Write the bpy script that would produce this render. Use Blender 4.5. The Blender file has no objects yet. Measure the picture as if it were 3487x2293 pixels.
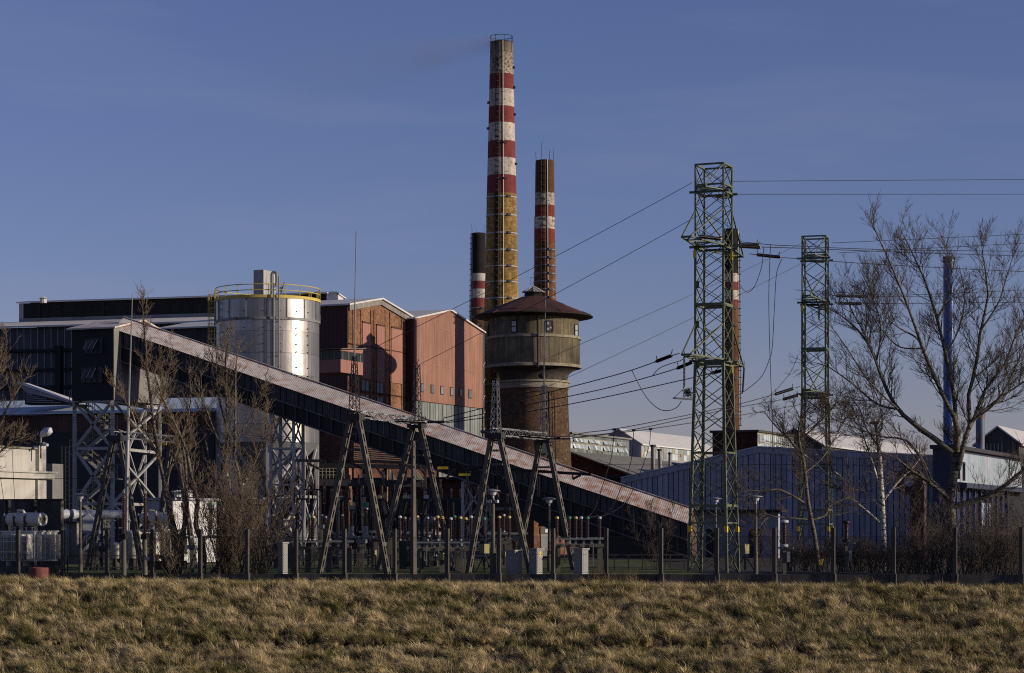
import bpy, math, random
import numpy as np
from mathutils import Vector, Matrix, Quaternion
random.seed(7); RNG = np.random.default_rng(7)
R = math.radians
SC = bpy.context.scene
# ------------------------------------------------------------------ camera
# level camera on the near bank of the ditch; the frame is shifted up so verticals stay vertical
F = 7500.0; CU = 1743.5; HV = 1800.0; HC = 2.13      # focal length, centre column, horizon row (photo pixels), eye height
cam_d = bpy.data.cameras.new('camera'); cam = bpy.data.objects.new('camera', cam_d)
SC.collection.objects.link(cam); SC.camera = cam
cam.location = (0, 0, HC); cam.rotation_euler = (R(90), 0, 0)
cam_d.sensor_width = 36; cam_d.lens = 36 * F / 3487; cam_d.shift_y = (HV - 1146.5) / 3487
cam_d.clip_start = 0.5; cam_d.clip_end = 20000
# ------------------------------------------------------------------ light
SUN_EL, SUN_BEHIND = 14.0, 15.0                       # degrees; the sun stands to the right, a little behind the camera
sun_az = R(90 + SUN_BEHIND)                           # clockwise from +Y (view direction)
sdir = Vector((math.sin(sun_az) * math.cos(R(SUN_EL)), math.cos(sun_az) * math.cos(R(SUN_EL)), math.sin(R(SUN_EL))))
ld = bpy.data.lights.new('sun', 'SUN'); lo = bpy.data.objects.new('sun', ld); SC.collection.objects.link(lo)
ld.energy = 4.5; ld.angle = R(0.5); ld.color = (1.0, 0.86, 0.68)
lo.rotation_euler = (-sdir).to_track_quat('-Z', 'Y').to_euler()
W = bpy.data.worlds.new('World'); SC.world = W; W.use_nodes = True
nt = W.node_tree; nt.nodes.clear()
out = nt.nodes.new('ShaderNodeOutputWorld'); bg = nt.nodes.new('ShaderNodeBackground')
sky = nt.nodes.new('ShaderNodeTexSky'); sky.sky_type = 'NISHITA'; sky.sun_disc = False
sky.sun_elevation = R(SUN_EL); sky.sun_rotation = sun_az
sky.altitude = 200; sky.air_density = 1.04; sky.dust_density = 0.15; sky.ozone_density = 4.0
bg.inputs['Strength'].default_value = 0.087
# thin cirrus streaks over the whole sky
tc = nt.nodes.new('ShaderNodeTexCoord'); mp = nt.nodes.new('ShaderNodeMapping'); mp.inputs['Scale'].default_value = (1.2, 1.2, 9.0)
mp.inputs['Rotation'].default_value = (0.05, 0.12, 0)
nz = nt.nodes.new('ShaderNodeTexNoise'); nz.inputs['Scale'].default_value = 3.0; nz.inputs['Detail'].default_value = 6; nz.inputs['Roughness'].default_value = 0.55
cr = nt.nodes.new('ShaderNodeValToRGB'); cr.color_ramp.elements[0].position = 0.50; cr.color_ramp.elements[1].position = 0.80
cr.color_ramp.elements[1].color = (0.22, 0.22, 0.22, 1)
mx = nt.nodes.new('ShaderNodeMixRGB'); mx.inputs[2].default_value = (3.6, 3.5, 4.5, 1)
tint = nt.nodes.new('ShaderNodeMixRGB'); tint.blend_type = 'MULTIPLY'; tint.inputs[0].default_value = 1.0; tint.inputs[2].default_value = (0.99, 0.765, 1.0, 1)
nt.links.new(tc.outputs['Generated'], mp.inputs['Vector']); nt.links.new(mp.outputs[0], nz.inputs['Vector'])
nt.links.new(nz.outputs['Fac'], cr.inputs[0]); nt.links.new(cr.outputs[0], mx.inputs[0])
nt.links.new(sky.outputs[0], tint.inputs[1]); nt.links.new(tint.outputs[0], mx.inputs[1])
nt.links.new(mx.outputs[0], bg.inputs['Color']); nt.links.new(bg.outputs[0], out.inputs['Surface'])
VS = SC.view_settings
VS.view_transform = 'Standard'; VS.look = 'None'; VS.exposure = 0.0; VS.gamma = 1.0; VS.use_curve_mapping = False
SC.cycles.max_bounces = 6; SC.cycles.transparent_max_bounces = 12; SC.cycles.volume_bounces = 0
SC.cycles.volume_step_rate = 4.0; SC.cycles.use_denoising = False; SC.cycles.filter_width = 1.1
SC.cycles.sample_clamp_indirect = 4.0
# ------------------------------------------------------------------ frame of the plant
TH = R(23.0); cT, sT = math.cos(TH), math.sin(TH)
Lv = Vector((cT, -sT, 0)); Gv = Vector((sT, cT, 0)); UP = Vector((0, 0, 1))   # long axis (right, towards us), cross axis (right, away)
def PT(u, d, z=0.0): return Vector(((u - CU) / F * d, d, z))
def P(u, v, d): return Vector(((u - CU) / F * d, d, HC + (HV - v) / F * d))
def ZV(v, d): return HC + (HV - v) / F * d
def along(p, ax, u):
    k = (u - CU) / F
    t = (k * p.y - p.x) / (ax.x - k * ax.y)
    q = p + ax * t; q.z = p.z; return q
def S(px, d): return px / F * d                                         # size of px photo pixels at distance d
def axes(deg):
    a = R(deg); return Vector((math.cos(a), -math.sin(a), 0)), Vector((math.sin(a), math.cos(a), 0))
# ------------------------------------------------------------------ materials (all procedural)
MATS = {}
def _new(name):
    m = bpy.data.materials.new(name); m.use_nodes = True; n = m.node_tree.nodes; n.clear()
    o = n.new('ShaderNodeOutputMaterial'); b = n.new('ShaderNodeBsdfPrincipled')
    m.node_tree.links.new(b.outputs[0], o.inputs[0]); MATS[name] = m
    return m, n, m.node_tree.links, b
def _mul(n, l, a, b):
    x = n.new('ShaderNodeMixRGB'); x.blend_type = 'MULTIPLY'; x.inputs[0].default_value = 1
    l.new(a, x.inputs[1]); l.new(b, x.inputs[2]); return x.outputs[0]
def _noise(n, l, vec, scale, detail=4, rough=0.6, sc3=None):
    if sc3:
        m = n.new('ShaderNodeMapping'); m.inputs['Scale'].default_value = sc3; l.new(vec, m.inputs['Vector']); vec = m.outputs[0]
    t = n.new('ShaderNodeTexNoise'); t.inputs['Scale'].default_value = scale; t.inputs['Detail'].default_value = detail; t.inputs['Roughness'].default_value = rough
    l.new(vec, t.inputs['Vector']); return t.outputs['Fac']
def _ramp(n, l, fac, stops, const=False):
    r = n.new('ShaderNodeValToRGB'); e = r.color_ramp
    if const: e.interpolation = 'CONSTANT'
    while len(e.elements) < len(stops): e.elements.new(0.5)
    for k, (p, c) in enumerate(stops):
        e.elements[k].position = p
        e.elements[k].color = (c, c, c, 1) if not hasattr(c, '__len__') else (c[0], c[1], c[2], 1)
    l.new(fac, r.inputs[0]); return r.outputs[0]
def _math(n, l, op, a, b=None):
    m = n.new('ShaderNodeMath'); m.operation = op
    for k, x in enumerate((a, b)):
        if x is None: continue
        if isinstance(x, (int, float)): m.inputs[k].default_value = x
        else: l.new(x, m.inputs[k])
    return m.outputs[0]
def _wallcoord(n, l, pos):
    """running length along either wall direction of the plant grid, and height"""
    dv = n.new('ShaderNodeVectorMath'); dv.operation = 'DOT_PRODUCT'; l.new(pos, dv.inputs[0]); dv.inputs[1].default_value = Lv + Gv
    sp = n.new('ShaderNodeSeparateXYZ'); l.new(pos, sp.inputs[0])
    cb = n.new('ShaderNodeCombineXYZ'); l.new(dv.outputs['Value'], cb.inputs[0]); l.new(sp.outputs[2], cb.inputs[1])
    return cb.outputs[0], dv.outputs['Value'], sp.outputs[2]
def pm(name, col, rough=0.8, metal=0.0, var=0.18, scale=1.5, streak=0.0, rust=0.0, rustcol=(0.11, 0.045, 0.02), rgrad=None, rsoft=0.0, rscale=0.8, rstretch=(1, 1, 1), bump=0.0, bscale=20.0, corr=0.0, cdepth=0.5, cdark=0.0, spec=0.3, fine=0.0, rand=0.0):
    """painted / bare surface: broad and fine mottling, vertical dirt streaks, rust patches, corrugation relief"""
    if name in MATS: return MATS[name]
    m, n, l, b = _new(name)
    g = n.new('ShaderNodeNewGeometry'); pos = g.outputs['Position']
    c0 = n.new('ShaderNodeRGB'); c0.outputs[0].default_value = (*col, 1); c = c0.outputs[0]
    if var:
        c = _mul(n, l, c, _ramp(n, l, _noise(n, l, pos, scale, 5), [(0.25, 1 - var), (0.75, 1 + var)]))
        c = _mul(n, l, c, _ramp(n, l, _noise(n, l, pos, scale * 0.17, 3), [(0.3, 1 - var * 0.8), (0.7, 1 + var * 0.8)]))
    if fine:
        c = _mul(n, l, c, _ramp(n, l, _noise(n, l, pos, scale * 9, 3), [(0.3, 1 - fine), (0.7, 1 + fine)]))
    if streak:
        c = _mul(n, l, c, _ramp(n, l, _noise(n, l, pos, 1.0, 4, 0.6, (3.5, 3.5, 0.12)), [(0.35, 1 - streak), (0.62, 1)]))
    if rand:
        oi = n.new('ShaderNodeObjectInfo'); c = _mul(n, l, c, _ramp(n, l, oi.outputs['Random'], [(0, 1 - rand), (1, 1 + rand)]))
    if rust:
        fn = _noise(n, l, pos, rscale, 6, 0.65, rstretch)
        if rgrad:
            sx = n.new('ShaderNodeSeparateXYZ'); l.new(pos, sx.inputs[0]); mr = n.new('ShaderNodeMapRange'); mr.inputs[1].default_value = rgrad[0]; mr.inputs[2].default_value = rgrad[1]; mr.inputs[3].default_value = rgrad[2]; mr.inputs[4].default_value = rgrad[3]
            l.new(sx.outputs[0], mr.inputs[0]); fn = _math(n, l, 'ADD', fn, mr.outputs[0])
        f = _ramp(n, l, fn, [(0.62 - rust * 0.35 - rsoft, 0), (0.70 - rust * 0.3 + rsoft, 1)])
        x = n.new('ShaderNodeMixRGB'); l.new(f, x.inputs[0]); l.new(c, x.inputs[1])
        rc = n.new('ShaderNodeRGB'); rc.outputs[0].default_value = (*rustcol, 1)
        l.new(_mul(n, l, rc.outputs[0], _ramp(n, l, _noise(n, l, pos, rscale * 5, 4), [(0.3, 0.6), (0.7, 1.5)])), x.inputs[2]); c = x.outputs[0]
    h = None
    if corr:
        vec, run, zz = _wallcoord(n, l, pos)
        sn = _math(n, l, 'SINE', _math(n, l, 'MULTIPLY', run, 2 * math.pi / corr))
        h = _math(n, l, 'MULTIPLY', sn, cdepth)
        if cdark: c = _mul(n, l, c, _ramp(n, l, _math(n, l, 'MULTIPLY_ADD', sn, 0.5), [(0.0, 1), (1.0, 1)])) if False else c
    if bump:
        hb = _math(n, l, 'MULTIPLY', _noise(n, l, pos, bscale, 3), bump); h = hb if h is None else _math(n, l, 'ADD', h, hb)
    if h is not None:
        bp = n.new('ShaderNodeBump'); bp.inputs['Strength'].default_value = 0.7; bp.inputs['Distance'].default_value = 0.05
        l.new(h, bp.inputs['Height']); l.new(bp.outputs[0], b.inputs['Normal'])
    l.new(c, b.inputs['Base Color']); b.inputs['Roughness'].default_value = rough; b.inputs['Metallic'].default_value = metal
    b.inputs['Specular IOR Level'].default_value = spec
    return m
def brick_mat(name, c1, c2, mortar, bw=0.5, bh=0.16, soot=0.4, sootscale=0.25, cyl=None, bands=None, chip=None, pale=0.0, stain=None, soot_z=None):
    """brickwork on plant-grid walls (cyl None) or round a vertical axis (cyl = (x, y, radius)); bands: painted rings [(z0, z1, colour, chip)]"""
    m, n, l, b = _new(name)
    g = n.new('ShaderNodeNewGeometry'); pos = g.outputs['Position']
    if cyl is None: vec, run, zz = _wallcoord(n, l, pos)
    else:
        sp = n.new('ShaderNodeSeparateXYZ'); l.new(pos, sp.inputs[0]); zz = sp.outputs[2]
        a = _math(n, l, 'ARCTAN2', _math(n, l, 'SUBTRACT', sp.outputs[1], cyl[1]), _math(n, l, 'SUBTRACT', sp.outputs[0], cyl[0]))
        cb = n.new('ShaderNodeCombineXYZ'); l.new(_math(n, l, 'MULTIPLY', a, cyl[2]), cb.inputs[0]); l.new(zz, cb.inputs[1]); vec = cb.outputs[0]
    bt = n.new('ShaderNodeTexBrick'); l.new(vec, bt.inputs['Vector'])
    bt.inputs['Color1'].default_value = (*c1, 1); bt.inputs['Color2'].default_value = (*c2, 1); bt.inputs['Mortar'].default_value = (*mortar, 1)
    bt.inputs['Scale'].default_value = 1.0; bt.inputs['Brick Width'].default_value = bw; bt.inputs['Row Height'].default_value = bh
    bt.inputs['Mortar Size'].default_value = bh * 0.09; bt.inputs['Bias'].default_value = -0.1
    c = bt.outputs[0]
    c = _mul(n, l, c, _ramp(n, l, _noise(n, l, pos, 2.2, 5, 0.7), [(0.32, 1 - soot), (0.6, 1.15)]))
    c = _mul(n, l, c, _ramp(n, l, _noise(n, l, pos, sootscale, 4, 0.6, (1, 1, 0.4)), [(0.3, 1 - soot), (0.62, 1.1)]))
    if stain is not None:
        da = _math(n, l, 'ABSOLUTE', _math(n, l, 'SUBTRACT', a, stain))
        fa = _math(n, l, 'ADD', da, _math(n, l, 'MULTIPLY', _math(n, l, 'SUBTRACT', _noise(n, l, pos, 0.9, 5, 0.7), 0.5), 0.55))
        c = _mul(n, l, c, _ramp(n, l, fa, [(0.10, 0.22), (0.34, 1.0)]))
    if pale:
        f = _ramp(n, l, _noise(n, l, vec, 1.6, 3, 0.8), [(0.60, 0), (0.66, pale)]); x = n.new('ShaderNodeMixRGB'); l.new(f, x.inputs[0]); l.new(c, x.inputs[1]); x.inputs[2].default_value = (0.36, 0.27, 0.18, 1); c = x.outputs[0]
    if bands:
        bl = sorted(bands)
        for (z0, z1, col, ch) in bl:
            m1 = _math(n, l, 'MULTIPLY', _math(n, l, 'GREATER_THAN', zz, z0), _math(n, l, 'LESS_THAN', zz, z1))
            keep = _ramp(n, l, _noise(n, l, vec, 1.9, 5, 0.7, (0.8, 1.5, 1)), [(0.30 + ch * 0.30, 0), (0.34 + ch * 0.30, 1)])
            x = n.new('ShaderNodeMixRGB'); l.new(_math(n, l, 'MULTIPLY', m1, keep), x.inputs[0]); l.new(c, x.inputs[1])
            rc = n.new('ShaderNodeRGB'); rc.outputs[0].default_value = (*col, 1)
            l.new(_mul(n, l, rc.outputs[0], _ramp(n, l, _noise(n, l, pos, 0.9, 5), [(0.3, 0.75), (0.7, 1.12)])), x.inputs[2]); c = x.outputs[0]
    if bands:
        c = _mul(n, l, c, _ramp(n, l, _noise(n, l, vec, 1.0, 6, 0.7, (1.6, 0.10, 1)), [(0.34, 0.66), (0.56, 1.0)]))
        c = _mul(n, l, c, _ramp(n, l, _noise(n, l, pos, 0.5, 5, 0.7), [(0.32, 0.78), (0.6, 1.0)]))
    if soot_z:
        zz2 = _math(n, l, 'ADD', zz, _math(n, l, 'MULTIPLY', _math(n, l, 'SUBTRACT', _noise(n, l, pos, 0.8, 5, 0.7, (1.2, 1.2, 0.25)), 0.5), 14.0))
        mr = n.new('ShaderNodeMapRange'); mr.inputs[1].default_value = soot_z[0]; mr.inputs[2].default_value = soot_z[1]; l.new(zz2, mr.inputs[0])
        x = n.new('ShaderNodeMixRGB'); l.new(_math(n, l, 'MULTIPLY', mr.outputs[0], 0.85), x.inputs[0]); l.new(c, x.inputs[1]); x.inputs[2].default_value = (0.075, 0.042, 0.024, 1); c = x.outputs[0]
    l.new(c, b.inputs['Base Color']); b.inputs['Roughness'].default_value = 0.9; b.inputs['Specular IOR Level'].default_value = 0.15
    bp = n.new('ShaderNodeBump'); bp.inputs['Strength'].default_value = 0.5; bp.inputs['Distance'].default_value = 0.03
    l.new(bt.outputs['Fac'], bp.inputs['Height']); bp.invert = True; l.new(bp.outputs[0], b.inputs['Normal'])
    return m
# ------------------------------------------------------------------ objects
COL = SC.collection
def tag(o, label=None, cat=None, group=None, kind=None):
    if label: o['label'] = label
    if cat: o['category'] = cat
    if group: o['group'] = group
    if kind: o['kind'] = kind
    return o
def empty(name, loc, label, cat, group=None):
    o = bpy.data.objects.new(name, None); COL.objects.link(o); o.location = loc; o.empty_display_size = 0.2
    return tag(o, label, cat, group)
def origin(o):
    p = Vector((0, 0, 0))
    while o is not None: p = p + Vector(o.location); o = o.parent
    return p
def link_mesh(name, me, parent=None, loc=None):
    o = bpy.data.objects.new(name, me); COL.objects.link(o)
    if parent is not None: o.parent = parent
    if loc is not None: o.location = Vector(loc) - (origin(parent) if parent is not None else Vector((0, 0, 0)))
    return o
def frame_of(p, q):
    d = (q - p); ln = d.length; d = d / ln
    a = d.cross(UP) if abs(d.z) < 0.99 else d.cross(Vector((0, 1, 0)))
    a.normalize(); return d, a, a.cross(d), ln
class MB:
    def __init__(s): s.v = []; s.f = []
    def quad(s, *pts): k = len(s.v); s.v += [tuple(p) for p in pts]; s.f.append(tuple(range(k, k + len(pts)))); return s
    def box(s, c, a, b, d):
        c, a, b, d = map(Vector, (c, a, b, d)); k = len(s.v)
        for sd in (-1, 1):
            for sb, sa in ((-1, -1), (-1, 1), (1, 1), (1, -1)): s.v.append(tuple(c + a * sa + b * sb + d * sd))
        s.f += [(k, k+3, k+2, k+1), (k+4, k+5, k+6, k+7), (k, k+1, k+5, k+4), (k+1, k+2, k+6, k+5), (k+2, k+3, k+7, k+6), (k+3, k, k+4, k+7)]; return s
    def bx(s, x0, x1, y0, y1, z0, z1):
        return s.box(((x0+x1)/2, (y0+y1)/2, (z0+z1)/2), ((x1-x0)/2, 0, 0), (0, (y1-y0)/2, 0), (0, 0, (z1-z0)/2))
    def ob(s, o, a0, a1, b0, b1, z0, z1, A=None, B=None):
        """box in a rotated frame: a along A (default L), b along B (default G), from ground point o"""
        A = A or Lv; B = B or Gv; o = Vector((o.x, o.y, 0))
        return s.box(o + A * (a0 + a1) / 2 + B * (b0 + b1) / 2 + UP * (z0 + z1) / 2, A * (a1 - a0) / 2, B * (b1 - b0) / 2, UP * (z1 - z0) / 2)
    def beam(s, p, q, w, h):
        p, q = Vector(p), Vector(q); d, a, b, ln = frame_of(p, q)
        return s.box((p + q) / 2, a * w / 2, b * h / 2, d * ln / 2)
    def path(s, pts, rad, n=6, caps=True):
        pts = [Vector(p) for p in pts]; k = len(s.v); prev = None
        for i, p in enumerate(pts):
            d = (pts[min(i + 1, len(pts) - 1)] - pts[max(i - 1, 0)]).normalized()
            if prev is None: a = d.cross(UP) if abs(d.z) < 0.95 else d.cross(Vector((0, 1, 0)))
            else: a = prev - d * prev.dot(d)
            a.normalize(); prev = a; b = d.cross(a); r = rad[i] if hasattr(rad, '__len__') else rad
            for j in range(n):
                t = 2 * math.pi * j / n; s.v.append(tuple(p + a * (math.cos(t) * r) + b * (math.sin(t) * r)))
        for i in range(len(pts) - 1):
            for j in range(n):
                j2 = (j + 1) % n; s.f.append((k+i*n+j, k+i*n+j2, k+(i+1)*n+j2, k+(i+1)*n+j))
        if caps: s.f.append(tuple(k + j for j in range(n))[::-1]); s.f.append(tuple(k + (len(pts)-1)*n + j for j in range(n)))
        return s
    def tube(s, p, q, r0, r1=None, n=8): return s.path([p, q], [r0, r0 if r1 is None else r1], n)
    def lathe(s, c, prof, n=24, ax=None, caps=True):
        """profile [(radius, height)] round a vertical axis through c"""
        c = Vector(c); k = len(s.v)
        for (r, z) in prof:
            for j in range(n):
                t = 2 * math.pi * j / n; s.v.append((c.x + r * math.cos(t), c.y + r * math.sin(t), c.z + z))
        for i in range(len(prof) - 1):
            for j in range(n):
                j2 = (j + 1) % n; s.f.append((k+i*n+j, k+i*n+j2, k+(i+1)*n+j2, k+(i+1)*n+j))
        if caps: s.f.append(tuple(k + j for j in range(n))[::-1]); s.f.append(tuple(k + (len(prof)-1)*n + j for j in range(n)))
        return s
    def prism(s, pts, vec):
        pts = [Vector(p) for p in pts]; vec = Vector(vec); k = len(s.v); n = len(pts)
        s.v += [tuple(p) for p in pts] + [tuple(p + vec) for p in pts]
        s.f.append(tuple(range(k, k + n))[::-1]); s.f.append(tuple(range(k + n, k + 2 * n)))
        for j in range(n): j2 = (j + 1) % n; s.f.append((k + j, k + j2, k + n + j2, k + n + j))
        return s
    def mesh(s, name, mat, smooth=False, off=Vector((0, 0, 0)), fix=True):
        me = bpy.data.meshes.new(name); me.from_pydata([(x - off.x, y - off.y, z - off.z) for x, y, z in s.v], [], s.f)
        if fix:
            import bmesh
            bm = bmesh.new(); bm.from_mesh(me); bmesh.ops.recalc_face_normals(bm, faces=bm.faces); bm.to_mesh(me); bm.free()
        if mat is not None: me.materials.append(MATS[mat] if isinstance(mat, str) else mat)
        if smooth:
            me.polygons.foreach_set('use_smooth', [True] * len(me.polygons))
            try: me.set_sharp_from_angle(angle=R(40))
            except Exception: pass
        return me
    def build(s, name, mat, parent=None, smooth=False, fix=True):
        off = origin(parent) if parent is not None else Vector((0, 0, 0))
        return link_mesh(name, s.mesh(name, mat, smooth, off, fix), parent)
_bars = {}
def bar(parent, name, p, q, w, h, mat):
    """one straight member: a shared unit box stretched between two points"""
    if mat not in _bars: _bars[mat] = MB().bx(-.5, .5, -.5, .5, -.5, .5).mesh('member', mat)
    p, q = Vector(p), Vector(q); d, a, b, ln = frame_of(p, q)
    o = bpy.data.objects.new(name, _bars[mat]); COL.objects.link(o); o.parent = parent
    M = Matrix(((a.x, b.x, d.x), (a.y, b.y, d.y), (a.z, b.z, d.z)))
    o.rotation_mode = 'QUATERNION'; o.rotation_quaternion = M.to_quaternion(); o.scale = (w, h, ln)
    o.location = (p + q) / 2 - (origin(parent) if parent is not None else Vector((0, 0, 0))); return o
def copy_tree(o, parent=None):
    c = o.copy(); COL.objects.link(c); c.parent = parent
    for ch in list(o.children): copy_tree(ch, c)
    return c
# ------------------------------------------------------------------ material list
pm('steel_white', (0.36, 0.36, 0.35), 0.55, 0.0, 0.12, 0.8, streak=0.25, rust=0.10)
pm('steel_grey', (0.20, 0.205, 0.21), 0.6, 0.2, 0.15, 1.0, rust=0.12)
pm('steel_dark', (0.035, 0.035, 0.038), 0.65, 0.0, 0.2, 1.0, rust=0.15, rustcol=(0.06, 0.025, 0.015))
pm('steel_black', (0.012, 0.012, 0.014), 0.6, 0.0, 0.2, 1.0)
pm('green_paint', (0.115, 0.132, 0.080), 0.6, 0.0, 0.15, 1.2, rust=0.10, rscale=1.5)
pm('yellow_paint', (0.52, 0.40, 0.09), 0.6, 0.0, 0.15, 1.0)
pm('sign_yellow', (0.75, 0.52, 0.03), 0.55, 0.0, 0.05, 1.0)
pm('roof_white', (0.54, 0.53, 0.52), 0.6, 0.0, 0.10, 0.6, streak=0.0, corr=0.25, cdepth=0.4)
pm('roof_lit', (0.60, 0.57, 0.53), 0.65, 0.0, 0.14, 0.4)
pm('roof_blue', (0.46, 0.56, 0.64), 0.6, 0.0, 0.12, 0.5)
pm('roof_rusty', (0.50, 0.455, 0.43), 0.7, 0.0, 0.15, 0.6, rust=0.36, rustcol=(0.30, 0.175, 0.115), rgrad=(-20.0, 8.0, -0.05, 0.05), rsoft=0.07, rscale=1.5, rstretch=(1.0, 1.0, 1.6))
pm('panel_dark', (0.060, 0.066, 0.076), 0.55, 0.0, 0.2, 0.5, streak=0.3, rand=0.25)
pm('panel_gallery', (0.042, 0.042, 0.046), 0.55, 0.0, 0.25, 1.0, streak=0.35, rand=0.35)
pm('seam_light', (0.30, 0.31, 0.33), 0.6, 0.0, 0.1)
pm('louvre', (0.020, 0.020, 0.022), 0.6, 0.0, 0.3, 0.6)
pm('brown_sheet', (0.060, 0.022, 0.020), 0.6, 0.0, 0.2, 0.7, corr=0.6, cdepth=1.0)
pm('terracotta', (0.295, 0.150, 0.105), 0.7, 0.0, 0.14, 0.4, streak=0.38, corr=0.42, cdepth=0.55)
pm('terracotta_panel', (0.33, 0.155, 0.12), 0.7, 0.0, 0.10, 0.6, streak=0.22, corr=0.36, cdepth=0.6)
pm('concrete', (0.24, 0.225, 0.20), 0.9, 0.0, 0.25, 0.7, streak=0.35, fine=0.12)
pm('fence_post', (0.075, 0.068, 0.058), 0.9, 0.0, 0.25, 2.0, streak=0.3)
pm('concrete_dark', (0.085, 0.080, 0.072), 0.9, 0.0, 0.30, 0.6, streak=0.5, fine=0.2)
pm('concrete_post', (0.125, 0.113, 0.093), 0.9, 0.0, 0.18, 2.0, streak=0.25, fine=0.15)
pm('render_white', (0.44, 0.42, 0.38), 0.85, 0.0, 0.08, 0.8, streak=0.12)
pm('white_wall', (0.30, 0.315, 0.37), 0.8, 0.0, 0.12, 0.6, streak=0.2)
pm('tank_concrete', (0.138, 0.114, 0.073), 0.92, 0.0, 0.52, 0.45, streak=0.55, fine=0.2)
pm('funnel_concrete', (0.055, 0.048, 0.036), 0.95, 0.0, 0.5, 0.6, streak=0.4)  # darker, blotchier concrete used for the tank funnel alone
pm('band_concrete', (0.27, 0.24, 0.18), 0.9, 0.0, 0.25, 0.8, streak=0.3)
pm('roof_red', (0.090, 0.037, 0.027), 0.75, 0.0, 0.35, 0.5, streak=0.25, rand=0.2)
pm('timber_dark', (0.02, 0.016, 0.013), 0.85, 0.0, 0.3)
pm('glass_dark', (0.020, 0.024, 0.028), 0.4, 0.0, 0.1, spec=0.5)
pm('glass_pane', (0.12, 0.14, 0.145), 0.3, 0.0, 0.3, 0.8, rand=0.6, spec=0.5)
pm('glass_pale', (0.34, 0.38, 0.40), 0.35, 0.0, 0.2, 0.8, rand=0.55, spec=0.5)
pm('wired_glass', (0.215, 0.235, 0.222), 0.5, 0.0, 0.18, 0.8, streak=0.25, rand=0.28)
pm('frame_pale', (0.26, 0.25, 0.185), 0.8, 0.0, 0.2, 1.0, rust=0.15)
pm('shed_blue', (0.33, 0.33, 0.385), 0.6, 0.0, 0.16, 0.4, streak=0.30, rand=0.16)
pm('shed_trim', (0.42, 0.44, 0.50), 0.6, 0.0, 0.08)
pm('navy', (0.025, 0.032, 0.06), 0.5, 0.0, 0.15, 1.0, corr=0.4, cdepth=0.8)
pm('cyan_sheet', (0.35, 0.42, 0.48), 0.55, 0.0, 0.14, 0.5, streak=0.35, rust=0.10, rustcol=(0.36, 0.17, 0.13), rscale=0.35, corr=0.36, cdepth=1.2)
pm('stack_blue', (0.014, 0.066, 0.27), 0.35, 0.0, 0.12, 0.5, streak=0.2, spec=0.5)
pm('stack_worn', (0.10, 0.13, 0.20), 0.5, 0.0, 0.3, 0.5, streak=0.4, rust=0.25)
pm('grey_sheet', (0.19, 0.185, 0.17), 0.75, 0.0, 0.2, 0.6, streak=0.2, corr=0.3, cdepth=0.7)
pm('white_sheet', (0.66, 0.66, 0.65), 0.6, 0.0, 0.08, 0.6, corr=0.22, cdepth=1.4)
pm('red_sheet', (0.16, 0.02, 0.018), 0.6, 0.0, 0.15, 0.6, corr=0.3, cdepth=0.8)
pm('rusty_sheet', (0.10, 0.055, 0.042), 0.8, 0.0, 0.35, 0.8, streak=0.4, corr=0.5, cdepth=0.8)
pm('silo_metal', (0.35, 0.335, 0.31), 0.36, 0.74, 0.16, 0.5, streak=0.30, rand=0.14, bump=0.25, bscale=0.9)
pm('transformer_grey', (0.58, 0.55, 0.48), 0.55, 0.0, 0.08, 1.5, streak=0.15)
pm('pipe_grey', (0.34, 0.36, 0.39), 0.5, 0.0, 0.1, 1.0)
pm('porcelain', (0.036, 0.0135, 0.010), 0.22, 0.0, 0.15, 3.0, spec=0.6)
pm('galvanised', (0.25, 0.255, 0.255), 0.45, 0.5, 0.12, 2.0)
pm('cap_green', (0.05, 0.22, 0.13), 0.5, 0.0, 0.05)
pm('cap_yellow', (0.55, 0.42, 0.15), 0.5, 0.0, 0.05)
pm('cap_white', (0.45, 0.45, 0.50), 0.5, 0.0, 0.05)
pm('cabinet', (0.28, 0.28, 0.27), 0.5, 0.0, 0.06, 1.0)
pm('box_olive', (0.30, 0.27, 0.13), 0.6, 0.0, 0.1, 1.0, rust=0.15)
pm('red_drum', (0.17, 0.055, 0.05), 0.8, 0.0, 0.2, 2.0, streak=0.3)
pm('wire', (0.018, 0.018, 0.02), 0.5, 0.0, 0.0)
pm('fence_wire', (0.025, 0.025, 0.025), 0.5, 0.3, 0.0)
pm('soil', (0.055, 0.045, 0.030), 0.95, 0.0, 0.3, 1.0, fine=0.3)
pm('yard_ground', (0.036, 0.031, 0.024), 0.95, 0.0, 0.35, 0.15, fine=0.2)
pm('lawn', (0.085, 0.105, 0.026), 0.95, 0.0, 0.35, 0.5, fine=0.3, bump=1.0, bscale=30)
brick_mat('brick_hall', (0.215, 0.095, 0.052), (0.315, 0.155, 0.085), (0.23, 0.165, 0.12), soot=0.55, pale=0.25)
brick_mat('brick_annex', (0.10, 0.042, 0.03), (0.15, 0.065, 0.04), (0.10, 0.075, 0.055), soot=0.55)
brick_mat('brick_dark', (0.075, 0.028, 0.022), (0.11, 0.042, 0.028), (0.07, 0.05, 0.042), soot=0.5)
brick_mat('brick_shed', (0.17, 0.065, 0.04), (0.22, 0.095, 0.055), (0.16, 0.12, 0.09), soot=0.5, pale=0.2)
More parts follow.
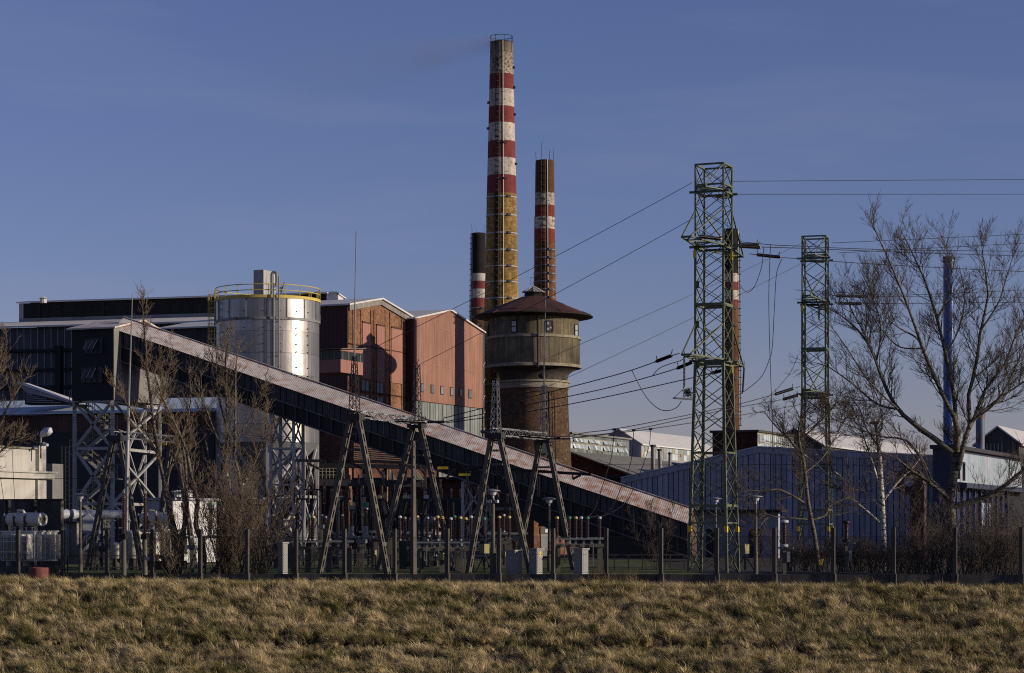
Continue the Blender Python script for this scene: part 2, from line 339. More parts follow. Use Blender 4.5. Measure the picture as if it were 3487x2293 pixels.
# ------------------------------------------------------------------ ground
FY = lambda x: 102.6 - 0.18 * max(-80.0, min(80.0, x))                 # line of the boundary fence
GZ = lambda x: -0.05 + 0.0028 * max(-30.0, min(30.0, x))               # level of the lawn along it
CZ = lambda x: -0.60 - 0.003 * max(-40.0, min(40.0, x))               # crest of the bank in front of the fence
g = MB()
XS = [-2500, -400, -120, -80, -40, 0, 40, 80, 120, 400, 2500]
def bank(x):
    f = FY(x); return [(-600, 0.4), (4, 0.4), (12, -2.2), (30, -4.6), (f - 24, -5.62), (f - 3.8, CZ(x)), (f - 0.3, CZ(x) - 0.06), (f + 0.15, CZ(x) - 0.06)]
for x0, x1 in zip(XS[:-1], XS[1:]):
    p0, p1 = bank(x0), bank(x1)
    for k in range(len(p0) - 1): g.quad((x0, *p0[k]), (x1, *p1[k]), (x1, *p1[k + 1]), (x0, *p0[k + 1]))
tag(g.build('embankment', 'soil'), 'sloping earth bank under the long dry grass', None, kind='structure')
g = MB()
for x0, x1 in zip(XS[:-1], XS[1:]): g.quad((x0, FY(x0) + 0.1, -0.2), (x1, FY(x1) + 0.1, -0.2), (x1, 9000, -0.2), (x0, 9000, -0.2))
tag(g.build('yard_ground', 'yard_ground'), 'trodden brown ground of the works yard', None, kind='structure')
g = MB(); LX = list(range(-45, 8, 10)) + [9]
for x0, x1 in zip(LX[:-1], LX[1:]): g.quad((x0, FY(x0) + 0.12, GZ(x0)), (x1, FY(x1) + 0.12, GZ(x1)), (x1, 150, GZ(x1)), (x0, 150, GZ(x0)))
tag(g.build('lawn', 'lawn'), 'mown green lawn of the switchyard behind the fence', None, kind='structure')

# ------------------------------------------------------------------ chimneys
WHITE, RED = (0.56, 0.50, 0.44), (0.205, 0.050, 0.047)
def chimney(name, label, u, d, prof, bands, c1, c2, mortar, hoops, hoop_mat, soot, ladder_u=None, ladder_v=None, rods=(), hoop_w=0.16, n=36, pale=0.0, soot_z=None):
    c = PT(u, d); base = empty(name, c, label, 'chimney', 'brick chimneys')
    pts = sorted([(ZV(v, d), S(r, d)) for v, r in prof])
    if pts[0][0] > 0: pts.insert(0, (0.0, pts[0][1]))
    rm = sum(r for z, r in pts) / len(pts)
    m = brick_mat(name + '_brick', c1, c2, mortar, 0.62, 0.2, soot, 0.22, (c.x, c.y, rm), [(ZV(v1, d), ZV(v0, d), col, ch) for v0, v1, col, ch in bands], pale=pale, stain=(-math.pi / 2 + math.asin(ladder_u) if ladder_u and abs(ladder_u) < 0.5 else None), soot_z=soot_z)
    top = pts[-1]
    pr = [(r, z) for z, r in pts] + [(top[1] * 0.82, top[0]), (top[1] * 0.8, top[0] - 3.0)]
    MB().lathe(c, pr, n).build('shaft', m, base, True)
    def rad(z):
        for (z0, r0), (z1, r1) in zip(pts[:-1], pts[1:]):
            if z0 <= z <= z1: return r0 + (r1 - r0) * (z - z0) / (z1 - z0)
        return top[1]
    for v in hoops:
        z = ZV(v, d); r = rad(z); h = hoop_w / 2
        hp = MB().lathe(c, [(r - 0.02, z - h), (r + 0.07, z - h), (r + 0.07, z + h), (r - 0.02, z + h)], n, caps=False).build('steel_hoop', hoop_mat, base, True)
        a = R(-62); hp2 = MB().box(c + Vector((math.cos(a), math.sin(a), 0)) * (r + 0.13) + UP * z, Vector((math.sin(a), -math.cos(a), 0)) * 0.28, Vector((math.cos(a), math.sin(a), 0)) * 0.10, UP * 0.16).build('hoop_lock', 'steel_dark', hp)
    if ladder_u:
        lb = MB(); a0 = None
        z0, z1 = ZV(ladder_v[1], d), ZV(ladder_v[0], d); z = z0; steps = int((z1 - z0) / 0.9)
        for k in range(steps):
            z = z0 + (z1 - z0) * k / steps; r = rad(z); sx = max(-0.98, min(0.98, ladder_u)); ang = -math.pi / 2 + math.asin(sx)
            nrm = Vector((math.cos(ang), math.sin(ang), 0)); tn = Vector((-nrm.y, nrm.x, 0)); p = c + nrm * r + UP * z
            # safety hoop: half ring standing off the wall
            ring = [p + tn * (0.36 * math.cos(t)) + nrm * ((0.75 if abs(ladder_u) < 0.5 else 0.35) * math.sin(t)) for t in np.linspace(0, math.pi, 6)]
            lb.path(ring, 0.045 if abs(ladder_u) < 0.5 else 0.03, 4)
            lb.tube(p - tn * 0.25 + nrm * 0.15, p + tn * 0.25 + nrm * 0.15, 0.03, n=4)
        for s_ in (-0.3, 0.3):
            rail = []
            for k in range(12):
                z = z0 + (z1 - z0) * k / 11; r = rad(z); ang = -math.pi / 2 + math.asin(ladder_u); nrm = Vector((math.cos(ang), math.sin(ang), 0)); tn = Vector((-nrm.y, nrm.x, 0))
                rail.append(c + nrm * (r + 0.15) + tn * s_ + UP * z)
            lb.path(rail, 0.035, 4)
        lb.build('ladder', 'steel_dark', base)
        cond = []
        for k in range(14):
            z = z0 + (top[0] - z0) * k / 13; r = rad(z); ang = -math.pi / 2 + math.asin(ladder_u) + 0.42; cond.append(c + Vector((math.cos(ang), math.sin(ang), 0)) * (r + 0.06) + UP * z)
        MB().path(cond, 0.04, 4).build('lightning_conductor', 'galvanised', base)
    for (a, h) in rods:
        p = c + Vector((math.cos(R(a)), math.sin(R(a)), 0)) * top[1] * 0.97 + UP * (top[0] - 0.4)
        MB().tube(p, p + UP * (h + 0.4) + Vector((math.cos(R(a)), math.sin(R(a)), 0)) * 0.12, 0.04, 0.03, 5).build('lightning_rod', 'steel_dark', base)
    return base, c, top, rad
b1, c1_, t1_, rad1 = chimney('brick_chimney', 'tallest brick chimney, red and white bands over yellow-brown brick, smoke at its mouth', 1708, 330,
    [(145, 38.5), (420, 44.5), (680, 50.8), (908, 54.5), (1020, 58), (1276, 68), (1500, 74), (1850, 84)],
    [(145, 184, (0.40, 0.37, 0.30), 0.15), (184, 256, WHITE, 0.50), (256, 308, RED, 0.05), (308, 367, WHITE, 0.32), (367, 423, RED, 0.04), (423, 484, WHITE, 0.30), (484, 542, RED, 0.10), (542, 601, WHITE, 0.30), (601, 663, RED, 0.03)],
    (0.25, 0.135, 0.036), (0.44, 0.29, 0.10), (0.32, 0.24, 0.11), [675, 737, 798, 856, 911, 964, 1020, 1078, 1136, 1195, 1253, 1312, 1370, 1430], 'seam_light', 0.52, -0.30, (184, 1500), n=48, pale=0.15, soot_z=(ZV(290, 330), ZV(120, 330)))
rl = MB(); rt = t1_[1] * 1.0; zt = t1_[0]
for k in range(8):
    a = 2 * math.pi * (k + 0.3) / 8; p = c1_ + Vector((math.cos(a), math.sin(a), 0)) * rt * 1.01
    bar(b1, 'cage_post', p + UP * (zt - 1.6), p + UP * (zt + 0.85), 0.07, 0.07, 'steel_dark')
for z in (zt + 0.85, zt - 0.05, zt - 1.6):
    MB().path([c1_ + Vector((math.cos(2*math.pi*k/24), math.sin(2*math.pi*k/24), 0)) * rt * 1.015 + UP * z for k in range(25)], 0.045, 4, False).build('cage_ring', 'steel_dark', b1)
for k, (v, a) in enumerate([(232, 1), (300, 1), (352, -1), (392, 1), (440, -1), (492, 0.2), (560, 1), (614, 0.2)]):
    z = ZV(v, 330); r = rad1(z); ang = -math.pi / 2 + (0.25 if abs(a) < 1 else a * 1.35)
    nrm = Vector((math.cos(ang), math.sin(ang), 0)); MB().box(c1_ + nrm * (r + 0.1) + UP * z, nrm * 0.16, Vector((-nrm.y, nrm.x, 0)) * 0.3, UP * 0.14).build('hoop_lock', 'steel_dark', b1)
chimney('brick_chimney', 'orange-brown brick chimney with two white bands behind the water tower', 1855, 311,
    [(548, 31), (560, 31.8), (780, 34.2), (1000, 38), (1850, 50)],
    [(659, 701, WHITE, 0.40), (701, 741, (0.21, 0.045, 0.03), 0.1), (741, 782, WHITE, 0.45), (782, 826, (0.21, 0.05, 0.032), 0.12)],
    (0.165, 0.066, 0.028), (0.235, 0.105, 0.042), (0.16, 0.10, 0.055), [853, 880, 907, 934, 961, 988, 1015, 1042], 'steel_grey', 0.55, -0.15, (548, 1020), [(-160, 1.1), (-110, 2.3), (-60, 1.4), (-20, 1.6)], 0.12, soot_z=(ZV(760, 311), ZV(520, 311)))
chimney('brick_chimney', 'black-topped chimney left of the tallest one, behind the gabled hall', 1630, 380,
    [(795, 23.5), (950, 25.5), (1050, 27.5), (1850, 40)],
    [(795, 933, (0.022, 0.020, 0.022), 0.02), (933, 959, WHITE, 0.12), (959, 986, RED, 0.05), (986, 1017, WHITE, 0.12), (1017, 1051, RED, 0.05)],
    (0.10, 0.055, 0.035), (0.14, 0.075, 0.045), (0.10, 0.08, 0.06), [1051, 1080, 1110, 1140], 'seam_light', 0.4, -0.97, (795, 1400), [(-160, 1.5), (-110, 1.0), (-40, 1.4)], 0.10)
chimney('brick_chimney', 'slim black-topped chimney standing behind the nearer green pylon', 2489, 289,
    [(781, 24.5), (950, 25.5), (1250, 27.5), (1850, 33)],
    [(781, 933, (0.022, 0.020, 0.022), 0.02), (933, 962, WHITE, 0.12), (962, 991, RED, 0.05), (991, 1022, WHITE, 0.12), (1022, 1051, RED, 0.05)],
    (0.15, 0.065, 0.035), (0.20, 0.09, 0.05), (0.14, 0.10, 0.07), [1051, 1110, 1170, 1230, 1290, 1350, 1410], 'steel_grey', 0.45, 0.97, (795, 1450), [(-120, 0.8), (-60, 0.8)], 0.10)
# blue steel stacks
def stack(label, u, d, r, vt, flange, mat='stack_blue'):
    c = PT(u, d); e = empty('steel_stack', c, label, 'smokestack', 'blue steel stacks'); rr = S(r, d); zt = ZV(vt, d)
    MB().lathe(c, [(rr, 0), (rr, zt), (rr * 0.85, zt), (rr * 0.83, zt - 2)], 28).build('tube', mat, e, True)
    for k in range(flange):
        z = zt - 0.4 - k * (zt / (flange + 0.5)); MB().lathe(c, [(rr - 0.01, z - 0.06), (rr + 0.05, z - 0.06), (rr + 0.05, z + 0.06), (rr - 0.01, z + 0.06)], 28, caps=False).build('flange', 'stack_blue', e, True)
    MB().lathe(c, [(rr + 0.002, zt - 0.5), (rr + 0.03, zt - 0.5), (rr + 0.03, zt + 0.02), (rr + 0.002, zt + 0.02)], 28, caps=False).build('cap_ring', 'steel_black', e, True)
    return e
stack('tall slim blue steel stack rising behind the big bare tree', 3231, 230, 18.5, 876, 7)
stack('short weathered blue-grey steel stack beside the far gabled hall', 3338, 240, 15, 1386, 3, 'stack_worn')

# ------------------------------------------------------------------ water tower
dW = 285.0; cW = PT(1817, dW); px = dW / F
wt = empty('water_tower', cW, 'round concrete water tower with red-brown conical roof on a brick shaft', 'water tower')
brick_mat('brick_tower', (0.070, 0.040, 0.024), (0.122, 0.072, 0.038), (0.088, 0.068, 0.048), 0.62, 0.2, 0.45, 0.2, (cW.x, cW.y, 4.6), pale=0.55)
zw = lambda v: ZV(v, dW)
MB().lathe(cW, [(5.55, 0), (4.9, zw(1590)), (4.62, zw(1460)), (4.42, zw(1328))], 64).build('shaft', 'brick_tower', wt, True)
MB().lathe(cW, [(4.43, zw(1328)), (4.62, zw(1326)), (4.66, zw(1318)), (4.50, zw(1316)), (4.52, zw(1308)), (4.74, zw(1306)), (4.74, zw(1300)), (4.40, zw(1299))], 64).build('neck_band', 'band_concrete', wt, True)
MB().lathe(cW, [(4.40, zw(1299)), (4.42, zw(1285)), (4.65, zw(1274)), (5.15, zw(1265)), (5.75, zw(1259)), (6.10, zw(1257))], 64, caps=False).build('funnel', 'funnel_concrete', wt, True)
MB().lathe(cW, [(6.10, zw(1257.2)), (6.22, zw(1256)), (6.22, zw(1247)), (6.06, zw(1245.5))], 64, caps=False).build('lower_ring', 'band_concrete', wt, True)
MB().lathe(cW, [(6.02, zw(1246)), (6.00, zw(1159))], 64).build('tank_wall', 'tank_concrete', wt, True)
MB().lathe(cW, [(5.99, zw(1160)), (6.16, zw(1159)), (6.16, zw(1151)), (5.92, zw(1149))], 64, caps=False).build('upper_ring', 'band_concrete', wt, True)
MB().lathe(cW, [(5.86, zw(1150)), (5.86, zw(1088))], 64).build('gallery_wall', 'tank_concrete', wt, True)
rf = MB().lathe(cW, [(5.8, zw(1089)), (7.55, zw(1083.5)), (7.70, zw(1082.5)), (7.70, zw(1079)), (7.58, zw(1077.5))], 32, caps=False).build('eave', 'timber_dark', wt)
NS = 16
for k in range(NS):
    a0, a1 = 2 * math.pi * (k + 0.15) / NS, 2 * math.pi * (k + 1.15) / NS; s = MB(); pr = [(7.74, zw(1079.5)), (6.6, zw(1067)), (4.2, zw(1041)), (1.30, zw(1011))]
    for (r0, z0), (r1, z1) in zip(pr[:-1], pr[1:]):
        s.quad(*[cW + Vector((r * math.cos(a), r * math.sin(a), z)) for r, z, a in ((r0, z0, a0), (r0, z0, a1), (r1, z1, a1), (r1, z1, a0))])
    o = s.build('roof_segment', 'roof_red', rf); sm = o.modifiers.new('thickness', 'SOLIDIFY'); sm.thickness = 0.05
cp = MB().lathe(cW, [(1.12, zw(1014)), (1.12, zw(996))], 8).build('cupola', 'timber_dark', wt)
for k in range(4):
    z = zw(1010) + k * 0.16; MB().lathe(cW, [(1.13, z), (1.27, z - 0.05), (1.27, z - 0.02), (1.13, z + 0.03)], 8, caps=False).build('louvre_slat', 'timber_dark', cp)
MB().lathe(cW, [(1.50, zw(997)), (1.50, zw(995)), (0.18, zw(976)), (0.02, zw(975))], 8).build('cupola_roof', 'grey_sheet', cp)
for k in range(8):
    a = 2 * math.pi * k / 8; bar(wt, 'hip_strip', cW + Vector((1.5*math.cos(a), 1.5*math.sin(a), zw(994.6))), cW + Vector((0.1*math.cos(a), 0.1*math.sin(a), zw(974.6))), 0.06, 0.04, 'roof_white')
MB().tube(cW + Vector((0.1, 0, zw(976))), cW + Vector((0.1, 0, zw(738))), 0.055, 0.035, 6).build('lightning_rod', 'steel_dark', wt)
for dx in (-0.35, 0.45):
    bar(wt, 'aerial_bracket', cW + Vector((dx, -0.1, zw(972))), cW + Vector((dx, -0.1, zw(944))), 0.05, 0.05, 'steel_black')
for z in (zw(946), zw(968)): bar(wt, 'aerial_bracket', cW + Vector((-0.37, -0.1, z)), cW + Vector((0.47, -0.1, z)), 0.05, 0.05, 'steel_black')
for z in range(4): pass
def on_tower(u, r, z):                                        # point on the camera side of a cylinder of radius r
    x = (u - CU) / F * dW - cW.x; x = max(-r, min(r, x)); return cW + Vector((x, -math.sqrt(r * r - x * x), z)), Vector((x / r, -math.sqrt(1 - x * x / r / r), 0))
pp, nn = on_tower(1829, 5.95, 0)
MB().path([pp + nn * 0.34 + UP * zw(1094), pp + nn * 0.34 + UP * zw(1262)], 0.12, 8).build('downpipe', 'steel_black', wt)
for (u, v0, v1, uw, mt) in ((1750, 1107, 1143, 8.5, 'glass_pale'), (1868, 1107, 1143, 9.5, 'glass_dark'), (1960, 1112, 1149, 5, 'glass_pale'), (1663, 1108, 1146, 5, 'glass_dark')):
    q, nn = on_tower(u, 5.86, (zw(v0) + zw(v1)) / 2); t = Vector((-nn.y, nn.x, 0)); w = S(uw, dW) / max(0.35, abs(nn.y)); h = (zw(v0) - zw(v1)) / 2
    wi = MB().box(q, t * w, nn * 0.05, UP * h).build('window', mt, wt)
    for dx in (-1, 1): bar(wt, 'window_frame', q + t * w * dx * 1.06 + nn * 0.05 - UP * h, q + t * w * dx * 1.06 + nn * 0.05 + UP * h, 0.1, 0.14, 'timber_dark')
    for dz in (-1, 0, 1): bar(wt, 'window_frame', q - t * w * 1.06 + nn * 0.055 + UP * h * dz * 1.03, q + t * w * 1.06 + nn * 0.055 + UP * h * dz * 1.03, 0.08, 0.08, 'timber_dark')
    if u == 1868:
        for (sx, sz) in ((-0.5, 0.55), (-0.5, -0.5), (0.45, -0.2)): MB().box(q + t * w * sx + UP * h * sz + nn * 0.04, t * w * 0.36, nn * 0.03, UP * h * 0.2).build('pane', 'glass_pale', wi)
q, nn = on_tower(1853, 4.45, zw(1284))
MB().path([q + nn * 0.03, q + nn * 0.16], 0.42, 16).build('roundel', 'timber_dark', wt)
for (u, r, va, vb) in ((1873, 4.55, 1340, 1600), (1880, 4.55, 1335, 1600)):
    pa, na = on_tower(u, 4.62, 0); bar(wt, 'cable_duct', pa + na * 0.3 + UP * zw(va), pa + na * 0.75 + UP * zw(vb), 0.1, 0.1, 'steel_black')
bar(wt, 'cable_duct', on_tower(1822, 4.62, zw(1334))[0] + Vector((0, -.3, 0)), on_tower(1880, 4.62, zw(1336))[0] + Vector((0, -.3, 0)), 0.08, 0.08, 'steel_black')
q, nn = on_tower(1853, 4.98, (zw(1505) + zw(1552)) / 2); t = Vector((-nn.y, nn.x, 0))
MB().box(q, t * 0.42, nn * 0.12, UP * 0.9).build('window', 'glass_dark', wt)

# ------------------------------------------------------------------ gabled halls behind the conveyor
def hall(name, label, cat, corner, uright, length, z_e, z_r, wall, roof, over=0.5, thick=0.22, A=Lv, B=Gv, z0=0.0, group=None, width=None):
    """gable faces A; eaves run along -A. corner: where the shaded long wall meets the gable"""
    e = empty(name, corner, label, cat, group)
    if width is None: width = (along(corner, B, uright) - corner).length
    pt = lambda b, z, a=0.0: corner + B * b + A * a + UP * z
    MB().prism([pt(0, z0), pt(width, z0), pt(width, z_e), pt(width / 2, z_r), pt(0, z_e)], -A * length).build('wall', wall, e)
    sl = (z_r - z_e) / (width / 2)
    for sgn, nm in ((0, 'roof'), (1, 'roof')):
        b0, b1 = (-over, width / 2) if not sgn else (width + over, width / 2)
        za, zb = z_e - sl * over + 0.01, z_r + 0.01
        MB().prism([pt(b0, za, over), pt(b1, zb, over), pt(b1, zb + thick, over), pt(b0, za + thick, over)], -A * (length + 2 * over)).build('roof', roof, e)
    return e, width, pt
h1c = PT(1186, 285); ze1, zr1 = ZV(1039, 285), ZV(1022, 294)
hA, wA, ptA = hall('gabled_hall', 'brick gabled hall with terracotta strips, crossed by the water tower shadow', 'factory hall', h1c, 1396, 9.5, ze1, zr1, 'brick_hall', 'roof_white', group='gabled halls')
# shaded long wall clad in brown sheet
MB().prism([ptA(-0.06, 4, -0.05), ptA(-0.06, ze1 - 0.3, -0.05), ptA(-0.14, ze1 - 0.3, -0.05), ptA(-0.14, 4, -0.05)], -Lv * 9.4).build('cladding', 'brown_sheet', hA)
def gx(u): return (along(h1c, Gv, u) - h1c).length
zc = lambda v, u: ZV(v, along(h1c, Gv, u).y)
for (ua, ub, va, vb) in ((1232, 1259, 1099, 1293), (1281, 1307, 1108, 1303), (1330, 1366, 1117, 1308)):
    b0, b1 = gx(ua), gx(ub); MB().ob(h1c, 0.02, 0.14, b0, b1, zc(vb, ub), zc(va, ua)).build('cladding_strip', 'terracotta_panel', hA)
    MB().ob(h1c, 0.02, 0.24, b0 - 0.1, b1 + 0.1, zc(va, ua), zc(va, ua) + 0.18).build('strip_flashing', 'brown_sheet', hA)
for (ua, ub, va, vb) in ((1231, 1256, 1296, 1332), (1281, 1303, 1302, 1340), (1231, 1256, 1345, 1395), (1281, 1303, 1352, 1398)):
    b0, b1 = gx(ua), gx(ub); MB().ob(h1c, -0.02, 0.05, b0, b1, zc(vb, ub), zc(va, ua)).build('window', 'wired_glass', hA)
    for bb in (b0, (b0 + b1) / 2, b1): MB().ob(h1c, 0.01, 0.10, bb - 0.05, bb + 0.05, zc(vb, ub), zc(va, ua)).build('window_frame', 'steel_dark', hA)
for u in (1200, 1226, 1260, 1272, 1310, 1326, 1367):                     # brick pilasters
    b0 = gx(u); MB().ob(h1c, 0.0, 0.10, b0, b0 + 0.25, zc(1420, u), zc(1048, u) - 0.3).build('pilaster', 'brick_hall', hA)
for v in (1172, 1330): MB().prism([ptA(0, zc(v, 1186), 0.01), ptA(wA, zc(v, 1186), 0.01), ptA(wA, zc(v, 1186) + 0.14, 0.01), ptA(0, zc(v, 1186) + 0.14, 0.01)], Lv * 0.14).build('brick_course', 'brick_dark', hA)
MB().prism([ptA(0, ze1 - 0.7, 0.02), ptA(wA/2, zr1 - 0.7, 0.02), ptA(wA, ze1 - 0.7, 0.02), ptA(wA, ze1 - 0.02, 0.02), ptA(wA/2, zr1 - 0.02, 0.02), ptA(0, ze1 - 0.02, 0.02)], Lv * 0.22).build('cornice', 'concrete', hA)
# boxed-out oriel on the shaded wall
oc = along(h1c, Lv, 1158) - Gv * 0.0; 
ocd = PT(1160, 268); bay = MB().prism([ocd + UP * ZV(1268, 268), ocd + Gv * 6 + UP * ZV(1268, 268), ocd + Gv * 6 + UP * (ZV(1176, 268) - 0.03), ocd + UP * (ZV(1189, 268) - 0.03)], -Lv * 3.6).build('oriel', 'terracotta_panel', hA)
MB().ob(ocd, -3.5, 0.06, -0.06, 6.0, ZV(1223, 268), ZV(1194, 268)).build('oriel_window', 'glass_dark', bay)
for k in range(4): MB().ob(ocd, -3.4 + k * 0.85, -3.34 + k * 0.85, -0.14, -0.05, ZV(1223, 268), ZV(1194, 268)).build('oriel_post', 'frame_pale', bay)
for k in range(4): MB().ob(ocd, 0.05, 0.12, 0.3 + k * 1.6, 0.4 + k * 1.6, ZV(1223, 268), ZV(1194, 268)).build('oriel_post', 'frame_pale', bay)
MB().prism([ocd + Vector((0,0,ZV(1190,268))) + Lv*0.5 - Gv*0.7, ocd + Vector((0,0,ZV(1176,268))) + Lv*0.5 + Gv*5.9, ocd + Vector((0,0,ZV(1174,268))) + Lv*0.5 + Gv*5.9, ocd + Vector((0,0,ZV(1188,268))) + Lv*0.5 - Gv*0.7], -Lv * 4.6).build('oriel_roof', 'grey_sheet', bay)

h2c = PT(1408, 300.6); d2e = 300.6; ze2, zr2 = ZV(1086, d2e), ZV(1060, along(h2c, Gv, 1530).y)
hB, wB, ptB = hall('gabled_hall', 'gabled hall clad in smooth terracotta sheet with a row of small windows', 'factory hall', h2c, 1640, 40, ze2, zr2, 'concrete_dark', 'roof_white', group='gabled halls')
gx2 = lambda u: (along(h2c, Gv, u) - h2c).length
zc2 = lambda v, u: ZV(v, along(h2c, Gv, u).y)
zlow = zc2(1366, 1430)
MB().prism([ptB(0.0, zlow, 0.02), ptB(wB, zlow, 0.02), ptB(wB, ze2 - 0.05, 0.02), ptB(wB / 2, zr2 - 0.05, 0.02), ptB(0.0, ze2 - 0.05, 0.02)], Lv * 0.16).build('cladding', 'terracotta', hB)
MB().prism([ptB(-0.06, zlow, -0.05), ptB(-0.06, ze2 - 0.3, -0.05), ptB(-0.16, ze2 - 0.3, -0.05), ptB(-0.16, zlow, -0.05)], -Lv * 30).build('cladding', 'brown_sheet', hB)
for u in (1433, 1467, 1500, 1533, 1564, 1596):
    b0, b1 = gx2(u - 5), gx2(u + 5); z0, z1 = zc2(1336 + (u - 1433) * 0.13, u), zc2(1306 + (u - 1433) * 0.13, u)
    w = MB().ob(h2c, 0.12, 0.26, b0, b1, z0, z1).build('window', 'steel_dark', hB); MB().ob(h2c, 0.2, 0.28, b0 + 0.12, b1 - 0.12, z0 + 0.12, z1 - 0.12).build('pane', 'glass_pane', w)
MB().ob(h2c, 0.1, 0.22, gx2(1497), gx2(1528), zc2(1124, 1510), zc2(1121, 1510)).build('flashing', 'terracotta_panel', hB)
MB().prism([ptB(0, zc2(1240, 1430), 0.1), ptB(wB, zc2(1240, 1430), 0.1), ptB(wB, zc2(1240, 1430) + 0.1, 0.1), ptB(0, zc2(1240, 1430) + 0.1, 0.1)], Lv * 0.12).build('flashing', 'terracotta_panel', hB)
bar(hB, 'rain_pipe', ptB(wB + 0.25, 8, 0.25), ptB(wB + 0.25, ze2 - 0.2, 0.25), 0.16, 0.16, 'seam_light')
for k in range(8): bar(hB, 'pipe_bracket', ptB(wB - 0.1, 9 + 2.4 * k, 0.25), ptB(wB + 0.6, 9.6 + 2.4 * k, 0.25), 0.12, 0.12, 'seam_light')
# glazed lower wall: grid of wired-glass panes
nb = 26; rows = [(0.0, 3.2), (3.3, 6.6), (6.7, 10.0), (10.1, 13.4), (13.5, zlow - 0.1)]
for k in range(nb):
    b0 = wB * k / nb + 0.05; b1 = wB * (k + 1) / nb - 0.05
    for (z0, z1) in rows:
        if z1 > 1 and z0 < zlow - 0.5: MB().ob(h2c, 0.0, 0.06, b0, b1, max(z0, 0.5), z1).build('pane', 'wired_glass', hB)
for b0 in (gx2(1460), gx2(1504), gx2(1560), gx2(1600)): MB().ob(h2c, 0.0, 0.14, b0, b0 + 0.18, 0, zlow).build('mullion', 'steel_grey', hB)
for z in (6.65, 13.45): MB().ob(h2c, 0.0, 0.10, 0, wB, z - 0.08, z + 0.08).build('transom', 'steel_grey', hB)
# lower clad annex and brick structures in front of the halls
ax = PT(1205, 262); eA = empty('brick_annex', ax, 'low terracotta and brick annex under the conveyor, in front of the brick hall', 'annex')
MB().ob(ax, -12, 0, 0, 24, 0, ZV(1468, 262)).build('wall', 'brick_annex', eA)
MB().ob(ax, 0.02, 0.16, 0.3, 14, ZV(1512, 262), ZV(1462, 262)).build('cladding', 'terracotta', eA)
MB().ob(ax, -12.3, 0.3, -0.3, 24.3, ZV(1468, 262), ZV(1465, 262)).build('roof', 'steel_dark', eA)
for k in range(7): MB().ob(ax, 0.2, 0.32, 0, 16, ZV(1520 + 7 * k, 262), ZV(1518 + 7 * k, 262)).build('pipe_rail', 'steel_dark', eA)
eP = PT(1180, 236); eS = empty('pipe_bridge', eP, 'dark steel pipe bridge with a railed walkway behind the switchyard', 'pipe bridge')
for (v0, v1, m) in ((1578, 1592, 'steel_black'), (1632, 1654, 'steel_dark')):
    p, q = P(1040, (v0 + v1) / 2, 236), P(1452, (v0 + v1) / 2 + 6, 236); bar(eS, 'girder', p, q, 1.6, S(v1 - v0, 236), m)
for u in (1088, 1150, 1240, 1312, 1380, 1448): bar(eS, 'column', PT(u, 236), P(u, 1580, 236), 0.35, 0.35, 'steel_dark')
for u in np.linspace(1086, 1172, 8): bar(eS, 'railing_post', P(u, 1630, 235.2), P(u, 1594, 235.2), 0.07, 0.07, 'frame_pale')
for v in (1595, 1606, 1618): bar(eS, 'rail', P(1086, v, 235.2), P(1172, v, 235.2), 0.06, 0.06, 'frame_pale')
for k, u in enumerate((1340, 1432)):
    MB().prism([P(u - 14, 1635, 234), P(u + 12, 1635, 234), P(u - 14, 1600, 234)], (0, 1.2, 0)).build('bracket', 'frame_pale', eS)
for (u0, u1, v0, v1, d, m) in ((1180, 1198, 1590, 1632, 250, 'brick_hall'), (1172, 1200, 1668, 1810, 250, 'brick_hall'), (1305, 1322, 1600, 1850, 250, 'brick_hall'), (690, 708, 1530, 1760, 250, 'brick_hall'), (755, 770, 1520, 1780, 252, 'brick_hall')):
    c = PT((u0 + u1) / 2, d); o = MB().ob(c, -S(u1 - u0, d) * 0.9, 0, 0, S(u1 - u0, d) * 1.1, 0, ZV(v0, d)).build('brick_pier', m)
    tag(o, {1180: 'short brick pier above the walkway of the pipe bridge', 1172: 'tall brick pier behind the yellow and green capped transformers', 1305: 'slim brick pier between the slotted A-frame legs', 690: 'left brick pier behind the bare trees, left of the silo legs', 755: 'right brick pier behind the bare trees, beside the silo legs'}[u0], 'pier', 'brick piers')
# dark low building behind the switchyard
c = PT(1100, 255); e = empty('low_workshop', c, 'dark low workshop wall behind the switchyard under the pipe bridge', 'workshop')
MB().ob(c, -60, 60, 1.0, 8, 0, 7.6).build('wall', 'brick_dark', e); MB().ob(c, -60.4, 60.4, 0.4, 8.6, 7.6, 7.95).build('roof', 'steel_black', e)
for k in range(14):
    a = -18 + k * 2.6; MB().ob(c, a, a + 1.7, 0.9, 1.1, 1.6, 5.6).build('window', 'glass_dark', e)
# ------------------------------------------------------------------ long hall on the left with louvred monitor
A2, B2 = axes(16.0)
l0 = along(PT(738, 330), A2, 1150); lw = lambda u: (along(l0, A2, u) - l0).length          # distance to the left of the corner
eL = empty('long_hall', l0, 'long dark sheet-clad hall with a black louvred roof monitor, upper left', 'factory hall')
zeL = ZV(1098, 330); LEN = lw(-180)
ptL = lambda a, b, z: l0 - A2 * a + B2 * b + UP * z
MB().prism([ptL(0, 0, 0), ptL(0, 60, 0), ptL(0, 60, zeL), ptL(0, 0, zeL)], -A2 * LEN).build('wall', 'seam_light', eL)
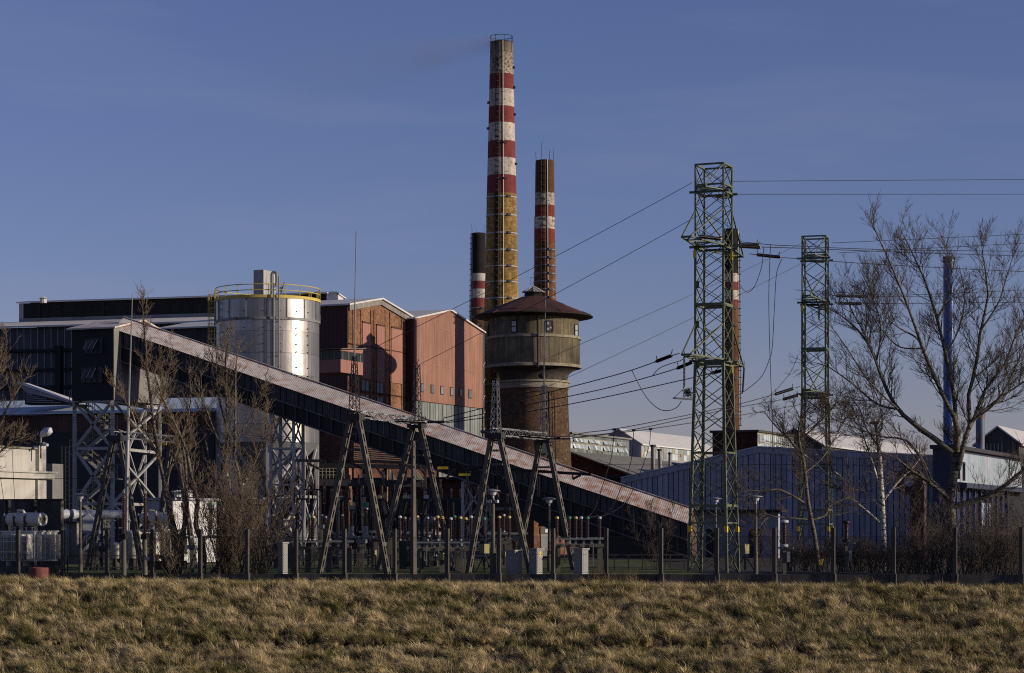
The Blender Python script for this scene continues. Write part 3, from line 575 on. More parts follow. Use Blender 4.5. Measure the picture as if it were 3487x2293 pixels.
# cladding sheets between dark girts
zg = [ZV(1375, 330) - 3, ZV(1307, 330), ZV(1247, 330), ZV(1180, 330), zeL - 0.05]
ustep = 23.0; u = -170.0
_pl = {}
while u < 745:
    a1, a0 = lw(u), lw(u + ustep)
    for z0, z1 in zip(zg[:-1], zg[1:]):
        MB().prism([ptL(a0 + 0.15, -0.05, z0 + 0.02), ptL(a1 - 0.03, -0.05, z0 + 0.02), ptL(a1 - 0.03, -0.05, z1 - 0.02), ptL(a0 + 0.15, -0.05, z1 - 0.02)], B2 * 0.045).build('cladding_sheet', 'panel_dark', eL)
    u += ustep
for z in zg[1:-1]: MB().prism([ptL(0, -0.5, z - 0.22), ptL(0, -0.17, z - 0.22), ptL(0, -0.17, z + 0.22), ptL(0, -0.5, z + 0.22)], -A2 * LEN).build('girt', 'steel_black', eL)
for u in (206, -60, 520): a = lw(u); MB().prism([ptL(a - 0.45, -0.9, 0), ptL(a - 0.45, -0.2, 0), ptL(a + 0.45, -0.2, 0), ptL(a + 0.45, -0.9, 0)], UP * ZV(1165, 330)).build('duct', 'steel_black', eL)
# eaves roof strip up to the monitor
MB().prism([ptL(-0.3, -0.9, zeL - 0.05), ptL(-0.3, 9.0, zeL + 1.62), ptL(-0.3, 9.0, zeL + 1.85), ptL(-0.3, -0.9, zeL + 0.2)], -A2 * (LEN + 0.3)).build('roof', 'roof_lit', eL)
mz0 = zeL + 1.5; m0 = ptL(0, 9.0, 0); dm = m0.y
mz1 = ZV(1034, along(m0, A2, 66).y); aM = (along(m0, A2, 66) - m0).length; aR = (along(m0, A2, 1112) - m0).length
ptM = lambda a, b, z: m0 - A2 * a + B2 * b + UP * z
MB().prism([ptM(aR, 0, mz0), ptM(aR, 7, mz0), ptM(aR, 7, mz1), ptM(aR, 0, mz1)], -A2 * (aM - aR)).build('monitor', 'louvre', eL)
MB().prism([ptM(aR, -0.12, mz0), ptM(aR, 0.0, mz0), ptM(aR, 0.0, mz0 + 0.85), ptM(aR, -0.12, mz0 + 0.85)], -A2 * (aM - aR)).build('monitor_upstand', 'steel_grey', eL)
MB().prism([ptM(aM - 0.75, -0.14, mz0 + 0.85), ptM(aM - 0.75, 0.0, mz0 + 0.85), ptM(aM - 0.75, 0.0, mz1), ptM(aM - 0.75, -0.14, mz1)], -A2 * 0.75).build('monitor_end_post', 'seam_light', eL)
sl = MB(); k = mz0 + 1.0
while k < mz1 - 0.15:
    sl.prism([ptM(aR, -0.10, k), ptM(aR, 0.02, k + 0.12), ptM(aR, 0.02, k + 0.15), ptM(aR, -0.10, k + 0.03)], -A2 * (aM - aR - 0.8)); k += 0.26
tag(sl.build('louvre_slats', 'louvre', eL), kind='stuff')
for j in range(14): a = aR + (aM - aR) * j / 14; MB().prism([ptM(a, -0.15, mz0 + 0.85), ptM(a, -0.03, mz0 + 0.85), ptM(a, -0.03, mz1), ptM(a, -0.15, mz1)], -A2 * 0.12).build('louvre_post', 'louvre', eL)
MB().prism([ptM(aR - 0.35, -0.7, mz1 - 0.02), ptM(aR - 0.35, 3.5, mz1 + 0.55), ptM(aR - 0.35, 3.5, mz1 + 0.72), ptM(aR - 0.35, -0.7, mz1 + 0.16)], -A2 * (aM - aR + 0.6)).build('monitor_roof', 'roof_lit', eL)
MB().prism([ptM(aR - 0.35, 7.7, mz1 - 0.02), ptM(aR - 0.35, 3.5, mz1 + 0.55), ptM(aR - 0.35, 3.5, mz1 + 0.72), ptM(aR - 0.35, 7.7, mz1 + 0.16)], -A2 * (aM - aR + 0.6)).build('monitor_roof', 'roof_lit', eL)
MB().prism([ptM(aR - 0.02, 0, mz0), ptM(aR - 0.02, 7, mz0), ptM(aR - 0.02, 7, mz1), ptM(aR - 0.02, 3.5, mz1 + 0.5), ptM(aR - 0.02, 0, mz1)], A2 * 0.1).build('monitor_gable', 'white_sheet', eL)
MB().lathe(P(148, 1021, dm + 3), [(0.5, -0.5), (0.5, 0.1), (0.75, 0.15), (0.1, 0.5)], 10).build('roof_vent', 'roof_white', eL)

# lower hall with pale blue barrel roof edge
lc = along(PT(330, 225), A2, 730); zR = ZV(1409, 225)
eB = empty('low_hall', lc, 'low hall with pale blue roof and dark rusty corrugated wall, left', 'factory hall')
ptB2 = lambda a, b, z: lc - A2 * a + B2 * b + UP * z
LB = (along(lc, A2, -120) - lc).length
MB().prism([ptB2(0, 0, 0), ptB2(0, 18, 0), ptB2(0, 18, zR - 0.1), ptB2(0, 0, zR - 0.1)], -A2 * LB).build('wall', 'rusty_sheet', eB)
MB().prism([ptB2(0, -0.08, 0), ptB2(0, -0.02, 0), ptB2(0, -0.02, ZV(1470, 225)), ptB2(0, -0.08, ZV(1470, 225))], -A2 * LB).build('dado_sheet', 'steel_dark', eB)
MB().prism([ptB2(-0.01, 0.02, 0), ptB2(-0.01, 17.9, 0), ptB2(-0.01, 17.9, zR - 0.15), ptB2(-0.01, 0.02, zR - 0.15)], A2 * 0.06).build('end_cladding', 'steel_dark', eB)
prof = [(-0.6, 0.0), (2.0, 0.75), (5.0, 1.45), (9.0, 1.9), (14, 1.6), (18.6, 0.5)]
s = MB()
s.prism([ptB2(-0.2, b, zR + z) for b, z in prof] + [ptB2(-0.2, b, zR + z + 0.14) for b, z in prof[::-1]], -A2 * (LB + 0.2)); s.build('roof', 'roof_blue', eB)
sk = empty('roof_ventilator', P(59, 1375, 227), 'wedge-shaped ventilator with tilted pale lid on the low blue roof', 'ventilator')
MB().prism([P(84, 1378, 226), P(250, 1378, 226), P(250, 1370, 226), P(86, 1336, 226)], (0.3, 1.6, 0)).build('body', 'steel_dark', sk)
MB().prism([P(58, 1302, 225.4), P(253, 1369, 225.4), P(253, 1373, 225.4), P(58, 1306, 225.4)], (0.5, 3.0, 0.1)).build('lid', 'roof_white', sk)
MB().prism([P(60, 1308, 225.6), P(90, 1338, 225.7), P(250, 1376, 225.7), P(252, 1373, 225.5)], (0.05, 0.08, 0)).build('lid_skirt', 'shed_blue', sk)
for k in range(5): bar(sk, 'louvre_slat', P(88, 1341 + 7 * k, 225.5), P(110 + 24 * k, 1346 + 6.6 * k, 225.5), 0.06, 0.07, 'seam_light')

# ------------------------------------------------------------------ inclined conveyor gallery
AC, BC = axes(19.0); pm('gallery_steel', (0.12, 0.11, 0.105), 0.7, 0.0, 0.3, 0.8, rust=0.35, rustcol=(0.07, 0.035, 0.022))
tc_ = PT(388, 167.0); cE = along(tc_ + Gv * 1.0, AC, 2340)                                                   # lower end of the near wall
def cpt(u): return along(cE, AC, u)
eC = empty('conveyor_gallery', cE, 'long inclined conveyor gallery with rust-streaked roof and dark side panels', 'conveyor')
vt = lambda u: 1153 + 0.3352 * (u - 600)                             # ridge row along the gallery
pL, pR = tc_ + Gv * 1.0 - AC * 0.3, cpt(2340); UL = CU + F * pL.x / pL.y; tL = (pR - pL).length
zt0, zt1 = ZV(vt(UL) + 36, pL.y), ZV(vt(2340) + 44, pR.y)            # eave heights at the two ends
slope = (zt1 - zt0) / tL
dirC = (AC * 1.0 + UP * slope)                                       # per metre run
def C(t, b, z): return pL + AC * t + BC * b + UP * (zt0 + slope * t + z)
GW = 2.6; RISE = 1.0
pan = MB(); n_p = 92
MB().prism([C(0, 0.06, -2.35), C(0, GW, -2.35), C(0, GW, 0), C(0, 0.06, 0)], dirC * tL).build('casing', 'steel_black', eC)
for k in range(n_p):
    t0, t1 = tL * k / n_p, tL * (k + 1) / n_p
    MB().prism([C(t0 + 0.05, 0, -1.17), C(t1 - 0.03, 0, -1.17), C(t1 - 0.03, 0, -0.02), C(t0 + 0.05, 0, -0.02)], BC * 0.05).build('side_panel', 'panel_gallery', eC)
    if k % 2 == 0:
        MB().prism([C(t0 + 0.2, 0.03, -2.2), C(t0 + 0.34, 0.03, -2.2), C(t0 + 0.34, 0.03, -1.25), C(t0 + 0.2, 0.03, -1.25)], -BC * 0.10).build('stiffener', 'steel_dark', eC)
    if k % 3 == 0: MB().prism([C(t0 - 0.02, -0.03, -1.17), C(t0 + 0.06, -0.03, -1.17), C(t0 + 0.06, -0.03, -0.02), C(t0 - 0.02, -0.03, -0.02)], BC * 0.06).build('post', 'gallery_steel', eC)
bar(eC, 'chord', C(0, -0.04, -1.22), C(tL, -0.04, -1.22), 0.16, 0.10, 'gallery_steel')
bar(eC, 'chord', C(0, -0.04, -2.36), C(tL, -0.04, -2.36), 0.18, 0.10, 'gallery_steel')
bar(eC, 'chord', C(0, GW, -2.36), C(tL, GW, -2.36), 0.18, 0.14, 'steel_grey')
def corr_roof(b0, z0, b1, z1, nm, t_0=-0.2, t_1=tL + 0.1):
    s = MB(); per = 0.14; n = int((t_1 - t_0) / per * 4); k0 = 0
    for i in range(n + 1):
        t = t_0 + (t_1 - t_0) * i / n; h = 0.007 * math.sin(2 * math.pi * t / per) + 0.05 * math.sin(t * 0.31) * 0.5
        s.v.append(tuple(C(t, b0, z0 + h))); s.v.append(tuple(C(t, b1, z1 + h)))
        if i: s.f.append((2*i-2, 2*i, 2*i+1, 2*i-1))
    o = s.build(nm, 'roof_rusty', eC, fix=False); m = o.modifiers.new('thickness', 'SOLIDIFY'); m.thickness = 0.01; return o
corr_roof(-0.28, -0.05, GW / 2, RISE, 'roof_slope'); corr_roof(GW + 0.28, -0.05, GW / 2, RISE, 'roof_slope')
bar(eC, 'ridge_cap', C(-0.2, GW / 2, RISE + 0.03), C(tL, GW / 2, RISE + 0.03), 0.22, 0.05, 'roof_rusty')
MB().prism([C(tL - 0.03, 0, -2.3), C(tL - 0.03, GW, -2.3), C(tL - 0.03, GW, 0), C(tL - 0.03, GW / 2, RISE - 0.05), C(tL - 0.03, 0, 0)], AC * 0.06).build('end_wall', 'rusty_sheet', eC)
# lower end housing
MB().prism([C(tL - 16, 0.1, -2.4), C(tL, 0.1, -2.4), Vector((pR.x, pR.y, 0)) + BC * 0.1, cpt(2030) * 1.0 + BC * 0.1], BC * 2.3).build('tail_house', 'steel_black', eC)
# trestles
def trestle(label, u, w, mat, vtop, vfoot, arms=4):
    c = cpt(u) + BC * 0.2; ztop = ZV(vtop, c.y); e = empty('conveyor_trestle', c, label, 'trestle', 'white lattice trestles under the conveyor')
    pts = [c - AC * w / 2, c + AC * w / 2, c + AC * w / 2 + BC * 1.7, c - AC * w / 2 + BC * 1.7]
    for p in pts: bar(e, 'leg', p, p + UP * ztop, 0.22, 0.22, mat)
    for i in range(4):
        p, q = pts[i], pts[(i + 1) % 4]
        for k in range(arms):
            z0, z1 = ztop * k / arms + 0.2, ztop * (k + 1) / arms
            bar(e, 'brace', p + UP * z0, q + UP * z1, 0.09, 0.12, mat); bar(e, 'brace', q + UP * z0, p + UP * z1, 0.09, 0.10, mat)
            bar(e, 'strut', p + UP * z1, q + UP * z1, 0.12, 0.12, mat)
    for p in (pts[0], pts[1]):
        for k in range(1, arms): MB().box(p + UP * (ztop * k / arms) - BC * 0.13, AC * 0.2, BC * 0.02, UP * 0.3).build('gusset', mat, e)
    return e
trestle('white lattice trestle carrying the conveyor beside the silo legs', 957, 1.85, 'steel_white', 1404, 1850, 4)
trestle('lattice trestle carrying the conveyor left of the brick doorway', 1611, 1.75, 'steel_white', 1640, 1850, 2)

# ------------------------------------------------------------------ transfer house at the upper end
AT, BT = axes(23.0)
dT = 167.0; tc_ = PT(388, dT); eT = empty('transfer_house', tc_, 'black corrugated transfer house on stilts at the upper end of the conveyor', 'transfer house')
zt_, zb_ = ZV(1116, dT), ZV(1362, dT); wl = (along(tc_, AT, 248) - tc_).length; wd = (along(tc_, BT, 566) - tc_).length
ptT = lambda a, b, z: tc_ + AT * a + BT * b + UP * z
zpk = ZV(1094, (tc_ + BT * wd * 0.5).y)
MB().prism([ptT(0, 0, zb_), ptT(0, wd, zb_), ptT(0, wd, zt_), ptT(0, wd / 2, zpk), ptT(0, 0, zt_)], -AT * wl).build('wall', 'grey_sheet', eT)
MB().prism([ptT(0.0, -0.10, zb_), ptT(0.0, -0.01, zb_), ptT(0.0, -0.01, zt_), ptT(0.0, -0.10, zt_)], -AT * wl).build('front_cladding', 'steel_black', eT)
for b0, b1 in ((-0.4, wd / 2), (wd + 0.4, wd / 2)):
    sl_ = (zpk - zt_) / (wd / 2); za = zt_ - sl_ * 0.4
    MB().prism([ptT(0.35, b0, za), ptT(0.35, b1, zpk), ptT(0.35, b1, zpk + 0.12), ptT(0.35, b0, za + 0.12)], -AT * (wl + 0.7)).build('roof', 'roof_rusty', eT)
for (u0, u1, v0, v1, o0) in ((287, 353, 1150, 1203, 0), (277, 352, 1247, 1302, 1)):
    a1, a0 = -(along(tc_, AT, u0) - tc_).length, -(along(tc_, AT, u1) - tc_).length; z1, z0 = ZV(v0, dT), ZV(v1, dT)
    wdw = MB().prism([ptT(a0, -0.14, z0), ptT(a1, -0.14, z0), ptT(a1, -0.14, z1), ptT(a0, -0.14, z1)], BT * 0.03).build('window', 'panel_dark', eT)
    for k in range(5):
        a = a0 + (a1 - a0) * k / 4; MB().prism([ptT(a - 0.02, -0.2, z0), ptT(a + 0.02, -0.2, z0), ptT(a + 0.02, -0.2, z1), ptT(a - 0.02, -0.2, z1)], BT * 0.05).build('glazing_bar', 'steel_dark', wdw)
    for z in (z0, z1): MB().prism([ptT(a0, -0.2, z - 0.03), ptT(a1, -0.2, z - 0.03), ptT(a1, -0.2, z + 0.03), ptT(a0, -0.2, z + 0.03)], BT * 0.05).build('glazing_bar', 'steel_dark', wdw)
    am = (a0 + a1) / 2; h = (z1 - z0)
    s = MB().prism([ptT(am + 0.5, -0.2, z1 - 0.05), ptT(am - 0.35, -0.2, z1 - 0.05), ptT(am - 0.35, -0.95, z1 - h * 0.78), ptT(am + 0.5, -0.95, z1 - h * 0.78)], -BT * 0.03).build('open_casement', 'panel_dark', wdw)
    for a in (am + 0.5, am + 0.08, am - 0.35): bar(wdw, 'casement_bar', ptT(a, -0.24, z1 - 0.05), ptT(a, -0.99, z1 - h * 0.78), 0.04, 0.04, 'steel_dark')
# stair tower and stilts under the transfer house
eQ = empty('stair_tower', PT(320, 168), 'white steel stilts, bracing and zigzag stairs under the transfer house', 'stair tower')
cols = {'a': PT(254, 168.5), 'b': PT(383, 167.2), 'c': PT(437, 171), 'd': PT(495, 176), 'e': PT(545, 178)}
for k, p in cols.items(): bar(eQ, 'column', p, p + UP * (zb_ + 0.05), 0.27 if k in 'ab' else 0.2, 0.27 if k in 'ab' else 0.2, 'steel_white')
levels = [ZV(v, 168) for v in (1860, 1716, 1528, 1368)]; levels[0] = 0.3
def cross(p, q, z0, z1, w=0.16):
    bar(eQ, 'brace', p + UP * z0, q + UP * z1, w, w, 'steel_white'); bar(eQ, 'brace', q + UP * z0, p + UP * z1, w, w, 'steel_white')
for z0, z1 in zip(levels[:-1], levels[1:]):
    cross(cols['a'], cols['b'], z0, z1, 0.2); cross(cols['b'], cols['e'], z0, z1, 0.16); cross(cols['c'], cols['d'], z0, z1, 0.14)
    for p, q in (('a', 'b'), ('b', 'e'), ('c', 'd')): bar(eQ, 'strut', cols[p] + UP * z1, cols[q] + UP * z1, 0.2, 0.22, 'steel_white')
# stairs: flights between landings
zs = np.linspace(0.3, zb_ - 0.2, 7)
for k in range(6):
    x0, x1 = (276, 372) if k % 2 == 0 else (372, 276)
    pa, pb = PT(x0, 170 + (k % 2) * 1.0, zs[k]), PT(x1, 170 + (k % 2) * 1.0, zs[k + 1])
    for off in (0, 0.8):
        o = Vector((0, off, 0)); bar(eQ, 'stringer', pa + o, pb + o, 0.06, 0.2, 'steel_white')
        bar(eQ, 'handrail', pa + o + UP * 1.0, pb + o + UP * 1.0, 0.05, 0.05, 'frame_pale'); bar(eQ, 'handrail', pa + o + UP * 0.55, pb + o + UP * 0.55, 0.04, 0.04, 'frame_pale')
        for j in range(6):
            t = j / 5; q = pa.lerp(pb, t) + o; bar(eQ, 'baluster', q, q + UP * 1.0, 0.04, 0.04, 'frame_pale')
    for j in range(13):
        t = (j + 0.5) / 13; q = pa.lerp(pb, t); MB().bx(q.x - 0.13, q.x + 0.13, q.y, q.y + 0.8, q.z - 0.02, q.z + 0.02).build('tread', 'galvanised', eQ)
    q = pb; MB().bx(q.x - 0.7, q.x + 0.7, 169.8, 172, q.z - 0.06, q.z + 0.0).build('landing', 'galvanised', eQ)
    for dx in (-0.65, 0, 0.65): bar(eQ, 'baluster', Vector((q.x + dx, 169.8, q.z)), Vector((q.x + dx, 169.8, q.z + 1.05)), 0.05, 0.05, 'frame_pale')
    for dz in (0.55, 1.05): bar(eQ, 'handrail', Vector((q.x - 0.7, 169.8, q.z + dz)), Vector((q.x + 0.7, 169.8, q.z + dz)), 0.05, 0.05, 'frame_pale')
# ------------------------------------------------------------------ silo
dS = 215.0; cS = PT(912.5, dS); rS = S(174, dS)
eO = empty('silo', cS, 'round grey metal silo with yellow railing and rooftop filter box', 'silo')
zs_ = lambda v: ZV(v, dS)
zTop, zBand, zBot = zs_(1027), zs_(1098), zs_(1512)
def arc_panel(r, a0, a1, z0, z1, n=6, th=0.02):
    s = MB(); k0 = 0
    for i in range(n + 1):
        a = a0 + (a1 - a0) * i / n
        for rr, z in ((r, z0), (r, z1), (r - th, z1), (r - th, z0)): s.v.append((cS.x + rr * math.cos(a), cS.y + rr * math.sin(a), z))
        if i:
            k = 4 * i
            for j in range(4): j2 = (j + 1) % 4; s.f.append((k - 4 + j, k + j, k + j2, k - 4 + j2))
    s.f.append((0, 1, 2, 3)); k = 4 * n; s.f.append((k + 3, k + 2, k + 1, k)); return s
MB().lathe(cS, [(rS - 0.05, zBot), (rS - 0.05, zTop - 0.05)], 64).build('core', 'steel_grey', eO, True)
courses = [zBot, zs_(1450), zs_(1365), zs_(1288), zs_(1214), zs_(1141), zBand]
for ci, (z0, z1) in enumerate(zip(courses[:-1], courses[1:])):
    npl = 16
    for k in range(npl):
        a0 = 2 * math.pi * (k + (0.5 if ci % 2 else 0.0)) / npl
        arc_panel(rS, a0 + 0.001, a0 + 2 * math.pi / npl - 0.001, z0 + 0.015, z1 - 0.015).build('shell_plate', 'silo_metal', eO, True)
for k in range(16):
    a0 = 2 * math.pi * (k + 0.2) / 16
    arc_panel(rS + 0.05, a0 + 0.004, a0 + 2 * math.pi / 16 - 0.004, zBand + 0.05, zTop - 0.1).build('shell_plate', 'silo_metal', eO, True)
    p = cS + Vector((math.cos(a0), math.sin(a0), 0)) * (rS + 0.07); bar(eO, 'shell_rib', p + UP * (zBand + 0.05), p + UP * (zTop - 0.1), 0.12, 0.08, 'steel_grey')
MB().lathe(cS, [(rS, zBand - 0.16), (rS + 0.11, zBand - 0.16), (rS + 0.11, zBand + 0.08), (rS, zBand + 0.08)], 64, caps=False).build('shell_ring', 'steel_grey', eO, True)
MB().lathe(cS, [(rS, zTop - 0.14), (rS + 0.14, zTop - 0.14), (rS + 0.14, zTop + 0.14), (rS, zTop + 0.14)], 64, caps=False).build('toe_board', 'yellow_paint', eO, True)
MB().lathe(cS, [(rS + 0.02, zTop - 0.05), (rS * 0.5, zTop + 0.25), (0.1, zTop + 0.4)], 48, caps=False).build('deck', 'galvanised', eO, True)
MB().lathe(cS, [(rS - 0.02, zBot), (rS - 0.3, zBot - 0.35), (1.0, zBot - 4.3), (0.8, zBot - 5.2)], 40).build('cone', 'steel_grey', eO, True)
for k in range(20):
    a = 2 * math.pi * (k + 0.4) / 20; p = cS + Vector((math.cos(a), math.sin(a), 0)) * (rS + 0.08); bar(eO, 'railing_post', p + UP * zTop, p + UP * (zTop + 1.15), 0.07, 0.07, 'yellow_paint')
for dz in (0.6, 1.15): MB().path([cS + Vector((math.cos(2*math.pi*k/48), math.sin(2*math.pi*k/48), 0)) * (rS + 0.08) + UP * (zTop + dz) for k in range(49)], 0.045, 5, False).build('railing', 'yellow_paint', eO)
fb = MB().ob(P(918, 1000, 215), -1.1, 0.0, -1.2, 1.2, zTop + 0.2, zs_(923)).build('filter_box', 'steel_white', eO)
MB().path([P(926, 1005, 213.2), P(926, 935, 213.2), P(929, 929, 213.2), P(936, 927, 213.2), P(942, 931, 213.2), P(943, 960, 213.2), P(940, 972, 213.2), P(932, 976, 213.2)], 0.16, 8).build('filter_duct', 'galvanised', fb, True)
MB().tube(P(948, 985, 212), P(962, 985, 212), 0.24, n=12).build('filter_motor', 'galvanised', fb)
for u_, v0 in ((952, 985), (968, 962)):
    x = (u_ - CU) / F * dS - cS.x; p = cS + Vector((x, -math.sqrt(rS * rS - x * x) - 0.35, 0))
    MB().path([p + UP * zs_(v0), p + UP * zs_(1330)], 0.075, 8).build('filling_pipe', 'galvanised', eO, True)
    for v in (1035, 1110, 1225, 1320): bar(eO, 'pipe_bracket', p + UP * zs_(v), p + Vector((0, 0.4, 0)) + UP * zs_(v), 0.08, 0.08, 'steel_dark')
bar(eO, 'jib', P(968, 962, 211.4), P(956, 1000, 211.4), 0.08, 0.08, 'steel_dark')
# caged ladder on the left side
lp = P(722, 1030, 213)
for dx in (-0.28, 0.28): bar(eO, 'ladder_rail', lp + Vector((dx, 0, 1.2)), Vector((lp.x + dx, lp.y, zs_(1200))), 0.07, 0.07, 'yellow_paint')
for k in range(14): z = zs_(1030) - 0.37 * k; bar(eO, 'rung', Vector((lp.x - 0.28, lp.y, z)), Vector((lp.x + 0.28, lp.y, z)), 0.04, 0.04, 'yellow_paint')
for k in range(8):
    z = zs_(1012) - 0.72 * k; MB().path([Vector((lp.x - 0.4 + 0.0 * t, lp.y, z)) + Vector((0.4 - 0.4 * math.cos(t), -0.65 * math.sin(t), 0)) for t in np.linspace(0, math.pi, 8)], 0.035, 4).build('cage_hoop', 'yellow_paint', eO)
for k in range(3): x = lp.x - 0.3 + 0.3 * k; bar(eO, 'cage_bar', Vector((x, lp.y - 0.6, zs_(1010))), Vector((x, lp.y - 0.6, zs_(1195))), 0.04, 0.04, 'yellow_paint')
# legs and bracing
legs = []
for k in range(8):
    a = 2 * math.pi * (k + 0.15) / 8; p = cS + Vector((math.cos(a), math.sin(a), 0)) * (rS - 0.25); legs.append(p); bar(eO, 'leg', p, p + UP * (zBot + 0.1), 0.42, 0.42, 'steel_white')
for k in range(8):
    p, q = legs[k], legs[(k + 1) % 8]; zm = zBot * 0.5
    for z0, z1 in ((0.2, zm), (zm, zBot - 0.2)):
        bar(eO, 'brace', p + UP * z0, q + UP * z1, 0.2, 0.2, 'steel_white'); bar(eO, 'brace', q + UP * z0, p + UP * z1, 0.2, 0.18, 'steel_white')
    bar(eO, 'strut', p + UP * zm, q + UP * zm, 0.22, 0.26, 'steel_white')
rv = MB()
for z in [zs_(v) for v in (1075, 1130, 1153, 1184, 1210, 1262, 1290)]:
    for k in (15, 16.5, 18, 19.2, 20.5, 21.6):
        a = 2 * math.pi * (k + 0.1) / 24; nrm = Vector((math.cos(a), math.sin(a), 0)); rv.box(cS + nrm * (rS + 0.06) + UP * z, nrm * 0.06, Vector((-nrm.y, nrm.x, 0)) * 0.05, UP * 0.05)
tag(rv.build('lug', 'steel_dark', eO), kind='stuff')

# ------------------------------------------------------------------ halls on the right
# glazed hall beside the water tower
gC = PT(1941, 331); gW = (along(gC, Gv, 2140) - gC).length; zg0, zg1 = ZV(1541, 331), ZV(1477, 331)
e = empty('glazed_hall', gC, 'hall with a wall of tilted panes beside the water tower', 'factory hall')
MB().ob(gC, -10, -0.05, 0, gW, 0, zg1).build('wall', 'concrete_dark', e)
MB().ob(gC, -10.4, 0.5, -0.4, gW + 0.4, zg1, zg1 + 0.25).build('roof', 'grey_sheet', e)
nbay = 28; hh = zg1 - zg0
for k in range(nbay + 1): b = gW * k / nbay; MB().ob(gC, 0, 0.10, b - 0.04, b + 0.04, zg0, zg1).build('mullion', 'frame_pale', e)
for r_ in (0, 0.22, 0.5, 0.58, 0.80, 1.0): z = zg0 + hh * r_; MB().ob(gC, 0, 0.12, 0, gW, z - 0.05, z + 0.05).build('transom', 'frame_pale', e)
for k in range(nbay):
    b0, b1 = gW * k / nbay + 0.06, gW * (k + 1) / nbay - 0.06
    for r0, r1, tilt in ((0.02, 0.20, 0), (0.24, 0.48, 1), (0.52, 0.56, 0), (0.60, 0.78, 1), (0.82, 0.98, 0)):
        z0, z1 = zg0 + hh * r0, zg0 + hh * r1; t = 0.32 if tilt and k % 7 not in (0, 6) else 0.0
        MB().prism([gC + Gv * b0 + Lv * (0.05 + t) + UP * z0, gC + Gv * b1 + Lv * (0.05 + t) + UP * z0, gC + Gv * b1 + Lv * 0.05 + UP * z1, gC + Gv * b0 + Lv * 0.05 + UP * z1], Lv * 0.03).build('pane', 'glass_pale' if tilt else 'glass_pane', e)
# sloping lean-to below the glazing, brick gable towards us
z0, z1 = ZV(1541, 330), ZV(1618, 318)
run = (along(gC, Lv, 2165) - gC).length
lean = empty('lean_to', gC, 'lean-to with dull grey roof and dark brick side below the tilted panes', 'shed')
MB().prism([gC + Lv * 0.02, gC + Lv * run, gC + Lv * run + UP * z1, gC + Lv * 0.02 + UP * z0], Gv * (gW + 14)).build('wall', 'brick_dark', lean)
MB().prism([gC + Lv * 0.02 - Gv * 0.4 + UP * z0, gC + Lv * (run + 0.6) - Gv * 0.4 + UP * (z1 - 0.25), gC + Lv * (run + 0.6) - Gv * 0.4 + UP * (z1 - 0.05), gC + Lv * 0.02 - Gv * 0.4 + UP * (z0 + 0.22)], Gv * (gW + 15)).build('roof', 'grey_sheet', lean)
# white-roofed hall
wc_ = PT(2182, 385); za = ZV(1511, 385); wfar = (along(wc_, Gv, 2440) - wc_).length
half = (along(wc_, -Lv, 2107) - wc_).length; zpk2 = ZV(1463, along(wc_, Lv, 2107).y)
e = empty('white_roofed_hall', wc_, 'long hall with bright white roof and a dark gable, right of the water tower', 'factory hall')
q = lambda a, b, z: wc_ + Lv * a + Gv * b + UP * z
MB().prism([q(0, 0, 0), q(0, 0, za), q(-half, 0, zpk2), q(-2 * half, 0, za), q(-2 * half, 0, 0)], Gv * wfar).build('wall', 'shed_blue', e)
MB().prism([q(0.5, -0.4, za - 0.3), q(-half, -0.4, zpk2), q(-half, -0.4, zpk2 + 0.2), q(0.5, -0.4, za - 0.1)], Gv * (wfar + 0.8)).build('roof', 'roof_white', e)
MB().prism([q(-2 * half - 0.5, -0.4, za - 0.3), q(-half, -0.4, zpk2), q(-half, -0.4, zpk2 + 0.2), q(-2 * half - 0.5, -0.4, za - 0.1)], Gv * (wfar + 0.8)).build('roof', 'roof_white', e)
zb = ZV(1560, 385); n = 26
for k in range(n):
    b0, b1 = wfar * k / n + 0.08, wfar * (k + 1) / n - 0.08
    for r0, r1 in ((0.04, 0.46), (0.52, 0.94)):
        m = 'glass_pale' if (k * 7 + int(r0 * 10)) % 3 else 'frame_pale'
        MB().ob(wc_, 0.02, 0.10, b0, b1, zb + (za - zb) * r0, zb + (za - zb) * r1).build('pane', m, e)
MB().ob(wc_, 0.0, 0.05, 0, wfar, zb, za).build('window_frame', 'frame_pale', e)
lowr = empty('low_annex', wc_, 'low annex with pale flat roof in front of the white-roofed hall', 'annex')
MB().prism([q(0.1, -4, zb), q(26, -4, ZV(1608, 350)), q(26, -4, ZV(1612, 350)), q(0.1, -4, zb - 0.2)], Gv * (wfar)).build('roof', 'roof_lit', lowr)
MB().prism([q(0.1, -3.8, zb - 0.25), q(25.6, -3.8, ZV(1613, 350)), q(25.6, -3.8, 0), q(0.1, -3.8, 0)], Gv * (wfar - 1)).build('wall', 'brick_dark', lowr)
for (u, v0, v1, w, lb) in ((2224, 1522, 1610, 0.36, 'thick dark vent pipe, left of three behind the blue-grey shed'), (2250, 1536, 1610, 0.28, 'leaning vent pipe, middle of three behind the blue-grey shed'), (2281, 1548, 1600, 0.22, 'thin vent pipe, right of three behind the blue-grey shed')):
    p0, p1 = P(u, v1 + 30, 330), P(u - (4 if u == 2250 else 0), v0, 330); e = empty('vent_pipe', p0, lb, 'pipe', 'vent pipes behind the shed'); MB().tube(p0, p1, w * 1.0, n=10).build('pipe', 'steel_grey', e, True); MB().tube(p1, p1 + UP * 0.3, w * 1.25, n=10).build('cap', 'steel_dark', e, True)
rw = PT(2117, 300); tag(MB().ob(rw, -14, 0, 0, 3, 0, ZV(1627, 300)).build('red_shed', 'red_sheet'), 'dark red corrugated shed wall above the conveyor roof', 'shed')
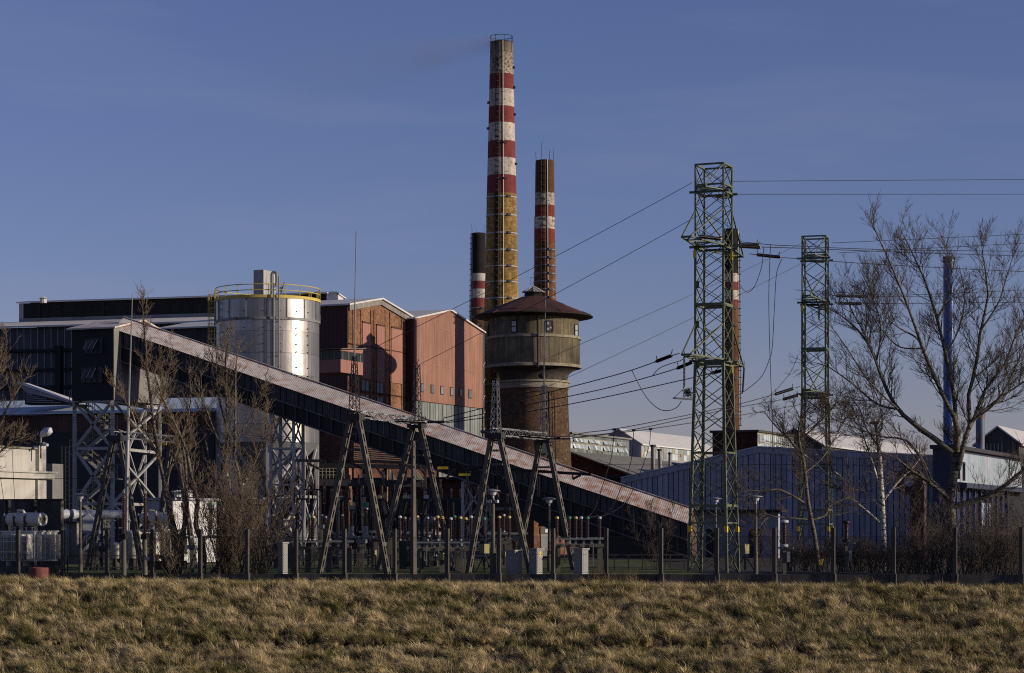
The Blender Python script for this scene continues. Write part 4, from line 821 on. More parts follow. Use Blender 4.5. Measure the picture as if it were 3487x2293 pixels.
# brick block below the slim chimney
bk = PT(2578, 283); e = empty('brick_block', bk, 'dark brick block under the slim chimney, with a glazed lit side', 'boiler house')
bl = (along(bk, Lv, 2426) - bk).length; bw_ = (along(bk, Gv, 2702) - bk).length; zbk = ZV(1472, 283)
MB().ob(bk, -bl, 0, 0, bw_, 0, zbk).build('wall', 'brick_dark', e); MB().ob(bk, -bl - .3, .3, -.3, bw_ + .3, zbk, zbk + 0.3).build('roof', 'concrete_dark', e)
for k in range(18):
    b0, b1 = bw_ * k / 18 + 0.1, bw_ * (k + 1) / 18 - 0.1
    for r0, r1 in ((0.1, 0.5), (0.55, 0.95)): MB().ob(bk, 0.0, 0.09, b0, b1, zbk - 2.6 + 2.5 * r0, zbk - 2.6 + 2.5 * r1).build('pane', 'glass_pale', e)
MB().ob(bk, 0.0, 0.05, 0, bw_, zbk - 2.6, zbk - 0.05).build('window_frame', 'frame_pale', e)
# second white-roofed hall, right
def whall(label, u0, v0, d, ufar, upk, vpk, wallm):
    c = PT(u0, d); z = ZV(v0, d); fr = (along(c, Gv, ufar) - c).length; hf = (along(c, -Lv, upk) - c).length; zp = ZV(vpk, along(c, Lv, upk).y)
    e = empty('white_roofed_hall', c, label, 'factory hall'); q = lambda a, b, z: c + Lv * a + Gv * b + UP * z
    MB().prism([q(0, 0, 0), q(0, 0, z), q(-hf, 0, zp), q(-2 * hf, 0, z), q(-2 * hf, 0, 0)], Gv * fr).build('wall', wallm, e)
    for s_ in (1, -1):
        a0 = 0.5 if s_ > 0 else -2 * hf - 0.5
        MB().prism([q(a0, -0.4, z - 0.25), q(-hf, -0.4, zp), q(-hf, -0.4, zp + 0.2), q(a0, -0.4, z - 0.05)], Gv * (fr + 0.8)).build('roof', 'roof_white', e)
    return e, q, z, fr, hf, zp
whall('far white-roofed hall seen over the ridge of the blue-grey shed', 2800, 1515, 330, 3190, 2705, 1462, 'concrete_dark')
e, q, z, fr, hf, zp = whall('gabled hall with dark window at the far right edge', 3470, 1512, 260, 3800, 3398, 1455, 'concrete_dark')
MB().prism([q(-hf * 1.5, -0.06, z + 0.1), q(-hf * 0.8, -0.06, z + 0.1), q(-hf * 0.8, -0.06, z - 3.5), q(-hf * 1.5, -0.06, z - 3.5)], Gv * 0.05).build('window', 'glass_dark', e)
for k in range(5): b = -hf * (1.5 - 0.7 * k / 4); MB().prism([q(b - .06, -0.14, z + 0.1), q(b + .06, -0.14, z + 0.1), q(b + .06, -0.14, z - 3.5), q(b - .06, -0.14, z - 3.5)], Gv * 0.08).build('glazing_bar', 'frame_pale', e)
# blue-grey shed
sc0 = PT(2115, 190); e = empty('panel_shed', sc0, 'wide blue-grey shed of vertical sheet panels behind the pylons', 'shed')
ta = lambda u: (along(sc0, Lv, u) - sc0).length
topl = [(0.0, ZV(1632, 190)), (ta(2580), ZV(1526, along(sc0, Lv, 2580).y)), (ta(3300), ZV(1562, along(sc0, Lv, 3300).y))]
def ztop(t):
    for (t0, a), (t1, b) in zip(topl[:-1], topl[1:]):
        if t0 <= t <= t1: return a + (b - a) * (t - t0) / (t1 - t0)
    return topl[-1][1]
TT = topl[-1][0]; q = lambda t, b, z: sc0 + Lv * t + Gv * b + UP * z
MB().prism([q(0, 0.08, 0), q(TT, 0.08, 0), q(TT, 0.08, topl[2][1]), q(topl[1][0], 0.08, topl[1][1]), q(0, 0.08, topl[0][1])], Gv * 40).build('wall', 'steel_black', e)
npn = int(TT / 0.475)
for k in range(npn):
    t0, t1 = TT * k / npn + 0.035, TT * (k + 1) / npn - 0.035
    MB().prism([q(t0, 0, 0.2), q(t1, 0, 0.2), q(t1, 0, ztop(t1) - 0.02), q(t0, 0, ztop(t0) - 0.02)], Gv * 0.07).build('wall_panel', 'shed_blue', e)
for (t0, za_), (t1, zb2) in zip(topl[:-1], topl[1:]):
    MB().prism([q(t0, -0.1, za_ - 0.42), q(t1, -0.1, zb2 - 0.42), q(t1, -0.1, zb2 + 0.06), q(t0, -0.1, za_ + 0.06)], Gv * 0.09).build('fascia', 'shed_blue', e)
    MB().prism([q(t0, -0.16, za_ + 0.06), q(t1, -0.16, zb2 + 0.06), q(t1, -0.16, zb2 + 0.16), q(t0, -0.16, za_ + 0.16)], Gv * 40.4).build('roof', 'shed_trim', e)
# white low building behind the pylon
wl0 = PT(2650, 158); wlL = (along(wl0, Lv, 2335) - wl0).length; e = empty('switch_house', wl0, 'low white-walled switch house with thin dark flat roof behind the pylon', 'switch house')
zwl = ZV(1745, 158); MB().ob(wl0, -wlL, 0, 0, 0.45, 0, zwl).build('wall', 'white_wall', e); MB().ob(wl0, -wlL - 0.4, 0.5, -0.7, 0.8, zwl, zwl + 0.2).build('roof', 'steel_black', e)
for a in (-5.4, -2.2): MB().ob(wl0, a, a + 1.0, -0.04, 0.1, 0, 2.1).build('door', 'steel_dark', e)
# blue corrugated works building at the right edge
bb = PT(3240, 172); e = empty('blue_works', bb, 'blue corrugated works building with pale cyan upper wall, right edge', 'factory hall')
zb1, zb0 = ZV(1528, 172), ZV(1640, 172); bL = (along(bb, Lv, 3176) - bb).length
MB().ob(bb, -bL, 0, 0, 30, 0, zb1).build('wall', 'navy', e)
MB().ob(bb, 0.02, 0.16, 0.0, 30, zb0, zb1 - 0.25).build('upper_cladding', 'cyan_sheet', e)
MB().ob(bb, -bL - .2, 0.4, -.2, 30, zb1, zb1 + 0.3).build('roof', 'steel_dark', e)
MB().ob(bb, 0.0, 1.2, 0.0, 30, zb0 - 0.5, zb0 - 0.12).build('canopy', 'navy', e)
for k in range(10): b = 1 + 2.4 * k; MB().ob(bb, 0.05, 0.25, b, b + 0.25, 0, zb0 - 0.5).build('column', 'stack_blue', e)
for b in (11.5, 12.9, 14.6): MB().ob(bb, 0.02, 0.14, b, b + 1.1, ZV(1790, 168), ZV(1705, 168)).build('door_leaf', 'cyan_sheet', e)
MB().path([bb + Lv * 0.45 + Gv * 0.6 + UP * (zb0 + 0.2), bb + Lv * 0.45 + Gv * 0.6 + UP * (zb0 + 1.5), bb + Lv * 0.45 + Gv * 2.6 + UP * (zb0 + 1.5), bb + Lv * 0.45 + Gv * 2.6 + UP * (zb0 + 0.1)], 0.12, 8).build('pipe_bend', 'navy', e)
# blower with duct
bw0 = P(3100, 1640, 150); e = empty('blower', PT(3112, 150), 'dark round blower casing with a downward duct beside the blue building', 'blower')
MB().path([bw0 - Gv * 0.35, bw0 + Gv * 0.35], 0.95, 24).build('casing', 'rusty_sheet', e)
MB().path([bw0 - Gv * 0.42, bw0 - Gv * 0.30], 0.35, 18).build('inlet', 'white_wall', e)
MB().ob(PT(3122, 150), -0.4, 0.55, -0.3, 0.5, 0, ZV(1640, 150)).build('duct', 'rusty_sheet', e)
# rendered white house, far left
hw = PT(-60, 142); e = empty('white_house', hw, 'cream rendered flat-roofed house with cornice at the left edge', 'house')
wr = (along(hw, Gv, 158) - hw).length; zt2, zc_ = ZV(1548, 150), ZV(1634, 150)
MB().ob(hw, -8, 0, 0, wr, 0, zc_).build('lower_wall', 'render_white', e)
MB().ob(hw, -7.7, -0.15, 0, wr - 0.35, zc_, zt2 + 0.25).build('upper_wall', 'render_white', e)
MB().ob(hw, -8, 0.35, -.3, wr + 0.45, zc_, zc_ + 0.38).build('cornice', 'render_white', e)
MB().ob(hw, -8, 0.5, -.3, wr + 0.65, zc_ + 0.38, zc_ + 0.50).build('cornice', 'render_white', e)
MB().ob(hw, -7.9, 0.02, -.1, wr - 0.1, zt2 + 0.25, zt2 + 0.37).build('coping', 'concrete', e)
MB().ob(hw, -0.4, 0.12, wr - 1.0, wr - 0.2, zc_ + 0.5, zt2 + 0.5).build('corner_pier', 'render_white', e)
bar(e, 'rain_pipe', hw + Gv * (wr - 1.2) + Lv * 0.1, hw + Gv * (wr - 1.2) + Lv * 0.1 + UP * zc_, 0.1, 0.1, 'concrete')
pf = hw + Gv * (wr - 0.6) + UP * (zt2 + 0.4); e2 = empty('flood_lamp', pf, 'white flood lamp on a short pole above the cream house', 'lamp')
pf = P(139, 1540, 147); MB().tube(P(139, 1562, 147), P(139, 1488, 147), 0.06, n=6).build('pole', 'steel_grey', e2)
MB().path([P(140, 1486, 147), P(146, 1478, 146.7), P(158, 1471, 146.5), P(170, 1470, 146.4), P(175, 1476, 146.4)], [0.10, 0.22, 0.30, 0.28, 0.12], 12).build('lamp_head', 'cap_white', e2, True)
MB().path([P(148, 1510, 147), P(162, 1516, 146.6)], 0.1, 8).build('camera_housing', 'cap_white', e2)
gs = PT(156, 154); tag(MB().ob(gs, 0, 0.55, 0, 1.3, 0, ZV(1580, 154)).build('sheet_shed', 'grey_sheet'), 'narrow green-grey corrugated shed beside the cream house', 'shed')
e = empty('ladder_mast', PT(218, 160), 'dark caged ladder mast between the cream house and the stair tower', 'ladder')
for u in (210, 223, 236): bar(e, 'rail', PT(u, 160), P(u, 1520, 160), 0.08, 0.08, 'steel_dark')
for k in range(18): bar(e, 'rung', P(222, 1525 + 16 * k, 160), P(237, 1525 + 16 * k, 160), 0.05, 0.05, 'steel_dark')
# brick building with doorway under the conveyor
bd = PT(1818, 168); e = empty('brick_gatehouse', bd, 'small brick building with a doorway and white sign below the conveyor', 'gatehouse')
bl = (along(bd, Lv, 1700) - bd).length; bwid = (along(bd, Gv, 2062) - bd).length; zbd = ZV(1738, 168)
MB().ob(bd, -bl, 0, 0, bwid, 0, zbd).build('wall', 'brick_shed', e); MB().ob(bd, -bl - .3, .35, -.3, bwid + .3, zbd, zbd + 0.25).build('roof', 'concrete', e)
gb = lambda u: (along(bd, Gv, u) - bd).length
MB().ob(bd, 0.02, 0.10, gb(1838), gb(1880), 0, ZV(1820, 169)).build('door', 'steel_grey', e)
MB().ob(bd, 0.02, 0.5, gb(1834), gb(1893), ZV(1788, 169), ZV(1783, 169)).build('canopy', 'steel_black', e)
MB().ob(bd, 0.02, 0.10, gb(1836), gb(1890), ZV(1818, 169), ZV(1796, 169)).build('lintel', 'concrete_dark', e)
sg = MB().ob(bd, 0.10, 0.14, gb(1845), gb(1882), ZV(1782, 169), ZV(1766, 169)).build('sign_board', 'cap_white', e)
for k, (a, b_, z) in enumerate(((1848, 1856, 1769), (1858, 1866, 1769.5), (1858, 1868, 1774), (1849, 1876, 1777), (1855, 1872, 1780))): MB().ob(bd, 0.141, 0.146, gb(a), gb(b_), ZV(z + 0.9, 169), ZV(z - 0.6, 169)).build('sign_line', 'steel_dark', sg)
MB().ob(bd, 0.11, 0.14, gb(1850), gb(1866), ZV(1814, 169), ZV(1802, 169)).build('notice', 'cap_white', e)
# ------------------------------------------------------------------ lattice pylons
Z0 = -0.1
def pylon(label):
    """square lattice tower in its own axes, near face towards -y; base at the origin"""
    e = empty('pylon', (0, 0, 0), label, 'pylon', 'green lattice pylons')
    H = 20.05; Zk = 10.2; hb, ht = 0.98, 0.715
    def half(z): return hb + (ht - hb) * min(z / Zk, 1.0)
    X, Y = Vector((1, 0, 0)), Vector((0, 1, 0))
    def cn(k, z):
        h = half(z); sx, sy = ((-1, -1), (1, -1), (1, 1), (-1, 1))[k]; return X * sx * h + Y * sy * h + UP * z
    for k in range(4):
        for z0, z1, w in ((0, Zk, 0.13), (Zk, 16.0, 0.10), (16.0, H, 0.075)):
            bar(e, 'leg', cn(k, z0), cn(k, z1 + 0.02), w, w, 'green_paint')
    lv = [0.0, 1.25, 2.45, 3.6, 4.75, 5.9, 7.0, 8.1, 9.15, 10.2, 11.2, 12.2, 13.2, 14.15, 15.1, 16.0, 17.0, 18.0, 19.05, H]
    for i, (z0, z1) in enumerate(zip(lv[:-1], lv[1:])):
        for k in range(4):
            k2 = (k + 1) % 4; w = 0.062 if z0 < Zk else 0.052
            bar(e, 'brace', cn(k, z0), cn(k2, z1), w, w * 0.5, 'green_paint'); bar(e, 'brace', cn(k2, z0), cn(k, z1), w, w * 0.6, 'green_paint')
            if z1 in (H, 10.2, 16.0, 19.05, 13.2) or i in (1, 4): bar(e, 'strut', cn(k, z1), cn(k2, z1), 0.10, 0.08, 'green_paint')
            if 9 < z0 < 16 and i % 2 == 0:
                d = (cn(k2, z1) - cn(k, z1)).normalized(); MB().box(cn(k, z1) + d * 0.10, d * 0.10, d.cross(UP) * 0.02, UP * 0.17).build('gusset', 'green_paint', e)
    def arm(z, reach, tie, tipx=0.0, w=0.10):
        for s in (-1, 1):
            tip = Y * s * (half(z) + reach) + UP * z; pc = (0, 1) if s < 0 else (3, 2)
            tips = [tip - X * 0.22, tip + X * 0.22]
            ar = MB(); 
            for kk, tp in zip(pc, tips):
                bar(e, 'arm_chord', cn(kk, z), tp, w, w * 0.8, 'green_paint')
                bar(e, 'arm_tie', cn(kk, z + tie), tp + UP * 0.05, w * 0.7, w * 0.6, 'green_paint')
            bar(e, 'arm_tip', tips[0] - X * 0.05, tips[1] + X * 0.05, w * 1.2, w, 'green_paint')
            for t in (0.33, 0.66):
                a, b = cn(pc[0], z).lerp(tips[0], t), cn(pc[1], z).lerp(tips[1], t); bar(e, 'arm_lacing', a, b, w * 0.6, w * 0.5, 'green_paint')
            a, b, c2, d2 = cn(pc[0], z), cn(pc[1], z).lerp(tips[1], 0.33), cn(pc[0], z).lerp(tips[0], 0.66), tips[1]
            for p, q in ((a, b), (b, c2), (c2, d2)): bar(e, 'arm_lacing', p, q, w * 0.6, w * 0.5, 'green_paint')
        for kk in (0, 2):
            pa, pb = cn(kk, z), cn((kk + 1) % 4, z); d = (pb - pa).normalized(); bar(e, 'arm_beam', pa - d * 0.3 - UP * 0.05, pb + d * 0.3 - UP * 0.05, 0.10, 0.11, 'green_paint')
        for kk in (1, 3): bar(e, 'arm_beam', cn(kk, z) - UP * 0.04, cn((kk + 1) % 4, z) - UP * 0.04, 0.09, 0.09, 'green_paint')
    arm(10.45, 3.5, 1.75, w=0.09); arm(16.05, 3.5, 1.75, w=0.09); arm(18.75, 1.3, 1.25, w=0.06)
    for z in (13.15, 3.3):
        for kk in range(4): bar(e, 'platform_beam', cn(kk, z), cn((kk + 1) % 4, z), 0.14, 0.12, 'green_paint')
    for kk in (0, 1, 2): 
        h = half(2.3); p = cn(kk, 2.0); q = cn(kk, 2.3); bar(e, 'number_band', p, q, 0.16, 0.16, 'sign_yellow')
    # step bolts on the near right leg
    sb = MB(); z = 1.5
    while z < 19: c = cn(1, z); sb.box(c + X * 0.13, X * 0.08, Y * 0.015, UP * 0.015); z += 0.4
    tag(sb.build('step_bolts', 'green_paint', e), kind='stuff')
    for sx, zz in ((-1, 16.0), (1, 16.0), (1, 10.4)):
        MB().box(cn(0 if sx < 0 else 2, zz) - UP * 0.35 - Y * 0.1, X * 0.07, Y * 0.02, UP * 0.2).build('phase_plate', 'sign_yellow', e)
    return e, cn
PY1, cn1 = pylon('nearer and taller green lattice pylon, right of the centre')
b_ = PT(2475, 107.3); PY1.location = (b_ + (-Lv + Gv) * 0.98) + UP * (-0.05); PY1.rotation_euler = (0, 0, -TH)
PY2 = copy_tree(PY1); PY2['label'] = 'farther green lattice pylon beside the big bare tree'
PY2.location = (PT(2815, 134) + (-Lv + Gv) * 0.98) + UP * (-0.05); PY2.rotation_euler = (0, 0, -R(15))
o = MB().box((0, 0, 0), (0.09, 0, 0), (0, 0.012, 0), (0, 0, 0.12)).build('warning_sign', 'cap_white', PY1); o.location = (0.98 * 0.93, -0.6, 4.0); o.rotation_euler = (0, 0, R(90))
# ------------------------------------------------------------------ insulators (shared meshes)
def ribbed(h, r, n=12, ribs=14):
    pr = [(r * 0.55, 0)]
    for k in range(ribs):
        z = h * (k + 0.1) / ribs; dz = h / ribs; pr += [(r * 0.62, z), (r, z + dz * 0.25), (r, z + dz * 0.45), (r * 0.62, z + dz * 0.6)]
    pr.append((r * 0.55, h)); return MB().lathe((0, 0, 0), pr, n)
ME_INS = ribbed(1.0, 0.085).mesh('porcelain_column', 'porcelain', True)
ME_LONG = ribbed(1.0, 0.075, 10, 22).mesh('insulator_string', 'porcelain', True)
pm('glass_insulator', (0.016, 0.013, 0.012), 0.3, 0.0, 0.1, spec=0.5)
ME_LINE = ribbed(1.0, 0.075, 10, 22).mesh('insulator_string', 'glass_insulator', True)
ME_FLANGE = MB().lathe((0, 0, 0), [(0.09, 0), (0.09, 0.04), (0.055, 0.05), (0.055, 0.09)], 10).mesh('flange', 'galvanised', True)
ME_CAP = {c: MB().lathe((0, 0, 0), [(0.06, 0), (0.10, 0.02), (0.105, 0.09), (0.06, 0.13)], 10).mesh('cap', m, True) for c, m in (('y', 'cap_yellow'), ('g', 'cap_green'), ('w', 'cap_white'), ('n', 'galvanised'))}
def place(me, name, parent, loc, sc=(1, 1, 1), rot=None):
    o = link_mesh(name, me, parent, loc); o.scale = sc
    if rot is not None: o.rotation_mode = 'QUATERNION'; o.rotation_quaternion = rot
    return o
CN = {'y': 'yellow', 'g': 'green', 'w': 'white', 'n': 'bare'}
def post_ins(u, v0, v1, d, cap, label, r=1.0, group='post insulators of the disconnectors'):
    p = P(u, v1, d); h = S(v1 - v0, d); e = empty('post_insulator', p, label, 'insulator', group)
    place(ME_FLANGE, 'flange', e, p); place(ME_INS, 'porcelain', e, p + UP * 0.06, (r, r, h - 0.16)); place(ME_CAP[cap], 'cap', e, p + UP * (h - 0.12), (r * 0.9, r * 0.9, 1.0)); return e
def string(p, q, name, label, group=None, parent=None, thick=1.0, me=ME_LINE, link=None):
    p, q = Vector(p), Vector(q); d = q - p; rot = d.to_track_quat('Z', 'Y')
    if parent is None:
        e = empty(name, p, label, 'insulator', group)
        place(me, 'porcelain', e, p, (thick, thick, d.length), rot)
        for t in (0.0, 1.0): x = p.lerp(q, t); o = link_mesh('end_fitting', ME_FLANGE, e, x); o.rotation_mode = 'QUATERNION'; o.rotation_quaternion = rot; o.scale = (0.7, 0.7, 1.2)
        if link is not None: bar(e, 'link_rod', link, p if (link - p).length < (link - q).length else q, 0.035, 0.035, 'steel_black')
        for t in (0.06, 0.94):
            x = p.lerp(q, t); bar(e, 'arcing_horn', x, x + UP * 0.28 + d.normalized() * (0.08 if t > .5 else -.08), 0.03, 0.03, 'steel_black')
        return e
    return place(me, name, parent, p, (thick, thick, d.length), rot)
# ------------------------------------------------------------------ slotted concrete A-frame gantries
AS, BS = axes(24.0)
def slotted_leg(parent, foot, top, w=0.20, dep=0.33):
    d = (top - foot); ln = d.length; d.normalize(); s = MB(); g = BS
    sd = d.cross(g).normalized()
    for o_ in (-1, 1): s.box((foot + top) / 2 + g * o_ * (dep / 2 - 0.05), sd * w / 2, g * 0.05, d * ln / 2)
    k = 0.25
    while k < ln: s.box(foot + d * k, sd * w / 2 * 0.96, g * (dep / 2 - 0.1), d * 0.11); k += 0.62
    return s.build('leg', 'concrete_post', parent)
def aframe(e, ua, va, d, ul, ur):
    ap = P(ua, va, d); fl, fr = PT(ul, d), PT(ur, d)
    dl = (ap.x - fl.x); dr = (fr.x - ap.x)
    fl = Vector((ap.x, d, Z0)) - AS * (dl / AS.x * 0.99); fr = Vector((ap.x, d, Z0)) + AS * (dr / AS.x * 1.01)
    slotted_leg(e, fl, ap - AS * 0.22); slotted_leg(e, fr, ap + AS * 0.22)
    for t in (0.80, 0.9):
        bar(e, 'tie', fl.lerp(ap, t), fr.lerp(ap, t), 0.12, 0.10, 'concrete_post')
    MB().box(ap + UP * 0.05, AS * 0.42, BS * 0.3, UP * 0.14).build('head_plate', 'steel_dark', e); return ap
def lattice(e, p, q, w0, w1, n, mat, nm='mast', cw=0.05):
    """square lattice between two points, bars as parts"""
    d, a, b, ln = frame_of(p, q)
    if abs(d.z) > 0.9: a, b = AS, BS
    def c(k, t):
        w = (w0 + (w1 - w0) * t) / 2; sx, sy = ((-1, -1), (1, -1), (1, 1), (-1, 1))[k]; return p.lerp(q, t) + a * sx * w + b * sy * w
    for k in range(4): bar(e, nm + '_chord', c(k, 0), c(k, 1), cw, cw, mat)
    for i in range(n):
        t0, t1 = i / n, (i + 1) / n
        for k in range(4):
            k2 = (k + 1) % 4; bar(e, nm + '_lacing', c(k, t0) if i % 2 else c(k2, t0), c(k2, t1) if i % 2 else c(k, t1), cw * 0.6, cw * 0.5, mat)
def gantry(label, f1, f2, m1, m2, mat='concrete_post'):
    e = empty('portal_gantry', PT(f1[0], f1[2]), label, 'gantry', 'slotted concrete portal gantries')
    a1 = aframe(e, *f1); a2 = aframe(e, *f2) if f2[3] else P(f2[0], f2[1], f2[2])
    lattice(e, a1 + UP * 0.25, a2 + UP * 0.25, 0.34, 0.34, 12, 'galvanised', 'beam', 0.055)
    for ap, m in ((a1, m1), (a2, m2)):
        if not m: continue
        vtop, w0, w1, rod, mm = m; d = ap.y; top = P(0, vtop, d); tp = Vector((ap.x, ap.y, top.z)); lattice(e, ap + UP * 0.1, tp, w0, w1, 9, mm, 'mast', 0.045)
        if rod: MB().path([tp - UP * 0.2, tp + UP * 1.2, Vector((ap.x + 0.08, ap.y, ZV(rod, d)))], [0.045, 0.035, 0.018], 6).build('lightning_rod', 'steel_grey', e)
        else: bar(e, 'mast_prong', tp, tp + UP * 0.25 + AS * 0.12, 0.03, 0.03, 'steel_dark')
    return e, a1, a2
G1, a11, a12 = gantry('tall slotted A-frame gantry with long lightning rod, in front of the terracotta halls', (1207, 1425, 107, 1082, 1322), (1419, 1452, 114, 1283, 1545), (1212, 0.42, 0.16, 788, 'steel_dark'), (1241, 0.38, 0.24, None, 'steel_dark'))
G2, a21, a22 = gantry('slotted A-frame gantry with grey lattice masts in front of the water tower', (1688, 1488, 107, 1592, 1806), (1853, 1503, 115, 1757, 1952), (1297, 0.42, 0.22, None, 'galvanised'), (1312, 0.38, 0.20, 1020, 'galvanised'))
G0, a01, a02 = gantry('slotted A-frame gantry behind the left bare trees', (397, 1496, 118, 288, 490), (592, 1512, 126, 520, 668), None, None)
lm = empty('lightning_mast', PT(430, 112), 'slender leaning lightning mast in front of the stair tower', 'mast')
MB().path([PT(428, 112, Z0), P(434, 1500, 112)], [0.11, 0.09], 10).build('tube', 'galvanised', lm, True); MB().path([P(434, 1500, 112), P(443, 1240, 112), P(451, 1000, 112)], [0.06, 0.045, 0.018], 6).build('rod', 'steel_grey', lm, True)
for u, v in ((512, 1506), (560, 1512), (640, 1516)): MB().box(P(u, v, 121), AS * 0.14, BS * 0.02, UP * 0.08).build('phase_plate', 'sign_yellow', G0)
# heavy strain insulators hung on the gantry beams
for k, (p, q, lb) in enumerate(((P(1345, 1432, 110), P(1445, 1437, 111), 'horizontal strain insulator under the left gantry beam, left of the mast'), (P(1440, 1438, 112), P(1512, 1437, 112), 'long strain insulator leading right from the second A-frame head'),
    (P(1400, 1436, 113.5), P(1450, 1438, 112), 'short dark strain insulator across the second A-frame head'), (P(1765, 1483, 110), P(1850, 1490, 111), 'strain insulator under the right gantry beam before its end mast'), (P(1850, 1492, 111), P(1940, 1492, 112), 'long brown strain insulator in front of the tower shaft'), (P(1640, 1470, 112), P(1682, 1476, 110), 'short strain insulator at the left head of the right gantry'))): string(p, q, 'strain_insulator', lb, 'strain insulators of the gantries', thick=1.15)
# ------------------------------------------------------------------ bus beam with slanted disconnector insulators
def busbeam(label, u0, v0, u1, v1, d, items, signs=()):
    e = empty('bus_beam', P(u0, v0, d), label, 'bus beam'); p, q = P(u0, v0, d), P(u1, v1, d)
    for off in (0, 0.5): bar(e, 'beam', p + Vector((0, off, 0)), q + Vector((0, off, 0)), 0.10, 0.14, 'steel_black')
    for (ua, va, ub, vb) in items:
        string(P(ua, va, d - 0.2), P(ub, vb, d - 0.2), 'slanted_insulator', None, None, e, 1.0, ME_INS)
        bar(e, 'bracket', P(ua, va, d - 0.2), P(ua, v0 + (v1 - v0) * (ua - u0) / (u1 - u0), d), 0.06, 0.06, 'steel_dark')
        x = P(ub, vb, d - 0.2); MB().lathe(x, [(0.02, -0.05), (0.07, 0), (0.02, 0.05)], 8).build('terminal', 'galvanised', e)
    for (u, v, w, h) in signs: MB().box(P(u, v, d - 0.3), (S(w, d) / 2, 0, 0), (0, 0.02, 0), (0, 0, S(h, d) / 2)).build('number_plate', 'sign_yellow', e)
    return e
busbeam('left bus beam with slanted brown insulators behind the A-frames', 1008, 1568, 1420, 1576, 118, [(1052, 1580, 1088, 1598), (1195, 1576, 1235, 1596), (1282, 1592, 1306, 1622), (1358, 1578, 1388, 1598), (1426, 1588, 1450, 1620)])
busbeam('right bus beam with paired brown insulators and yellow plates under the conveyor', 1490, 1584, 2012, 1616, 118, [(1545, 1590, 1522, 1628), (1553, 1590, 1530, 1600), (1574, 1592, 1600, 1608), (1592, 1600, 1590, 1664), (1668, 1608, 1660, 1620), (1690, 1614, 1712, 1630), (1798, 1616, 1790, 1632), (1834, 1622, 1834, 1690), (1950, 1632, 1978, 1618)], [(1508, 1594, 36, 9), (1582, 1617, 40, 8)])
# ------------------------------------------------------------------ disconnector stands
def stand(label, u0, u1, v, d, legs, mat='concrete_post', extra=True):
    e = empty('equipment_stand', PT((u0 + u1) / 2, d), label, 'stand', 'concrete equipment stands')
    z = ZV(v, d); p, q = PT(u0, d, z), PT(u1, d, z); bar(e, 'beam', p, q, 0.34, 0.17, mat)
    for k, u in enumerate(legs): bar(e, 'leg', PT(u, d + 0.1 * (k % 2), Z0), PT(u, d + 0.1 * (k % 2), z - 0.08), 0.26, 0.26, mat)
    if extra:
        for off, zz, m in ((-0.15, 0.32, 'galvanised'), (0.25, 0.36, 'galvanised')):
            bar(e, 'rail', PT(u0 - 4, d + off, z + zz), PT(u1 + 8, d + off, z + zz), 0.08, 0.07, m)
        nn_ = max(2, int((u1 - u0) / 26))
        for k in range(nn_): u = u0 + (u1 - u0) * (k + 0.5) / nn_; bar(e, 'pedestal', PT(u, d, z + 0.08), PT(u, d, z + 0.33), 0.12, 0.12, 'galvanised')
        for k in range(4):
            u = u0 + (u1 - u0) * (0.18 + 0.2 * k); bar(e, 'operating_rod', PT(u, d - 0.25, 0.3), PT(u, d - 0.25, z + 0.1), 0.05, 0.05, 'galvanised')
        MB().box(PT(u0 + (u1 - u0) * 0.42, d - 0.3, 0.75), AS * 0.16, BS * 0.12, UP * 0.17).build('drive_box', 'box_olive', e)
    return e
stand('long concrete stand carrying the row of tall insulators, between the A-frames', 1415, 1624, 1870, 109, (1426, 1506, 1578, 1606))
stand('concrete stand with rails left of the tall A-frame, by the silo trestle', 992, 1197, 1867, 111, (1000, 1049, 1120, 1190))
stand('concrete stand at the left under the bare trees', 815, 902, 1853, 112, (836, 893))
stand('short concrete stand with two insulators left of the cabinets', 1690, 1742, 1846, 110, (1697, 1736), extra=False)
stand('concrete stand with six insulators below the low end of the conveyor', 1893, 2056, 1858, 108, (1899, 2043))
row = [(1362, 'w'), (1378, 'n'), (1400, 'w'), (1421, 'y'), (1455, 'n'), (1477, 'n'), (1490, 'y'), (1506, 'y'), (1535, 'w'), (1548, 'g'), (1568, 'y'), (1586, 'y'), (1604, 'w'), (1615, 'g'), (1649, 'g')]
ordn = ['first', 'second', 'third', 'fourth', 'fifth', 'sixth', 'seventh', 'eighth', 'ninth', 'tenth', 'eleventh', 'twelfth', 'thirteenth', 'fourteenth', 'last']
for k, (u, c) in enumerate(row): post_ins(u, 1757 + (k % 3) * 3, 1841, 109 + 0.3 * (k % 2), c, f'brown post insulator with {CN[c]} cap, {ordn[k]} from left in the long row')
for k, (u, c) in enumerate([(1700, 'y'), (1734, 'y')]): post_ins(u, 1758, 1836, 110, c, f'brown post insulator with yellow cap, {("left", "right")[k]} of the pair above the grey cabinets')
for k, (u, c) in enumerate([(1897, 'y'), (1939, 'g'), (1961, 'y'), (1979, 'w'), (2001, 'g'), (2042, 'w')]): post_ins(u, 1760, 1836, 108, c, f'brown post insulator with {CN[c]} cap, {ordn[k]} from left of six below the conveyor')
for k, (u, c) in enumerate([(999, 'y'), (1054, 'g'), (1067, 'y'), (1109, 'n'), (1123, 'g')]): post_ins(u, 1758, 1840, 111, c, f'brown post insulator with {CN[c]} cap, {ordn[k]} from left beside the silo trestle')
for k, u in enumerate((1004, 1051, 1105)):
    p, q = P(u, 1717, 113), P(u, 1664, 113); e = string(p, q, 'suspended_insulator', f'slim hanging brown insulator, {ordn[k]} of three in front of the silo legs', 'hanging insulators by the silo')
    bar(e, 'dropper', P(u, 1760, 113), p, 0.03, 0.03, 'steel_dark'); bar(e, 'dropper', q, P(u + 3, 1570, 116), 0.03, 0.03, 'steel_dark')
